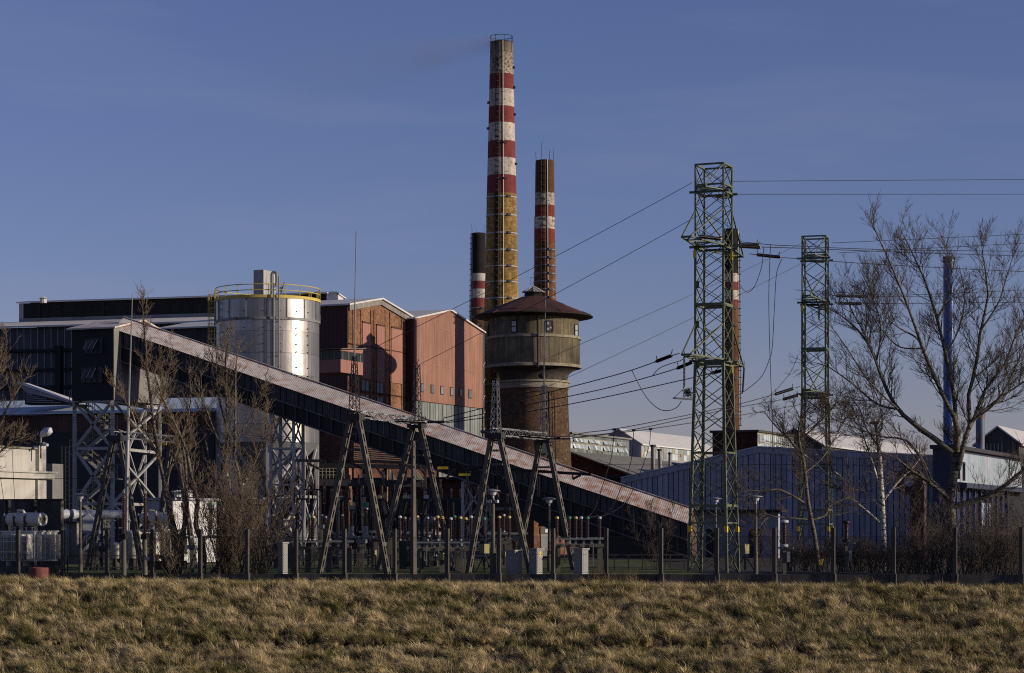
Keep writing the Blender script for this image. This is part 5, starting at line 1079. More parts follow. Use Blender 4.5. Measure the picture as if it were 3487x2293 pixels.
# instrument transformers with coloured heads
for (u, c, lb) in ((1197, 'y', 'instrument transformer with big yellow head left of the slotted leg'), (1245, 'g', 'instrument transformer with big green head right of the yellow one'), (628, 'y', 'instrument transformer with yellow head behind the bare trees'), (718, 'g', 'instrument transformer with green head before the white corrugated shed')):
    d = 115 if u > 900 else 114; z = ZV(1830, d); p = PT(u, d); e = empty('instrument_transformer', p, lb, 'transformer', 'instrument transformers')
    zt = ZV(1711, d); h = zt - z
    MB().lathe(p + UP * z, [(0.20, 0), (0.20, 0.1), (0.14, 0.12), (0.14, h * 0.33), (0.18, h * 0.34)], 14).build('pedestal', 'galvanised', e, True)
    o = link_mesh('porcelain', ME_INS, e, p + UP * (z + h * 0.34)); o.scale = (1.7, 1.7, h * 0.44)
    MB().lathe(p + UP * (z + h * 0.78), [(0.12, 0), (0.16, 0.03), (0.16, h * 0.09), (0.19, h * 0.10)], 14).build('tank', 'galvanised', e, True)
    MB().lathe(p + UP * (z + h * 0.88), [(0.19, 0), (0.19, h * 0.11), (0.15, h * 0.12)], 14).build('head', {'y': 'cap_yellow', 'g': 'cap_green'}[c], e, True)
    MB().box(p + UP * z, AS * 0.55, BS * 0.3, UP * 0.06).build('platform', 'galvanised', e)
    for dx in (-0.4, 0.4): bar(e, 'leg', p + AS * dx + UP * Z0, p + AS * dx + UP * (z - 0.05), 0.12, 0.12, 'concrete_post')
# twin-column breakers leaning outwards
for k, (u, c, tilt) in enumerate(((1306, 'y', -0.25), (1366, 'y', 0.28), (1379, 'w', 0.30), (1400, 'g', -0.05), (1437, 'w', 0.30))):
    d = 120; zb, zt = ZV(1752, d), ZV(1692, d); p = PT(u, d, zb); h = zt - zb; dv = Vector((tilt, 0, 1)).normalized()
    e = empty('circuit_breaker', PT(u, d), f'leaning dark breaker column with {CN[c]} cap, {ordn[k]} from left behind the A-frames', 'circuit breaker', 'leaning breaker columns')
    for off in (0, 0.34):
        q = p + AS * off - AS * 0.3 * (1 if tilt > 0 else 0); string(q, q + dv * h * 0.85, 'porcelain', None, None, e, 1.25, ME_INS)
    t = p + dv * h * 0.86; MB().box(t, AS * 0.26, BS * 0.12, UP * 0.07).build('head', 'steel_dark', e); MB().lathe(t + UP * 0.06, [(0.14, 0), (0.14, 0.10), (0.08, 0.2)], 10).build('cap', {'y': 'cap_yellow', 'g': 'cap_green', 'w': 'cap_white'}[c], e, True)
    MB().box(p - UP * 0.1, AS * 0.45, BS * 0.2, UP * 0.1).build('crossbar', 'steel_black', e)
    bar(e, 'column', PT(u, d, Z0), p - UP * 0.1, 0.18, 0.18, 'steel_dark')
# ------------------------------------------------------------------ cabinets, boxes
AK, BK = axes(42.0)
def cabinet(label, u0, u1, v0, d, sticker=False, mat='cabinet'):
    w = S(u1 - u0, d); a = w * 0.56 / math.cos(R(42)); b = w * 0.44 / math.sin(R(42)); c = PT(u0 + (u1 - u0) * 0.56, d - 0.3); z = ZV(v0, d)
    e = empty('control_cabinet', c, label, 'cabinet', 'grey control cabinets')
    MB().ob(c, -a, 0, 0, b, Z0, z - 0.08, AK, BK).build('body', mat, e); MB().ob(c, -a - 0.05, 0.05, -0.05, b + 0.05, z - 0.08, z, AK, BK).build('lid', mat, e)
    MB().ob(c, 0.0, 0.015, 0.06, b - 0.06, 0.1, z - 0.14, AK, BK).build('door', mat, e); MB().ob(c, -a + 0.06, -0.06, -0.015, 0.0, 0.1, z - 0.14, AK, BK).build('door', mat, e)
    MB().ob(c, -0.24, -0.17, -0.05, 0.0, z * 0.60, z * 0.66, AK, BK).build('handle', 'cap_white', e)
    if sticker: MB().ob(c, 0.016, 0.022, b * 0.38, b * 0.62, z * 0.66, z * 0.86, AK, BK).build('warning_sticker', 'sign_yellow', e)
    return e
cabinet('grey control cabinet left of the three, lit on its right side', 1723, 1777, 1873, 105.5)
cabinet('grey control cabinet with yellow sticker, middle of the three', 1801, 1849, 1867, 105.2, True)
cabinet('grey control cabinet on the right, under the six insulators', 1955, 2004, 1867, 105.0)
cabinet('pale control kiosk beside the tree trunks, left of the trestle', 944, 978, 1846, 106.5)
def box_on_post(label, u0, u1, v0, v1, d, mat):
    c = PT(u0 + (u1 - u0) * 0.45, d); w = S(u1 - u0, d); e = empty('junction_box', c, label, 'junction box', 'junction boxes on posts'); MB().ob(c, -w * 0.6, 0, 0, w * 0.75, ZV(v1, d), ZV(v0, d), AK, BK).build('box', mat, e)
    bar(e, 'post', c + UP * Z0, c + UP * ZV(v1, d), 0.08, 0.08, 'steel_dark')
    for s_ in (-1, 1): bar(e, 'stay', c + AS * 0.5 * s_ + UP * Z0, c + UP * (ZV(v1, d) - 0.05), 0.05, 0.05, 'steel_dark')
box_on_post('olive junction box on a post right of the long insulator row', 1634, 1668, 1853, 1885, 108, 'box_olive')
box_on_post('olive junction box on a post beside the nearer pylon', 2522, 2555, 1853, 1886, 118, 'box_olive')
box_on_post('small white junction box on a post behind the slotted leg, left', 318, 333, 1846, 1862, 122, 'cap_white')
# ------------------------------------------------------------------ lamp posts
def lamp(label, u, vtop, d, flood=False, r=0.075):
    p = PT(u, d); zt = ZV(vtop, d); e = empty('lamp_post', p, label, 'lamp post', 'mushroom lamp posts')
    MB().path([p + UP * Z0, p + UP * 1.0, p + UP * 1.01, p + UP * (zt - 0.45)], [r * 1.5, r * 1.4, r * 1.05, r * 0.8], 12).build('pole', 'concrete_post', e, True)
    MB().lathe(p + UP * (zt - 0.45), [(0.05, 0), (0.06, 0.1), (0.14, 0.14), (0.18, 0.30)], 14).build('glass', 'cap_white', e, True)
    MB().lathe(p + UP * (zt - 0.15), [(0.19, 0), (0.36, 0.02), (0.34, 0.06), (0.06, 0.13)], 18).build('hood', 'galvanised', e, True)
    if flood:
        for s_ in (-1, 1): MB().box(p + UP * (zt - 0.62) + AS * 0.2 * s_, AS * 0.07, BS * 0.08, UP * 0.07).build('floodlight', 'cap_white', e)
lamp('mushroom lamp post with two floodlights, right of the tall A-frame gantry', 1679, 1664, 106, True, 0.10)
lamp('mushroom lamp post in front of the brick doorway', 1870, 1692, 112)
lamp('mushroom lamp post right of the nearer pylon', 2574, 1684, 108)
lamp('mushroom lamp post seen through the nearer pylon', 2437, 1692, 125)
lamp('mushroom lamp post beside the left A-frame leg', 274, 1678, 112)
lamp('mushroom lamp post between silo legs and slotted leg', 1148, 1686, 121)
e = empty('concrete_pole', PT(1408, 105.5), 'plain tapered concrete pole standing before the second A-frame', 'pole')
MB().path([PT(1408, 105.5, Z0), P(1408, 1502, 105.5)], [0.17, 0.09], 4).build('shaft', 'concrete_post', e); 
for k in range(4): MB().box(P(1411, 1520 + 35 * k, 105.4), AS * 0.06, BS * 0.03, UP * 0.03).build('clamp', 'galvanised', e)
# cable poles with ribbed terminations, left
for k, (u, d) in enumerate(((422, 104.6), (494, 105.4))):
    e = empty('cable_termination', PT(u, d), ('cable pole with ribbed brown termination, left of the bare trees', 'cable pole with ribbed brown termination, nearest the bare trees')[k], 'cable pole', 'cable termination poles')
    zt = ZV(1835, d); MB().path([PT(u, d, Z0), PT(u, d, zt)], [0.12, 0.10], 10).build('pole', 'concrete_post', e, True)
    MB().box(PT(u, d, zt + 0.1), AS * 0.16, BS * 0.12, UP * 0.12).build('clamp_block', 'steel_black', e)
    o = link_mesh('porcelain', ME_LONG, e, PT(u, d, zt + 0.2)); o.scale = (1.5, 1.5, S(140, d)); MB().lathe(P(u, 1692, d), [(0.05, -0.1), (0.09, 0), (0.04, 0.12)], 8).build('terminal', 'galvanised', e)
# big pedestal insulators on the right
for k, (u, v0, v1, d, m) in enumerate(((2671, 1770, 1866, 107, 'porcelain'), (2882, 1772, 1850, 112, 'steel_black'))):
    p = PT(u, d); e = empty('surge_arrester', p, ('fat brown ribbed arrester on a post, right of the nearer pylon', 'dark ribbed arrester standing left of the birch')[k], 'surge arrester', 'fat arresters')
    z0, z1 = ZV(v1, d), ZV(v0, d); bar(e, 'post', p + UP * Z0, p + UP * z0, 0.16, 0.16, 'concrete_post'); bar(e, 'crossbar', p - AS * 0.4 + UP * z0, p + AS * 0.45 + UP * z0, 0.1, 0.08, 'galvanised')
    MB().lathe(p + UP * (z0 + 0.05), [(0.17, 0), (0.19, 0.03), (0.19, 0.10), (0.16, 0.12)], 14).build('base_flange', 'cap_white' if not k else m, e, True)
    o = link_mesh('porcelain', ME_INS, e, p + UP * (z0 + 0.17)); o.scale = (1.9, 1.9, z1 - z0 - 0.33)
    MB().lathe(p + UP * (z1 - 0.16), [(0.16, 0), (0.20, 0.02), (0.20, 0.12), (0.12, 0.15)], 14).build('top_cap', 'cap_white' if not k else m, e, True)
    bar(e, 'meter_box', p + AS * 0.2 + UP * 0.5, p + AS * 0.2 + UP * 1.0, 0.16, 0.14, 'galvanised')
# ------------------------------------------------------------------ power transformers
AX, BX = axes(33.0)
def transformer(label, u, d, w, dep, v0, v1, cons=True, pale='transformer_grey'):
    """u: right near corner of the tank; conservator drum on top, radiators with fins on the near side"""
    c = PT(u, d); z0, z1 = ZV(v1, d), ZV(v0, d); e = empty('power_transformer', c, label, 'transformer', 'power transformers')
    MB().ob(c, -w, 0, 0, dep, z0, z1, AX, BX).build('tank', pale, e); MB().ob(c, -w - 0.06, 0.06, -0.06, dep + 0.06, z1, z1 + 0.06, AX, BX).build('tank_lid', pale, e)
    nf = int(w / 0.17)
    for k in range(nf):
        a = -w + (k + 0.4) * w / nf
        if k % 6 == 5: continue
        MB().ob(c, a, a + 0.045, -0.42, -0.02, z0 + 0.1, z1 - 0.12, AX, BX).build('fin', pale, e)
    for k in range(5): b = 0.15 + k * (dep - 0.3) / 4; MB().ob(c, 0.02, 0.3, b, b + 0.05, z0 + 0.1, z1 - 0.12, AX, BX).build('fin', pale, e)
    for z in (z0 + (z1 - z0) * 0.3, z0 + (z1 - z0) * 0.65): MB().ob(c, -w + 0.05, -0.03, -0.44, -0.40, z, z + 0.05, AX, BX).build('radiator_tie', pale, e)
    for a in (-w * 0.85, -w * 0.35): MB().lathe(c + AX * a + BX * 0.3 + UP * (z0 - 0.25), [(0.2, 0), (0.2, 0.25)], 12).build('foot', 'galvanised', e)
    MB().ob(c, -w - 0.2, 0.2, 0.0, dep, Z0, z0 - 0.25, AX, BX).build('plinth', 'concrete_dark', e)
    if cons:
        zc = z1 + 0.62; p, q = c - AX * (w * 0.88) + BX * 0.35 + UP * zc, c + AX * 0.25 + BX * 0.35 + UP * zc
        dr = MB().path([p, q], 0.33, 24).build('conservator', pale, e, True); MB().path([q, q + AX * 0.03], 0.18, 16).build('inspection_cover', 'box_olive', dr); 
        MB().path([p.lerp(q, 0.3) + UP * 0.2 - BX * 0.1, p.lerp(q, 0.34) + UP * 0.45 - BX * 0.2, p.lerp(q, 0.45) + UP * 0.42 - BX * 0.1, p.lerp(q, 0.46) + UP * 0.25], 0.075, 8).build('vent_bend', pale, dr, True)
        MB().path([p.lerp(q, 0.3) + UP * 0.2 - BX * 0.1, p.lerp(q, 0.22) - UP * 0.5 - BX * 0.3], 0.075, 8).build('vent_pipe', pale, dr, True)
        for t in (0.35, 0.8): x = p.lerp(q, t); bar(e, 'conservator_leg', x - UP * 0.62, x - UP * 0.25, 0.09, 0.09, pale)
    for a in (-w * 0.92, -w * 0.62, -w * 0.3):
        x = c + AX * a - BX * 0.0 + UP * (z1 + 0.06) + BX * 0.05; o = link_mesh('bushing', ME_INS, e, x); o.scale = (1.25, 1.25, 0.72); MB().lathe(x + UP * 0.72, [(0.06, 0), (0.03, 0.15)], 8).build('bushing_terminal', 'galvanised', e)
    MB().box(c - AX * w * 0.35 - BX * 0.46 + UP * (z0 + (z1 - z0) * 0.32), AX * 0.07, BX * 0.01, UP * 0.06).build('warning_plate', 'sign_yellow', e)
    for k in range(4): MB().lathe(c - AX * (0.15 + 0.4 * k) + BX * 0.02 + UP * (z1 + 0.06), [(0.05, 0), (0.05, 0.12), (0.09, 0.13), (0.09, 0.18)], 8).build('valve', 'galvanised', e)
    return e
transformer('power transformer with finned tank and drum at the left edge', 116, 108.5, 2.3, 1.6, 1812, 1912)
transformer('power transformer with pale fins behind the left bare tree', 560, 119, 2.1, 1.6, 1806, 1895)
tr = transformer('power transformer partly hidden by the long insulator row', 1478, 128, 1.9, 1.4, 1815, 1895, True, 'steel_grey')
# second bay left: duct, ribbed tank and pipe
fw = PT(207, 113.5); e = empty('fire_wall', fw, 'dark stained concrete fire wall behind the left edge transformer', 'wall')
zf = ZV(1704, 113.5)
for k in range(3): MB().ob(fw, -1.36 * (k + 1) + 0.03, -1.36 * k, 0, 0.25, Z0, zf, AS, BS).build('concrete_panel', 'concrete_dark', e)
MB().ob(fw, -4.3, 0.08, -0.06, 0.3, zf, zf + 0.08, AS, BS).build('coping', 'steel_dark', e)
for u in (34, 121): MB().ob(PT(u, 113.0), -0.08, 0.08, -0.25, 0.0, Z0, zf, AS, BS).build('post', 'steel_black', e)
e = empty('gas_duct', P(300, 1755, 124), 'grey horizontal duct pipe with square branch behind the left A-frame', 'duct')
MB().path([P(208, 1753, 121), P(248, 1752, 121.4), P(424, 1752, 124)], [S(15, 122)] * 3, 18).build('pipe', 'pipe_grey', e, True)
for u in (224, 250): MB().path([P(u - 5, 1752, 121.2), P(u + 5, 1752, 121.3)], S(17.5, 121), 18).build('pipe_collar', 'cap_white', e)
MB().path([P(207, 1753, 121), P(246, 1752, 121.4)], S(15.6, 121), 18).build('insulated_end', 'cap_white', e, True)
MB().prism([P(281, 1818, 121.4), P(318, 1818, 121.4), P(318, 1764, 121.4), P(300, 1750, 121.4), P(281, 1764, 121.4)], (0.25, 0.9, 0)).build('branch_box', 'pipe_grey', e)
MB().prism([P(318, 1818, 121.5), P(338, 1818, 123.2), P(338, 1770, 123.2), P(318, 1764, 121.5)], (0.05, 0.1, 0)).build('branch_side', 'cap_white', e)
for u in (346, 400): bar(e, 'stanchion', PT(u, 123.4, Z0), P(u, 1768, 123.4), 0.14, 0.14, 'steel_dark')
e = empty('ribbed_tank', PT(240, 120), 'tall ribbed cream cooler behind the lamp post, left', 'cooler')
for k in range(11): MB().ob(PT(212 + 5.2 * k, 120), 0, 0.05, -0.2, 0.3, 0.3, ZV(1783, 120), AS, BS).build('rib', 'render_white', e)
MB().ob(PT(212, 120), 0, 0.95, 0.0, 0.4, 0.2, ZV(1780, 120), AS, BS).build('tank', 'concrete', e); MB().ob(PT(212, 120), -.1, 1.1, -.2, 0.5, ZV(1780, 120), ZV(1777, 120), AS, BS).build('lid', 'steel_dark', e)
# reactor drums and corrugated white shed behind the trees
for k, (u, lb) in enumerate(((396, 'small white reactor drum left of the slotted leg'), (458, 'big white reactor drum behind the cable poles'))):
    p = PT(u, 119); r = (0.3, 0.42)[k]; e = empty('reactor_drum', p, lb, 'drum', 'white reactor drums'); zt = ZV((1850, 1808)[k], 119)
    MB().lathe(p + UP * 0.5, [(r * .9, 0), (r, 0.06), (r, zt - 0.6), (r * 0.5, zt - 0.45)], 20).build('shell', 'transformer_grey', e, True); MB().lathe(p + UP * Z0, [(r * 0.7, 0), (r * 0.7, 0.6)], 12).build('pedestal', 'concrete_post', e)
ws = PT(590, 136); e = empty('white_shed', ws, 'white corrugated equipment shed with blue shaded side behind the bare trees', 'shed'); zt = ZV(1703, 136); wG = (along(ws, Gv, 738) - ws).length
MB().ob(ws, -1.9, 0, 0, wG, 0, zt).build('wall', 'white_sheet', e); MB().ob(ws, -2.1, 0.25, -.2, wG + .2, zt, zt + 0.15).build('roof', 'shed_blue', e)
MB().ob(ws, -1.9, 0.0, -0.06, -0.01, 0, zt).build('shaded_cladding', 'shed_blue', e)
for k, u in enumerate((608, 640)): MB().lathe(P(u, 1676, 136), [(0.28, -.3), (0.28, 0), (0.5, 0.02), (0.1, 0.12)], 14).build('roof_vent', 'roof_white', e)
tag(MB().lathe(PT(134, FY(-22) - 0.9, -0.5), [(0.49, 0), (0.50, 0.03), (0.50, 0.72), (0.46, 0.76), (0.44, 0.70)], 24).build('red_basin', 'red_drum', None, True), 'low dull red concrete basin in the grass at the left', 'basin')
# stone heap behind the switchyard
hp = []
for k in range(26):
    u = random.uniform(1385, 1436); v = random.uniform(1868, 1918); c = P(u, v, 124 + random.uniform(-.3, .6)); s = MB(); r = random.uniform(0.16, 0.32)
    pts = [Vector((random.gauss(0, 1), random.gauss(0, 1), random.gauss(0, 1))).normalized() * r * random.uniform(0.8, 1.1) for _ in range(14)]
    import bmesh
    bm = bmesh.new(); [bm.verts.new(p) for p in pts]; bmesh.ops.convex_hull(bm, input=bm.verts); bmesh.ops.delete(bm, geom=[v_ for v_ in bm.verts if not v_.link_faces], context='VERTS'); me = bpy.data.meshes.new('stone'); bm.to_mesh(me); bm.free(); me.materials.append(MATS['concrete']); hp.append((me, c))
e = empty('stone_heap', PT(1410, 124), 'heap of broken concrete lumps behind the insulator row', 'rubble heap')
MB().lathe(PT(1412, 124.6, Z0), [(0.75, 0), (0.6, 0.5), (0.1, 1.1)], 9).build('core', 'concrete_dark', e)
for me, c in hp: link_mesh('stone', me, e, Vector((c.x, c.y, max(0.05, c.z))))
# low pipe railings inside the yard
def railing(label, u0, u1, d0, d1, zt, n):
    e = empty('pipe_railing', PT(u0, d0), label, 'railing', 'low pipe railings in the yard'); p, q = PT(u0, d0), PT(u1, d1)
    for k in range(n + 1): x = p.lerp(q, k / n); bar(e, 'post', x + UP * Z0, x + UP * (zt + 0.02), 0.06, 0.06, 'steel_dark')
    for z in (zt, 0.14): bar(e, 'rail', p + UP * z, q + UP * z, 0.04, 0.05, 'steel_dark')
railing('low pipe railing across the lawn on the left', 230, 560, 113, 113, 0.72, 7)
railing('low pipe railing behind the slotted legs', 860, 1330, 116, 118, 0.70, 9)
railing('low pipe railing at the low end of the conveyor', 1900, 2330, 112, 113, 0.78, 9)
# slim steel supports and short concrete stumps farther back in the yard
for k, (u, v, d) in enumerate(sorted(((1072, 1668, 126), (1160, 1700, 128), (1222, 1652, 130), (1268, 1690, 124), (1336, 1640, 131), (1468, 1668, 128), (1536, 1700, 126), (1660, 1690, 127), (1728, 1716, 129), (1020, 1700, 132), (880, 1720, 128), (934, 1690, 131)))):
    p = PT(u, d); z = ZV(v, d); e = empty('yard_support', p, f'slim dark steel support, {ordn[k]} from left in the back row of the switchyard', 'support', 'slim back supports of the switchyard')
    for s_ in (-1, 1): bar(e, 'leg', p + AS * 0.28 * s_ + UP * Z0, p + AS * 0.14 * s_ + UP * z, 0.08, 0.08, 'steel_dark')
    for j in range(5): t0, t1 = j / 5, (j + 1) / 5; bar(e, 'lacing', p + AS * (0.28 - 0.14 * t0) * (1 if j % 2 else -1) + UP * z * t0, p + AS * (0.28 - 0.14 * t1) * (-1 if j % 2 else 1) + UP * z * t1, 0.04, 0.04, 'steel_dark')
    bar(e, 'crossarm', p - AS * 0.7 + UP * z, p + AS * 0.7 + UP * z, 0.08, 0.10, 'steel_dark')
    for s_ in (-0.6, 0, 0.6): o = link_mesh('porcelain', ME_INS, e, p + AS * s_ + UP * (z + 0.05)); o.scale = (0.9, 0.9, 0.55)
for k, (u, v, d, w) in enumerate(sorted(((868, 1800, 110, 0.16), (1095, 1800, 117, 0.12), (1232, 1850, 113, 0.2), (1304, 1860, 112, 0.14), (1352, 1820, 117, 0.18), (1468, 1880, 113, 0.2), (1560, 1860, 114, 0.16), (1668, 1880, 111, 0.2), (1760, 1840, 116, 0.14), (780, 1850, 112, 0.22), (655, 1870, 110, 0.16), (330, 1860, 116, 0.14)))):
    p = PT(u, d); z = ZV(v, d); e = empty('apparatus_post', p, f'short concrete apparatus post, {ordn[k]} from left of the scattered low stumps', 'post', 'short apparatus posts'); bar(e, 'shaft', p + UP * Z0, p + UP * z, w, w, 'concrete_post'); MB().box(p + UP * (z + 0.1), AS * (w + 0.06), BS * 0.12, UP * 0.1).build('head_box', 'galvanised', e)
# back row of stands and smaller insulators
for (lb, u0, u1, v, d, lg) in (('dark stand in the back row behind the tall A-frame', 1090, 1190, 1838, 122, (1096, 1140, 1184)), ('dark stand in the back row between the crossing legs', 1225, 1335, 1832, 123, (1232, 1280, 1328)), ('dark stand in the back row behind the plain concrete pole', 1360, 1470, 1835, 124, (1368, 1420, 1462)), ('dark stand in the back row left of the brick doorway', 1660, 1790, 1838, 123, (1668, 1720, 1782)), ('dark stand in the back row behind the silo trestle', 890, 990, 1835, 123, (898, 940, 982))):
    stand(lb, u0, u1, v, d, lg)
for k, u in enumerate((900, 930, 962, 1096, 1130, 1166, 1238, 1272, 1318, 1368, 1404, 1452, 1672, 1716, 1768)):
    post_ins(u, 1752, 1812, 122.5, 'gwyn'[k % 4], f'smaller brown insulator with {CN["gwyn"[k % 4]]} cap, {ordn[k]} from left in the back row', 0.9, 'small insulators of the back row')
# ------------------------------------------------------------------ boundary fence
POSTS = [-110, 62, 214, 365, 520, 682, 842, 1008, 1173, 1344, 1523, 1699, 1883, 2064, 2251, 2441, 2637, 2837, 3043, 3252, 3477, 3700]
def fpt(u):
    k = (u - CU) / F; y = 102.6 / (1 + 0.18 * k); return Vector((k * y, y, 0))
fe = empty('boundary_fence', fpt(1744), 'concrete post and chain-link fence with low plinth along the switchyard', 'fence')
def link_panel(p, q, z0, z1):
    s = MB(); d = (q - p); w = d.length; d.normalize(); n = d.cross(UP); h = z1 - z0; sp = 0.085; t = 0.003
    k = -h
    while k < w:
        for sg in (1, -1):
            a0, a1 = max(0.0, k), min(w, k + h); 
            if a1 - a0 < 0.02: continue
            za, zb = (a0 - k, a1 - k) if sg > 0 else (h - (a0 - k), h - (a1 - k))
            A_, B_ = p + d * a0 + UP * (z0 + za), p + d * a1 + UP * (z0 + zb); m = (B_ - A_).normalized().cross(n) * t
            s.quad(A_ - m, A_ + m, B_ + m, B_ - m)
        k += sp
    return s
for k, u in enumerate(POSTS):
    p = fpt(u); z = GZ(p.x)
    MB().ob(p, -0.085, 0.085, -0.08, 0.08, z - 0.7, z + 2.18, AS, BS).build('post', 'fence_post', fe)
    MB().ob(p, -0.14, 0.14, -0.13, 0.12, z - 0.72, z + 0.08, AS, BS).build('post_foot', 'concrete_dark', fe)
    if k + 1 < len(POSTS):
        q = fpt(POSTS[k + 1]); z2 = GZ(q.x); d = (q - p).normalized()
        MB().prism([p + d * 0.145 + UP * (z - 0.7), q - d * 0.145 + UP * (z2 - 0.7), q - d * 0.145 + UP * (z2 + 0.05), p + d * 0.145 + UP * (z + 0.05)], (0.0, 0.08, 0)).build('plinth_slab', 'concrete_dark', fe)
        link_panel(p + d * 0.09, q - d * 0.09, (z + z2) / 2 + 0.1, (z + z2) / 2 + 1.78).build('chain_link', 'fence_wire', fe, fix=False)
        for zz in (0.12, 0.95, 1.78): bar(fe, 'strand', p + UP * (z + zz), q + UP * (z2 + zz), 0.012, 0.012, 'fence_wire')
for (u, v, w, h, lb) in ((2796, 1914, 10, 20, 'x'),):
    p = fpt(u) - Vector((0, 0.06, 0)); MB().box((p.x, p.y, ZV(v, p.y)), AS * S(w, 102) / 2, BS * 0.01, UP * S(h, 102) / 2 + AS * 0.05).build('warning_sign', 'sign_yellow', fe)

# ------------------------------------------------------------------ overhead conductors
WG = {}
def wire(label, pts, r=0.016, sag=0.0, group='overhead conductors'):
    """pts: (u, v, distance) knots; a smooth line through them"""
    p = [P(*k) for k in pts]
    if len(p) == 2:
        q = [p[0].lerp(p[1], t) - UP * (sag * 4 * t * (1 - t)) for t in np.linspace(0, 1, 14)]
    else:
        q = []
        for i in range(len(p) - 1):
            a, b, c, d = p[max(i - 1, 0)], p[i], p[i + 1], p[min(i + 2, len(p) - 1)]
            for t in np.linspace(0, 1, 7)[(0 if i == 0 else 1):]:
                t = float(t); q.append(0.5 * ((2 * b) + (c - a) * t + (2 * a - 5 * b + 4 * c - d) * t * t + (3 * b - a - 3 * c + d) * t ** 3))
    tag(MB().path(q, r, 5).build('conductor', 'wire', None, True), label, 'wire', group)
nR = 111.0
wire('upper wire from the nearer pylon head to the tall gantry rod mast', [(2358, 622, 105.5), (1219, 1211, 107)], 0.014, 0.15)
wire('second wire from the nearer pylon to the short mast of the tall gantry', [(2376, 735, 107), (1432, 1240, 114)], 0.014, 0.1)
wire('wire from the farther pylon head past the nearer one to the right gantry rod', [(2727, 830, 132), (1858, 1224, 115)], 0.014, 0.1)
wire('wire from the farther pylon to the end mast of the right gantry', [(2727, 899, 133), (1864, 1318, 115)], 0.014, 0.1)
wire('highest wire running right from the nearer pylon head', [(2488, 618, 109), (3600, 611, 150)], 0.016)
wire('second highest wire running right from the nearer pylon head', [(2500, 662, 109.6), (3600, 662, 150)], 0.016)
wire('top phase wire leaving the nearer pylon arm to the right', [(2470, 818, 106), (2624, 834, 109), (2730, 839, 112), (2900, 847, 117), (3150, 853, 126), (3600, 857, 150)], 0.02)
wire('middle phase wire leaving the nearer pylon arm to the right', [(2590, 842, 108), (2730, 846, 112), (2900, 853, 117), (3150, 862, 126), (3600, 876, 150)], 0.02)
wire('lower phase wire leaving the nearer pylon arm to the right', [(2665, 878, 112), (2730, 882, 114), (2900, 895, 120), (3200, 912, 130), (3600, 931, 152)], 0.02)
wire('top wire leaving the farther pylon to the right', [(2834, 828, 136), (3600, 793, 165)], 0.018)
wire('second wire leaving the farther pylon head to the right', [(2852, 862, 137), (3600, 823, 165)], 0.018)
wire('first of three wires from the middle arm of the farther pylon', [(2710, 988, 131), (2842, 995, 136), (3093, 1005, 145), (3600, 982, 170)], 0.02)
wire('second of three wires from the middle arm of the farther pylon', [(2960, 1009, 138), (3100, 1011, 145), (3600, 1013, 170)], 0.02)
wire('third of three wires from the middle arm of the farther pylon', [(2935, 1035, 139), (3200, 1033, 150), (3600, 1028, 170)], 0.02)
wire('upper of three phase wires from the nearer pylon to the tall gantry', [(2235, 1231, 105.5), (2154, 1260, 106), (2050, 1290, 107), (1863, 1338, 108.5), (1630, 1394, 111), (1512, 1424, 112)], 0.024)
wire('middle of three phase wires from the nearer pylon to the tall gantry', [(2305, 1255, 107), (2220, 1281, 107.5), (2050, 1326, 108.5), (1800, 1378, 110), (1520, 1436, 112)], 0.024)
wire('lower of three phase wires from the nearer pylon to the tall gantry', [(2420, 1272, 110), (2340, 1291, 110), (2050, 1355, 111), (1782, 1405, 112), (1520, 1440, 113)], 0.024)
wire('upper of three phase wires from the farther pylon to the right gantry', [(2640, 1343, 129), (2519, 1376, 126), (2357, 1411, 122), (2108, 1459, 117), (1986, 1475, 114), (1940, 1490, 112.5)], 0.024)
wire('middle of three phase wires from the farther pylon to the right gantry', [(2660, 1362, 131), (2465, 1397, 127), (2160, 1463, 119), (1950, 1491, 113)], 0.024)
wire('lower of three phase wires from the farther pylon to the right gantry', [(2740, 1376, 133), (2519, 1415, 129), (2216, 1461, 122), (2050, 1481, 117), (1945, 1493, 113)], 0.024)
for k, pts in enumerate(([(2092, 1463, 116.8), (2083, 1550, 115), (2060, 1630, 113), (2026, 1730, 110), (2003, 1760, 108)], [(2158, 1465, 119), (2150, 1566, 117), (2120, 1650, 114), (2073, 1741, 110), (1985, 1765, 108)], [(2215, 1462, 122), (2210, 1520, 120), (2180, 1610, 116), (2129, 1713, 111), (2045, 1762, 108)])):
    wire(f'{("left", "middle", "right")[k]} of three droppers falling from the wires over the conveyor', pts, 0.02, group='droppers over the conveyor')
    u, v, d = pts[0]; o = MB().box(P(u, v, d), (0.10, 0, 0), (0, 0.06, 0), (0, 0, 0.06)).build('line_clamp', 'steel_black'); tag(o, f'dark line clamp at the top of the {("left", "middle", "right")[k]} dropper', 'clamp', 'line clamps')
wire('short jumper loop hanging right of the nearer pylon', [(2601, 843, 109), (2594, 905, 109), (2572, 970, 109), (2545, 996, 108.5), (2516, 966, 108.2)], 0.018)
wire('straight dropper hanging from the clamp between the pylons', [(2624, 834, 109), (2618, 1000, 109), (2621, 1180, 109), (2629, 1415, 109), (2634, 1600, 109)], 0.018)
wire('curved jumper from the outer insulator down to the lower arm', [(2663, 881, 112), (2645, 930, 112), (2638, 1028, 112), (2630, 1180, 112), (2618, 1230, 112), (2590, 1287, 112), (2527, 1338, 112), (2490, 1352, 112)], 0.018)
wire('long jumper loop hanging left of the nearer pylon', [(2152, 1262, 106), (2174, 1307, 106), (2204, 1357, 106), (2240, 1391, 106), (2272, 1399, 106), (2303, 1389, 106), (2321, 1366, 106)], 0.02)
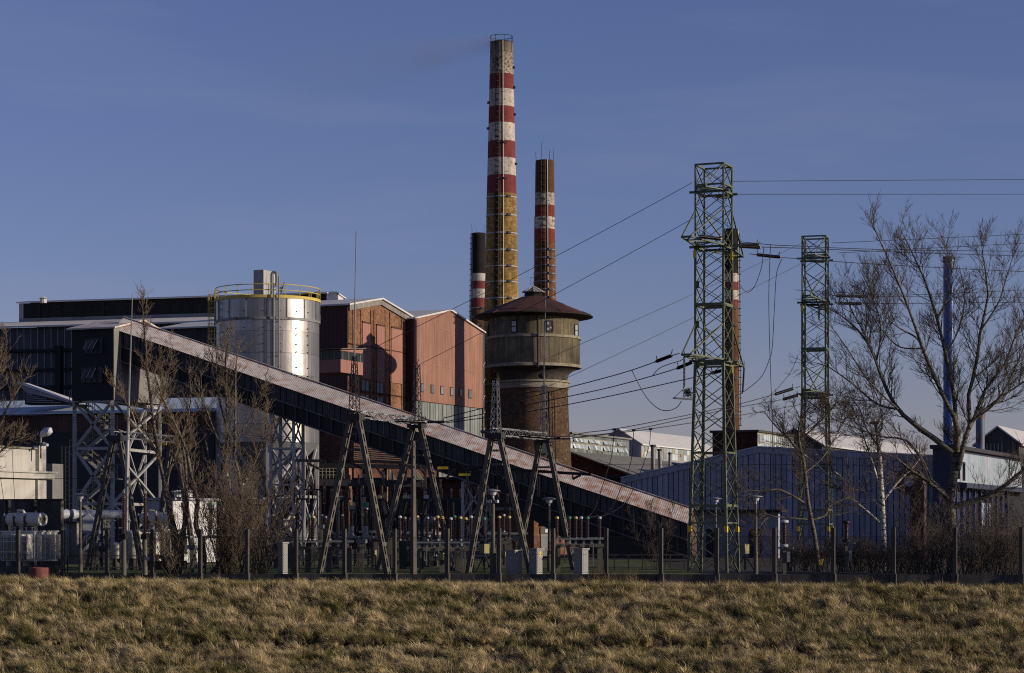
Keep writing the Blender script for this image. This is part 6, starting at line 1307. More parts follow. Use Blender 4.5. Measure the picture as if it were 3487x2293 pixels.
wire('short upper jumper curving to the arm of the nearer pylon', [(2222, 1280, 107.5), (2245, 1255, 107.5), (2280, 1240, 107.2), (2318, 1228, 107), (2338, 1214, 107)], 0.02)
wire('slanting wire at the right of the nearer pylon above the birch crown', [(2585, 1377, 128), (2640, 1330, 129), (2690, 1270, 130), (2716, 1215, 131)], 0.016)
wire('long service wire sagging across the front of the conveyor', [(1960, 1582, 112), (2300, 1584, 112), (2760, 1582, 112), (3100, 1590, 112)], 0.014)
wire('left bushing lead rising from the edge transformer', [(15, 1748, 108.5), (12, 1700, 110), (2, 1630, 112)], 0.014); wire('right bushing lead rising from the edge transformer', [(49, 1748, 108.5), (50, 1700, 110), (44, 1600, 113), (43, 1535, 115)], 0.014)
for k, (v0, v1) in enumerate(((1412, 1432), (1418, 1440), (1424, 1448), (1632, 1630))): wire(f'{ordn[k]} thin wire from the top crossing the dark low hall at the left', [(-40, v0, 140), (420, v1, 136), (1010, v1 + 60 if k < 3 else 1640, 120)], 0.013)
for k in range(8):
    u0 = 1040 + 62 * k; wire(f'thin slack lead, {ordn[k]} from left, hanging between bus beam and insulators', [(u0, 1585 + 4 * k, 117), (u0 + 22, 1650 + 4 * (k % 3), 115), (u0 + 48, 1700, 113), (u0 + 40 + 10 * (k % 2), 1758, 111)], 0.011, group='slack leads in the switchyard')
for k, (a, b, s_) in enumerate((((1362, 1757, 109), (1455, 1757, 109), 0.1), ((1490, 1757, 109), (1568, 1757, 109), 0.12), ((1586, 1757, 109), (1649, 1757, 109), 0.1), ((1897, 1760, 108), (1979, 1760, 108), 0.1), ((2001, 1760, 108), (2042, 1760, 108), 0.05), ((1700, 1757, 110), (1734, 1757, 110), 0.05))): wire(f'short busbar lead linking insulator caps, {ordn[k]} from left', [a, b], 0.013, s_, 'busbar leads')
wire('curved lead under the right bus beam with white clamps', [(1600, 1623, 117), (1660, 1640, 117), (1740, 1644, 117), (1790, 1634, 117)], 0.016)
# insulator strings on the pylon arms
PG = 'pylon arm insulators'
string(P(2382, 806, 105), P(2452, 814, 105.6), 'line_insulator', 'dark line insulator crossing the middle arm of the nearer pylon', PG, thick=1.2)
string(P(2518, 834, 107), P(2580, 836, 108), 'line_insulator', 'upper of two line insulators right of the nearer pylon', PG, link=P(2500, 832, 109), thick=1.2); string(P(2520, 839, 107), P(2586, 843, 108), 'line_insulator', 'lower of two line insulators right of the nearer pylon', PG, link=P(2500, 838, 109), thick=1.2)
string(P(2578, 868, 111.5), P(2655, 876, 112), 'line_insulator', 'outer line insulator beyond the arm tip of the nearer pylon', PG, link=P(2552, 865, 111.6), thick=1.2)
string(P(2288, 1211, 105), P(2236, 1231, 105.5), 'line_insulator', 'line insulator left of the lower arm tip of the nearer pylon', PG, link=P(2314, 1204, 104.7), thick=1.2); string(P(2360, 1233, 106.5), P(2308, 1254, 107), 'line_insulator', 'line insulator reaching left from the lower arm joint', PG, link=P(2376, 1227, 107), thick=1.2)
string(P(2460, 1262, 109.5), P(2424, 1271, 110), 'line_insulator', 'short line insulator behind the near corner of the pylon', PG, link=P(2468, 1258, 109), thick=1.2)
string(P(2330, 1216, 105), P(2330, 1318, 105), 'line_insulator', 'vertical insulator carrying the trapeze left of the nearer pylon', PG, thick=0.8); string(P(2534, 1250, 111.5), P(2529, 1335, 111.7), 'line_insulator', 'vertical insulator under the right tip of the lower arm', PG, thick=0.8)
string(P(2640, 1343, 129), P(2700, 1324, 130), 'line_insulator', 'upper line insulator left of the lower arm of the farther pylon', PG, link=P(2724, 1317, 131.4), thick=1.3); string(P(2668, 1360, 131), P(2715, 1347, 132), 'line_insulator', 'lower line insulator left of the lower arm of the farther pylon', PG, link=P(2732, 1342, 133), thick=1.3)
string(P(2850, 1008, 136), P(2955, 1010, 138), 'line_insulator', 'long line insulator right of the farther pylon, upper', PG, link=P(2832, 1006, 136), thick=1.3); string(P(2855, 1033, 137), P(2932, 1035, 139), 'line_insulator', 'long line insulator right of the farther pylon, lower', PG, link=P(2842, 1031, 137.4), thick=1.3); string(P(2790, 1035, 134.5), P(2789, 1085, 134.5), 'line_insulator', 'vertical insulator inside the farther pylon', PG, thick=1.0)
e = empty('trapeze', P(2330, 1322, 105), 'hanging trapeze bar with a dark nest bundle left of the nearer pylon', 'trapeze')
bar(e, 'bar', P(2291, 1356, 105), P(2360, 1361, 105), 0.09, 0.08, 'galvanised')
for u in (2294, 2326, 2356): bar(e, 'stay', P(2331, 1322, 105), P(u, 1355, 105), 0.025, 0.025, 'steel_dark')
s = MB()
for k in range(60): c = P(2342 + random.gauss(0, 6), 1338 + random.gauss(0, 6), 105 + random.gauss(0, .1)); d = Vector((random.gauss(0, 1), random.gauss(0, 1), random.gauss(0, .6))).normalized() * 0.16; s.tube(c - d, c + d, 0.012, n=3)
tag(s.build('nest', 'steel_dark', e), kind='stuff')

# ------------------------------------------------------------------ bare trees
def bark(name, col, var, spots=None):
    m, n, l, b = _new(name); g = n.new('ShaderNodeNewGeometry'); pos = g.outputs['Position']
    c0 = n.new('ShaderNodeRGB'); c0.outputs[0].default_value = (*col, 1)
    c = _mul(n, l, c0.outputs[0], _ramp(n, l, _noise(n, l, pos, 5, 5, 0.7, (1, 1, 0.5)), [(0.3, 1 - var), (0.7, 1 + var)]))
    if spots:
        f = _ramp(n, l, _noise(n, l, pos, 4.0, 3, 0.7, (0.7, 0.7, 2.6)), [(0.52, 0), (0.58, 1)]); x = n.new('ShaderNodeMixRGB'); l.new(f, x.inputs[0]); l.new(c, x.inputs[1]); x.inputs[2].default_value = (*spots, 1); c = x.outputs[0]
    l.new(c, b.inputs['Base Color']); b.inputs['Roughness'].default_value = 0.9; b.inputs['Specular IOR Level'].default_value = 0.15
    bp = n.new('ShaderNodeBump'); bp.inputs['Strength'].default_value = 0.6; bp.inputs['Distance'].default_value = 0.03; l.new(_noise(n, l, pos, 14, 3, 0.6, (1, 1, 0.3)), bp.inputs['Height']); l.new(bp.outputs[0], b.inputs['Normal'])
bark('bark_poplar', (0.135, 0.118, 0.09), 0.4, (0.045, 0.038, 0.03)); bark('bark_dark', (0.050, 0.040, 0.030), 0.4); bark('bark_birch', (0.52, 0.49, 0.43), 0.15, (0.04, 0.035, 0.03))
bark('twig_tan', (0.165, 0.125, 0.085), 0.3); bark('twig_brown', (0.10, 0.080, 0.066), 0.3); bark('twig_grey', (0.15, 0.12, 0.10), 0.3)
def tubes(groups, name, mat, parent):
    """many polylines of equal point count swept into one mesh with numpy"""
    off = np.array(origin(parent)); V = []; Fc = []; base = 0
    for pts, rad, n in groups:
        pts = np.asarray(pts, float) - off; rad = np.asarray(rad, float); N, K, _ = pts.shape
        d = np.empty_like(pts); d[:, 1:-1] = pts[:, 2:] - pts[:, :-2]; d[:, 0] = pts[:, 1] - pts[:, 0]; d[:, -1] = pts[:, -1] - pts[:, -2]
        d /= np.linalg.norm(d, axis=2, keepdims=True) + 1e-9
        ref = np.where(np.abs(d[..., 2:3]) < 0.9, np.array([0, 0, 1.0]), np.array([0, 1.0, 0])); ref = np.repeat(ref[:, :1], K, 1)
        a = np.cross(d, ref); a /= np.linalg.norm(a, axis=2, keepdims=True) + 1e-9; b = np.cross(d, a)
        t = np.arange(n) * 2 * np.pi / n
        v = pts[:, :, None] + rad[:, :, None, None] * (np.cos(t)[None, None, :, None] * a[:, :, None] + np.sin(t)[None, None, :, None] * b[:, :, None])
        V.append(v.reshape(-1, 3)); idx = base + np.arange(N * K * n).reshape(N, K, n)
        nx = np.roll(idx, -1, 2); Fc.append(np.stack([idx[:, :-1], nx[:, :-1], nx[:, 1:], idx[:, 1:]], -1).reshape(-1, 4)); base += N * K * n
    V = np.concatenate(V); Fc = np.concatenate(Fc); me = bpy.data.meshes.new(name)
    me.vertices.add(len(V)); me.vertices.foreach_set('co', V.ravel()); me.loops.add(Fc.size); me.loops.foreach_set('vertex_index', Fc.ravel().astype(np.int32))
    me.polygons.add(len(Fc)); me.polygons.foreach_set('loop_start', np.arange(0, Fc.size, 4, dtype=np.int32)); me.polygons.foreach_set('loop_total', np.full(len(Fc), 4, np.int32))
    me.polygons.foreach_set('use_smooth', np.ones(len(Fc), bool)); me.update(); me.validate(); me.materials.append(MATS[mat]); return link_mesh(name, me, parent)
def spawn(pts, rad, per_m, lo, hi, lenf, up, spread, rng, K=5, rfac=0.55, rmin=0.006, start=0.12):
    """side shoots along each polyline of a set: leave at an angle, curve upwards"""
    pts = np.asarray(pts); out = []; ro = []
    for p, r in zip(pts, rad):
        seg = np.linalg.norm(np.diff(p, axis=0), axis=1); L = seg.sum(); n = rng.poisson(per_m * L)
        if n == 0: continue
        cum = np.concatenate([[0], np.cumsum(seg)]) / max(L, 1e-6)
        for s in start + (1 - start) * rng.random(n) ** 0.8:
            i = min(np.searchsorted(cum, s) - 1, len(seg) - 1); i = max(i, 0); f = (s - cum[i]) / max(cum[i + 1] - cum[i], 1e-6)
            o = p[i] + (p[i + 1] - p[i]) * f; d = (p[i + 1] - p[i]) / (seg[i] + 1e-9)
            w = rng.normal(size=3); w -= d * w.dot(d); w /= np.linalg.norm(w) + 1e-9
            v = d * math.cos(spread) + w * math.sin(spread); v /= np.linalg.norm(v)
            ln = (lo + (hi - lo) * rng.random()) * (1 - lenf * s); q = [o]; 
            for k in range(K - 1):
                v = v + np.array([0, 0, up]) / (K - 1) + rng.normal(size=3) * 0.055; v /= np.linalg.norm(v); q.append(q[-1] + v * ln / (K - 1))
            rr = max(rmin, min(r[i] * rfac, ln * 0.014)); out.append(q); ro.append(np.linspace(rr, max(rmin * 0.6, rr * 0.35), K))
    return (np.array(out), np.array(ro)) if out else (np.zeros((0, K, 3)), np.zeros((0, K)))
def guide(knots, d, dd=0.0, K=14, px=None):
    """main limb from (u, v, radius in px) knots; dd: how far it leans away from us by its end"""
    n = len(knots); pts = [P(k[0], k[1], d + dd * i / max(n - 1, 1)) for i, k in enumerate(knots)]; rad = [S(k[2], d) for k in knots]
    q = []; r = []
    for j in range(K):
        t = (n - 1) * j / (K - 1); i = min(int(t), n - 2); f = t - i; a, b, c, e = pts[max(i - 1, 0)], pts[i], pts[i + 1], pts[min(i + 2, n - 1)]
        x = 0.5 * ((2 * b) + (c - a) * f + (2 * a - 5 * b + 4 * c - e) * f * f + (3 * b - a - 3 * c + e) * f ** 3); q.append(tuple(x)); r.append(rad[i] + (rad[i + 1] - rad[i]) * f)
    return q, r
def tree(label, base, limbs, d, bark_m, twig_m, s2, s3, s4, seed, name='bare_tree', cat='tree', trunk_n=2, up=0.5, group='bare trees', stem=0.45, top=None):
    rng = np.random.default_rng(seed); e = empty(name, PT(base, d, -0.2), label, cat, group)
    Lp = []; Lr = []
    if top: limbs = [([(u, v if v > top else top - (top - v) * 0.85, r * 0.86) for u, v, r in kn], dd) for kn, dd in limbs]
    for k, (kn, dd) in enumerate(limbs): q, r = guide(kn, d, dd); Lp.append(q); Lr.append(r)
    Lp, Lr = np.array(Lp), np.array(Lr)
    tubes([(Lp[:trunk_n], Lr[:trunk_n], 10)], 'trunk', bark_m, e)
    if len(Lp) > trunk_n: tubes([(Lp[trunk_n:], Lr[trunk_n:], 8)], 'limbs', bark_m, e)
    b2, r2 = spawn(Lp[(1 if trunk_n < len(Lp) else 0):], Lr[(1 if trunk_n < len(Lp) else 0):], *s2, up, 0.8, rng, 7, 0.5, 0.012)
    b0, r0_ = spawn(Lp[:1], Lr[:1], *s2, up, 0.8, rng, 7, 0.5, 0.012, start=stem) if trunk_n < len(Lp) else (b2[:0], r2[:0])
    b2, r2 = np.concatenate([b2, b0]), np.concatenate([r2, r0_])
    b3, r3 = spawn(b2, r2, *s3, up * 0.8, 0.75, rng, 5, 0.6, 0.0095); b4, r4 = spawn(b3, r3, *s4, up * 0.7, 0.7, rng, 4, 0.6, 0.008)
    tubes([(b2, r2, 5), (b3, r3, 4), (b4, r4, 3)], 'crown', twig_m, e)['kind'] = 'stuff'; return e
# the big poplar on the right
tree('big bare poplar with spreading limbs at the right, before the blue stack', 3245, [
  ([(3248, 1955, 27), (3243, 1860, 22), (3238, 1750, 20), (3242, 1660, 19), (3252, 1590, 16), (3258, 1520, 15)], 0.2),
  ([(3258, 1540, 13), (3260, 1448, 11), (3226, 1379, 9), (3181, 1280, 7.5), (3142, 1187, 6.5), (3117, 1108, 5.5), (3083, 1000, 4.5), (3044, 887, 3.5), (2994, 754, 2.3), (2970, 700, 1.2)], -1.2),
  ([(3245, 1545, 14), (3190, 1500, 11.5), (3120, 1450, 9.5), (3058, 1394, 8), (3009, 1305, 6.5), (2970, 1197, 5), (2916, 1113, 3.6), (2832, 1034, 1.6)], 0.8),
  ([(3256, 1500, 11), (3250, 1359, 8.5), (3221, 1211, 7), (3191, 1074, 5.6), (3162, 965, 4.6), (3142, 901, 3.8), (3103, 803, 2.6), (3063, 709, 1.2)], 1.2),
  ([(3262, 1600, 12), (3285, 1500, 10), (3304, 1438, 9), (3297, 1354, 8), (3324, 1246, 6.8), (3339, 1123, 5.6), (3363, 1000, 4.4), (3359, 916, 3.4), (3342, 778, 1.3)], 0.5),
  ([(3300, 1460, 8), (3314, 1433, 7.5), (3359, 1320, 6), (3418, 1246, 5), (3457, 1147, 3.8), (3500, 1040, 2.2)], 1.6),
  ([(3240, 1728, 14), (3320, 1705, 11), (3400, 1670, 9), (3487, 1600, 7), (3580, 1530, 4)], -1.0),
  ([(3232, 1700, 10), (3160, 1640, 8), (3100, 1600, 5.5), (3050, 1560, 3), (2990, 1540, 1.5)], -1.0),
  ([(3235, 1690, 7), (3175, 1640, 6), (3153, 1590, 5.5), (3117, 1531, 5), (3075, 1495, 4.2), (3006, 1488, 3.2), (2920, 1460, 2.5), (2830, 1424, 1.3)], 0.4),
  ([(3300, 1450, 6), (3373, 1379, 4.6), (3487, 1300, 3.6), (3580, 1230, 2)], 0.5),
  ([(3058, 1394, 5), (2985, 1375, 4), (2900, 1305, 3), (2820, 1250, 2), (2770, 1235, 1.2)], 1.5),
  ([(3009, 1305, 4.5), (2950, 1150, 3.6), (2900, 1040, 2.6), (2860, 930, 1.2)], -1.0), ([(3058, 1394, 4.2), (2960, 1300, 3.2), (2880, 1180, 2.4), (2820, 1090, 1.2)], -0.8),
  ([(2985, 1230, 3.6), (3000, 1120, 2.8), (2975, 1000, 2), (2930, 880, 1)], 0.9), ([(3339, 1123, 4), (3400, 1010, 3), (3430, 900, 2), (3455, 800, 1)], -0.9), ([(3304, 1438, 5), (3400, 1360, 4), (3480, 1200, 3), (3510, 1050, 1.6)], -1.4),
  ([(3191, 1074, 3.6), (3240, 950, 2.8), (3235, 850, 2), (3205, 740, 1)], -0.7), ([(3221, 1211, 4), (3270, 1100, 3), (3285, 980, 2), (3265, 860, 1)], 1.0), ([(3142, 1187, 3.6), (3060, 1180, 2.8), (2990, 1100, 1.8), (2950, 1020, 1)], 0.6),
  ([(3142, 1187, 4.5), (3120, 1150, 4), (3060, 1110, 3), (3010, 1055, 2.2), (2960, 940, 1.2)], -1.5)],
  112, 'bark_poplar', 'twig_brown', (3.6, 0.9, 3.0, 0.5), (5.4, 0.4, 1.3, 0.35), (6.0, 0.15, 0.5, 0.2), 11, trunk_n=1, up=0.7, stem=0.95, top=1150)
tree('birch with pale spotted trunk left of the big poplar', 3012, [
  ([(3014, 1950, 6.5), (3011, 1850, 8.5), (3003, 1700, 9.5), (2998, 1600, 8), (2990, 1500, 6), (2981, 1442, 4.5)], 0),
  ([(3002, 1785, 5), (2950, 1740, 4.2), (2880, 1680, 3.7), (2800, 1600, 3.1), (2740, 1550, 2.4), (2680, 1490, 1.3)], -0.8),
  ([(2999, 1728, 4.5), (2940, 1672, 4), (2860, 1622, 3.2), (2790, 1560, 2.3), (2730, 1500, 1.2)], 0.8),
  ([(3010, 1702, 4), (3060, 1640, 3.2), (3110, 1590, 2.4), (3150, 1540, 1.2)], 0.4), ([(2996, 1662, 4.5), (2975, 1590, 3.6), (2955, 1530, 2.6), (2925, 1440, 1.6), (2900, 1380, 1.0)], -0.5),
  ([(2988, 1500, 4), (3005, 1440, 3), (2996, 1380, 2), (3010, 1330, 1.0)], 0.4), ([(2990, 1520, 3.5), (2950, 1460, 2.6), (2930, 1400, 1.8), (2890, 1340, 1)], 0.6)],
  114, 'bark_birch', 'twig_grey', (4.0, 0.6, 2.1, 0.4), (6, 0.25, 0.9, 0.3), (7, 0.12, 0.38, 0.2), 12, trunk_n=1, up=0.35)
o = MB().box(P(2978, 1440, 114), (0.22, 0, 0.02), (0, 0.15, 0), (0, 0, 0.07)); tag(o.build('nest_board', 'steel_dark'), 'dark board on the cut top of the birch', 'board')
tree('slender leaning tree in front of the farther pylon', 2785, [
  ([(2788, 1952, 8.5), (2778, 1850, 8), (2765, 1780, 7.2), (2750, 1700, 6.5), (2745, 1640, 6), (2735, 1560, 5.2), (2721, 1510, 4.4), (2721, 1455, 3.8), (2735, 1420, 3), (2760, 1380, 1.6)], 0),
  ([(2748, 1720, 4.5), (2700, 1690, 4), (2650, 1668, 3.2), (2600, 1672, 2.2), (2520, 1668, 1.2)], -0.5), ([(2762, 1772, 4), (2810, 1755, 3.6), (2830, 1720, 2.6), (2900, 1690, 1.4)], 0.5),
  ([(2756, 1770, 3.5), (2690, 1765, 2.8), (2620, 1760, 1.8), (2590, 1790, 1)], -0.8), ([(2735, 1570, 4), (2690, 1500, 3), (2640, 1450, 2.2), (2600, 1400, 1.2)], 0.7), ([(2722, 1500, 3.6), (2790, 1440, 2.8), (2840, 1380, 1.8), (2870, 1330, 1)], -0.4),
  ([(2740, 1610, 3.6), (2800, 1560, 2.6), (2850, 1480, 1.8), (2880, 1420, 1)], 0.6)],
  109, 'bark_poplar', 'twig_brown', (5.0, 0.6, 2.1, 0.4), (6.5, 0.25, 0.9, 0.3), (7.0, 0.12, 0.36, 0.2), 13, trunk_n=1, up=0.25)
# left pair
tree('bare tree with several pale stems, left of the silo', 600, [
  ([(604, 1962, 24), (608, 1870, 17), (590, 1811, 13), (570, 1685, 9.5), (555, 1622, 8), (531, 1495, 6.5), (523, 1435, 5.6), (503, 1276, 4.2), (495, 1157, 3), (484, 1040, 1.8), (484, 996, 0.9)], 0),
  ([(612, 1880, 12), (628, 1790, 8), (636, 1745, 7), (634, 1677, 6), (632, 1590, 5.2), (618, 1499, 4.2), (567, 1400, 3), (548, 1300, 1.8), (540, 1220, 0.9)], 0.6),
  ([(690, 1955, 12), (692, 1862, 11), (665, 1782, 8.5), (674, 1709, 7), (655, 1640, 6), (634, 1531, 5), (586, 1424, 3.6), (543, 1328, 2.2), (520, 1250, 1)], -0.6),
  ([(570, 1690, 6), (540, 1560, 3.6), (480, 1440, 2.6), (420, 1360, 1.8), (375, 1290, 0.9)], -0.6), ([(560, 1650, 5), (600, 1540, 4), (640, 1420, 3), (650, 1330, 2), (640, 1260, 1)], 0.9),
  ([(523, 1440, 3.4), (560, 1330, 2.6), (580, 1240, 1.8), (590, 1170, 0.9)], 0.4)],
  107, 'bark_poplar', 'twig_tan', (4.6, 0.6, 2.0, 0.75), (5.5, 0.25, 0.85, 0.3), (6, 0.12, 0.34, 0.2), 14, trunk_n=3, up=0.8)
tree('bare tree with two pale stems in front of the silo', 745, [
  ([(735, 1962, 26), (755, 1925, 16), (785, 1860, 12), (792, 1815, 10), (785, 1745, 8.5), (773, 1723, 8), (752, 1690, 7), (752, 1610, 6), (770, 1550, 5.5), (776, 1498, 5), (772, 1355, 4), (766, 1236, 2.8), (782, 1137, 1.2)], 0),
  ([(790, 1830, 9), (812, 1740, 7), (816, 1640, 6), (800, 1560, 5.5), (800, 1498, 5), (801, 1380, 4), (802, 1276, 3), (812, 1170, 1.2)], -0.5),
  ([(752, 1690, 5), (720, 1600, 4), (700, 1500, 3.2), (690, 1400, 2.6), (685, 1300, 1.8), (680, 1220, 0.9)], 0.7), ([(770, 1560, 4), (730, 1470, 3.2), (690, 1360, 2.4), (660, 1290, 1.2)], -0.6),
  ([(800, 1500, 3.6), (850, 1430, 2.8), (880, 1350, 1.8), (910, 1290, 0.9)], 0.6), ([(812, 1660, 4), (860, 1590, 3), (900, 1490, 2), (905, 1400, 1)], -0.3), ([(776, 1480, 3.2), (745, 1350, 2.4), (735, 1250, 1.7), (745, 1150, 0.9)], 0.4)],
  108, 'bark_poplar', 'twig_tan', (4.8, 0.6, 2.0, 0.7), (5.5, 0.25, 0.85, 0.3), (6, 0.12, 0.34, 0.2), 15, trunk_n=2, up=0.8)
tree('bare tree whose twigs reach in at the left edge', -70, [
  ([(-95, 1960, 20), (-90, 1800, 14), (-70, 1600, 10), (-50, 1450, 7), (-30, 1330, 4.5), (5, 1230, 2.4), (26, 1165, 1)], 0),
  ([(-70, 1600, 8), (-20, 1500, 5), (20, 1400, 3.6), (60, 1330, 2.2), (100, 1270, 1)], -0.6), ([(-60, 1540, 7), (-40, 1400, 4.5), (-10, 1290, 3), (10, 1220, 1.2)], 0.8), ([(-80, 1680, 6), (-30, 1580, 4), (20, 1520, 3), (70, 1480, 1.2)], 0.4)],
  112, 'bark_poplar', 'twig_tan', (4.5, 0.6, 1.9, 0.4), (6.2, 0.25, 0.9, 0.3), (7, 0.12, 0.36, 0.2), 16, trunk_n=1, up=0.7)
# shrubs: many stems from the ground
def shrub(label, u0, u1, vtop, d, n, twig_m, seed, s3=(5, 0.2, 0.7, 0.3), s4=(5, 0.1, 0.3, 0.2), base_z=-0.15, lean=0.35, name='shrub', wide=False):
    rng = np.random.default_rng(seed); c = PT((u0 + u1) / 2, d, base_z); e = empty(name, c, label, 'shrub', 'leafless shrubs')
    H = ZV(vtop, d) - base_z; W_ = S(u1 - u0, d) / 2; st = []; sr = []
    for k in range(n):
        a = rng.uniform(-1, 1) if wide else rng.normal() * 0.45; o = np.array([c.x + a * W_ * (0.95 if wide else 0.5), d + rng.normal() * 0.35, base_z]); v = np.array([(0 if wide else a * lean * 2) + rng.normal() * lean, rng.normal() * 0.25, 1.0]); v /= np.linalg.norm(v); ln = H * rng.uniform(0.55, 1.02); q = [o]
        for j in range(7): v = v + rng.normal(size=3) * 0.10 + np.array([0, 0, 0.06]); v /= np.linalg.norm(v); q.append(q[-1] + v * ln / 7)
        st.append(q); r = rng.uniform(0.012, 0.03); sr.append(np.linspace(r, 0.006, 8))
    b3, r3 = spawn(np.array(st), sr, *s3, 0.4, 0.7, rng, 5, 0.6, 0.0095); b4, r4 = spawn(b3, r3, *s4, 0.3, 0.7, rng, 4, 0.6, 0.008)
    tubes([(np.array(st), np.array(sr), 5)], 'stems', 'bark_dark', e); tubes([(b3, r3, 4), (b4, r4, 3)], 'twigs', twig_m, e)['kind'] = 'stuff'; return e
shrub('bushy leafless shrub round the base of the tree in front of the silo', 620, 930, 1560, 106.5, 60, 'twig_tan', 21, (6, 0.3, 1.1, 0.3), lean=0.22)
shrub('tall bare bush right of the tree stems, hiding the foot of the silo trestle', 790, 960, 1540, 107.4, 30, 'twig_brown', 24, (6, 0.3, 1.0, 0.3), lean=0.2)
shrub('leafless shrub round the trunk of the left bare tree', 520, 690, 1690, 106, 30, 'twig_tan', 22, lean=0.25)
shrub('small bare shrub reaching over the conveyor roof left of the pylon', 2150, 2320, 1690, 119, 9, 'twig_brown', 23, (6, 0.3, 0.9, 0.3), (6, .1, .35, .2), lean=0.16)
for k, (u0, u1, vt_, d, n) in enumerate(((3060, 3220, 1640, 113, 26), (3160, 3330, 1700, 110, 30), (3270, 3470, 1640, 115, 34), (3380, 3560, 1660, 111, 30), (3090, 3240, 1780, 108, 60), (3270, 3470, 1790, 107, 80))):
    shrub(('tall leafless thicket beside the dark blower', 'dense leafless thicket at the foot of the big poplar', 'tall leafless thicket before the blue building', 'leafless thicket at the right edge under the heavy limb', 'low leafless brush left of the poplar foot, by the plinth', 'low leafless brush right of the poplar foot, by the plinth')[k], u0, u1, vt_, d, n, 'twig_brown', 30 + k, (4, 0.3, 1.2, 0.3), lean=0.32, wide=True)
for k, (u0, u1, vt_, d, n) in enumerate(((2560, 2700, 1760, 121, 12), (2660, 2830, 1840, 117, 60), (2830, 2990, 1830, 115, 80), (2960, 3100, 1850, 112, 70))):
    shrub(('thin leafless shrub against the white switch house wall', 'brown undergrowth at the foot of the farther pylon', 'brown undergrowth left of the birch foot', 'brown undergrowth right of the birch foot')[k], u0, u1, vt_, d, n, 'twig_brown', 40 + k, (5, 0.2, 0.9, 0.3), lean=0.4, wide=True)
# ------------------------------------------------------------------ long dry grass on the bank
def grass_mat(name, stops, s1=0.35, s2=2.5):
    m, n, l, b = _new(name); g = n.new('ShaderNodeNewGeometry'); pos = g.outputs['Position']; oi = n.new('ShaderNodeObjectInfo')
    f = _math(n, l, 'ADD', _math(n, l, 'MULTIPLY', _noise(n, l, pos, s1, 4, 0.6), 0.75), _math(n, l, 'MULTIPLY', _noise(n, l, pos, s2, 3, 0.6), 0.45))
    f = _math(n, l, 'ADD', f, _math(n, l, 'MULTIPLY', _math(n, l, 'SUBTRACT', oi.outputs['Random'], 0.5), 0.35))
    c = _ramp(n, l, f, stops)
    hs = n.new('ShaderNodeAttribute'); hs.attribute_name = 'tone'
    c = _mul(n, l, c, _ramp(n, l, _math(n, l, 'ADD', _math(n, l, 'MULTIPLY', hs.outputs['Fac'], 0.35), _math(n, l, 'MULTIPLY', oi.outputs['Random'], 0.65)), [(0.1, 0.30), (0.9, 1.45)]))
    l.new(c, b.inputs['Base Color']); b.inputs['Roughness'].default_value = 0.75; b.inputs['Specular IOR Level'].default_value = 0.2
    return m
grass_mat('dry_grass', [(0.38, (0.065, 0.090, 0.018)), (0.50, (0.215, 0.190, 0.065)), (0.62, (0.45, 0.350, 0.170)), (0.80, (0.64, 0.51, 0.30))])
grass_mat('weed_stalk', [(0.3, (0.10, 0.06, 0.03)), (0.7, (0.20, 0.13, 0.06))])
def clump(name, n, lmin, lmax, spread, bend, wind, rng, mat, w=0.009, K=4):
    V = []; Fq = []; T = []
    for k in range(n):
        a = rng.uniform(0, 2 * math.pi); r0 = rng.uniform(0, 0.10); o = np.array([math.cos(a) * r0, math.sin(a) * r0, 0.0]); ln = rng.uniform(lmin, lmax)
        v = np.array([math.cos(a) * spread, math.sin(a) * spread, 1.0]) + rng.normal(size=3) * 0.2; v /= np.linalg.norm(v); sd = np.array([-math.sin(a), math.cos(a), 0]) if rng.random() < 0.5 else np.array([1.0, 0, 0.0])
        ww = w * rng.uniform(0.6, 1.4); tone = rng.random(); b0 = len(V); p = o.copy()
        for j in range(K + 1):
            t = j / K; hw = ww * (1 - 0.8 * t); V.append(p - sd * hw); V.append(p + sd * hw); T += [tone, tone]
            v = v + np.array([math.cos(a) * bend * 0.5 + wind[0], math.sin(a) * bend * 0.5 + wind[1], -bend]) / K * (0.6 + t); v /= np.linalg.norm(v); p = p + v * ln / K
        for j in range(K): i = b0 + 2 * j; Fq.append((i, i + 1, i + 3, i + 2))
    me = bpy.data.meshes.new(name); me.from_pydata([tuple(v) for v in V], [], Fq); at = me.attributes.new('tone', 'FLOAT', 'POINT'); at.data.foreach_set('value', np.array(T, np.float32)); me.materials.append(MATS[mat]); return bpy.data.objects.new(name, me)
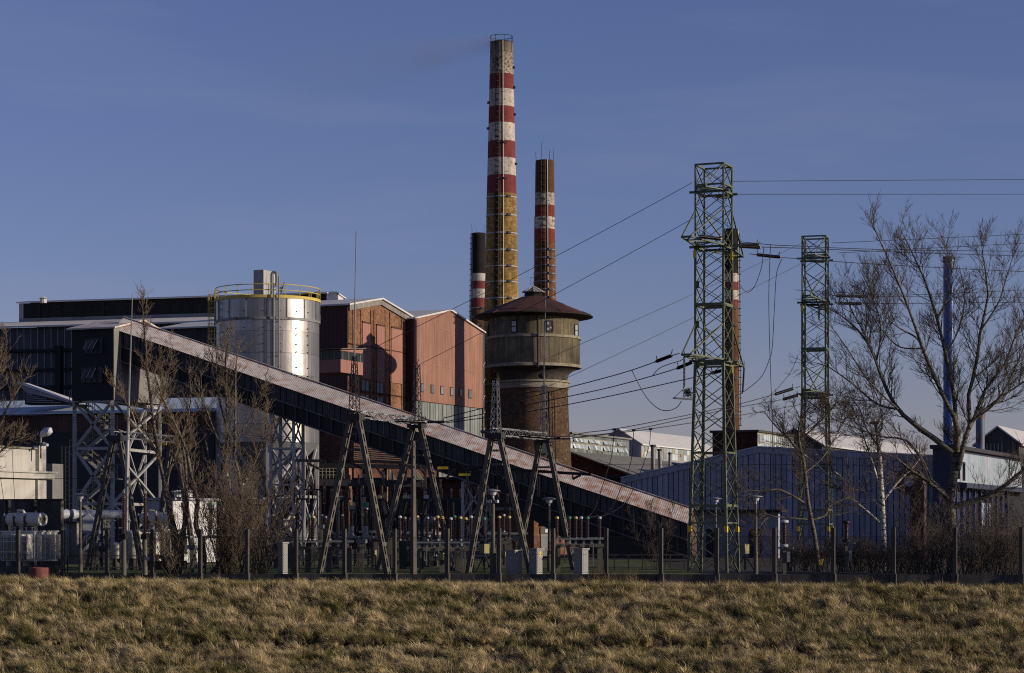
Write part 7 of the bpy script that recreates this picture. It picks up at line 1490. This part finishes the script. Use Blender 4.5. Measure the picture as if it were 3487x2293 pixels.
def scatter(name, label, pts, rot, scl, objs, seed):
    cl = bpy.data.collections.new(name + '_clumps')
    for o in objs: cl.objects.link(o)
    me = bpy.data.meshes.new(name); me.vertices.add(len(pts)); me.vertices.foreach_set('co', np.asarray(pts, np.float32).ravel())
    a = me.attributes.new('rot', 'FLOAT_VECTOR', 'POINT'); a.data.foreach_set('vector', np.asarray(rot, np.float32).ravel()); a = me.attributes.new('scl', 'FLOAT', 'POINT'); a.data.foreach_set('value', np.asarray(scl, np.float32))
    ob = bpy.data.objects.new(name, me); COL.objects.link(ob); tag(ob, label, None, kind='stuff')
    ng = bpy.data.node_groups.new(name, 'GeometryNodeTree'); ng.interface.new_socket('Geometry', in_out='INPUT', socket_type='NodeSocketGeometry'); ng.interface.new_socket('Geometry', in_out='OUTPUT', socket_type='NodeSocketGeometry')
    N = ng.nodes; gi, go = N.new('NodeGroupInput'), N.new('NodeGroupOutput'); ip = N.new('GeometryNodeInstanceOnPoints'); ci = N.new('GeometryNodeCollectionInfo'); ci.inputs[0].default_value = cl; ci.inputs['Separate Children'].default_value = True; ci.inputs['Reset Children'].default_value = True
    ar = N.new('GeometryNodeInputNamedAttribute'); ar.data_type = 'FLOAT_VECTOR'; ar.inputs[0].default_value = 'rot'; asx = N.new('GeometryNodeInputNamedAttribute'); asx.data_type = 'FLOAT'; asx.inputs[0].default_value = 'scl'
    ri = N.new('FunctionNodeRandomValue'); ri.data_type = 'INT'; ri.inputs['Min'].default_value = 0; ri.inputs['Max'].default_value = len(objs) - 1; ri.inputs['Seed'].default_value = seed
    lk = ng.links.new; lk(gi.outputs[0], ip.inputs['Points']); lk(ci.outputs[0], ip.inputs['Instance']); ip.inputs['Pick Instance'].default_value = True
    lk(ri.outputs[2], ip.inputs['Instance Index']); lk(ar.outputs['Attribute'], ip.inputs['Rotation']); lk(asx.outputs['Attribute'], ip.inputs['Scale']); lk(ip.outputs[0], go.inputs[0])
    md = ob.modifiers.new('scatter', 'NODES'); md.node_group = ng; return ob
rg = np.random.default_rng(5)
objs = [clump(f'tuft_{k}', 54, 0.26, 0.66, 0.28, 0.7, (-1.1, -0.30), rg, 'dry_grass', 0.007) for k in range(8)] + [clump(f'tuft_up_{k}', 44, 0.18, 0.46, 0.35, 0.45, (-0.6, -0.15), rg, 'dry_grass', 0.007) for k in range(4)]
def vnoise(x, y, s, seed):
    r = np.random.default_rng(seed).random((256, 256)); X, Y = x * s, y * s; i, j = np.floor(X).astype(int), np.floor(Y).astype(int); f, g = X - i, Y - j; f = f * f * (3 - 2 * f); g = g * g * (3 - 2 * g); q = lambda a, b: r[a % 256, b % 256]
    return (q(i, j) * (1 - f) + q(i + 1, j) * f) * (1 - g) + (q(i, j + 1) * (1 - f) + q(i + 1, j + 1) * f) * g
NG = 66000; x = rg.uniform(-29, 28, NG); s = rg.uniform(0, 1, NG); fy = 102.6 - 0.18 * x; y = fy - 0.35 - s * 19.0
cz = -0.60 - 0.003 * x; zb = np.where(y > fy - 3.8, cz - 0.06 * (y - (fy - 3.8)) / 3.5, cz - (fy - 3.8 - y) * (5.62 + cz) / 20.2)
hgt = vnoise(x + 0.3 * y, y * 0.9, 1.7, 1) * 0.55 + vnoise(x, y, 4.0, 2) * 0.45; keep = rg.random(NG) < 0.15 + 1.25 * hgt
x, y, zb, hgt = x[keep], y[keep], zb[keep], hgt[keep]
flat = (y > 102.6 - 0.18 * x - 3.6)
pts = np.stack([x, y, zb + np.maximum(0, hgt - 0.36) * 0.42 * np.where(flat, 0.25, 1.0) - 0.03], 1)
ang = rg.normal(0, 0.55, len(x)) + (vnoise(x, y, 0.9, 3) - 0.5) * 3.4
rot = np.stack([rg.normal(0.12, 0.16, len(x)), rg.normal(0.0, 0.16, len(x)), ang], 1); scl = (0.50 + 0.42 * rg.random(len(x))) * (0.75 + 0.55 * hgt) * np.where(flat, 0.85, 1.0) * np.where(np.abs(102.6 - 0.18 * x - y - 12.8 - 0.5 * vnoise(x, y, 0.3, 6)) < 0.55, 0.55, 1.0)
scatter('long_grass', 'long wind-blown dry grass covering the bank', pts, rot, scl, objs, 1)
stk = [clump(f'stalk_{k}', 9, 0.5, 1.05, 0.16, 0.28, (0.12, 0.0), rg, 'weed_stalk', 0.006, 5) for k in range(5)]
xs = np.concatenate([rg.normal(4.4, 0.75, 34), rg.uniform(-24, 24, 46), rg.normal(6.8, 1.2, 10)]); ys = 102.6 - 0.18 * xs - rg.uniform(0.3, 1.1, len(xs))
sc = np.concatenate([rg.uniform(0.7, 1.15, 34), rg.uniform(0.25, 0.6, 46), rg.uniform(0.4, 0.7, 10)])
scatter('dry_weeds', 'tall dry weed stalks along the fence plinth', np.stack([xs, ys, -0.62 - 0.003 * xs], 1), np.stack([rg.normal(0, .1, len(xs)), rg.normal(0, .1, len(xs)), rg.uniform(0, 6.28, len(xs))], 1), sc, stk, 2)
# ------------------------------------------------------------------ smoke from the tallest chimney
sa = P(1700, 138, 330); sdv = (P(820, 330, 348) - sa); SL = sdv.length; sdv.normalize(); r0, r1 = 1.3, 10.0
sm = MB().path([sa + sdv * SL * t for t in np.linspace(0, 1, 9)], [r0 + (r1 - r0) * t for t in np.linspace(0, 1, 9)], 20).build('smoke', None, None, True)
m = bpy.data.materials.new('smoke'); m.use_nodes = True; n = m.node_tree.nodes; l = m.node_tree.links; n.clear(); o = n.new('ShaderNodeOutputMaterial'); pv = n.new('ShaderNodeVolumePrincipled'); l.new(pv.outputs[0], o.inputs['Volume'])
pv.inputs['Color'].default_value = (0.42, 0.36, 0.30, 1); g = n.new('ShaderNodeNewGeometry'); sb = n.new('ShaderNodeVectorMath'); sb.operation = 'SUBTRACT'; l.new(g.outputs['Position'], sb.inputs[0]); sb.inputs[1].default_value = sa
dt = n.new('ShaderNodeVectorMath'); dt.operation = 'DOT_PRODUCT'; l.new(sb.outputs[0], dt.inputs[0]); dt.inputs[1].default_value = sdv
pr = n.new('ShaderNodeVectorMath'); pr.operation = 'SCALE'; pr.inputs[0].default_value = sdv; l.new(dt.outputs['Value'], pr.inputs['Scale']); pp_ = n.new('ShaderNodeVectorMath'); pp_.operation = 'SUBTRACT'; l.new(sb.outputs[0], pp_.inputs[0]); l.new(pr.outputs[0], pp_.inputs[1])
ln_ = n.new('ShaderNodeVectorMath'); ln_.operation = 'LENGTH'; l.new(pp_.outputs[0], ln_.inputs[0])
tt = _math(n, l, 'DIVIDE', dt.outputs['Value'], SL); rr = _math(n, l, 'ADD', _math(n, l, 'MULTIPLY', tt, r1 - r0), r0)
fall = _math(n, l, 'MAXIMUM', _math(n, l, 'SUBTRACT', 1.0, _math(n, l, 'DIVIDE', ln_.outputs['Value'], rr)), 0.0)
nzv = _ramp(n, l, _noise(n, l, g.outputs['Position'], 0.16, 4, 0.6), [(0.30, 0.12), (0.72, 1.0)])
den = _math(n, l, 'MULTIPLY', _math(n, l, 'MULTIPLY', fall, nzv), _math(n, l, 'MULTIPLY', _math(n, l, 'MAXIMUM', _math(n, l, 'SUBTRACT', 1.0, tt), 0.0), 0.20))
den = _math(n, l, 'DIVIDE', den, _math(n, l, 'MULTIPLY', rr, 0.45)); l.new(den, pv.inputs['Density'])
sm.data.materials.append(m); tag(sm, 'thin brownish smoke drifting left from the tallest chimney', None, kind='stuff')
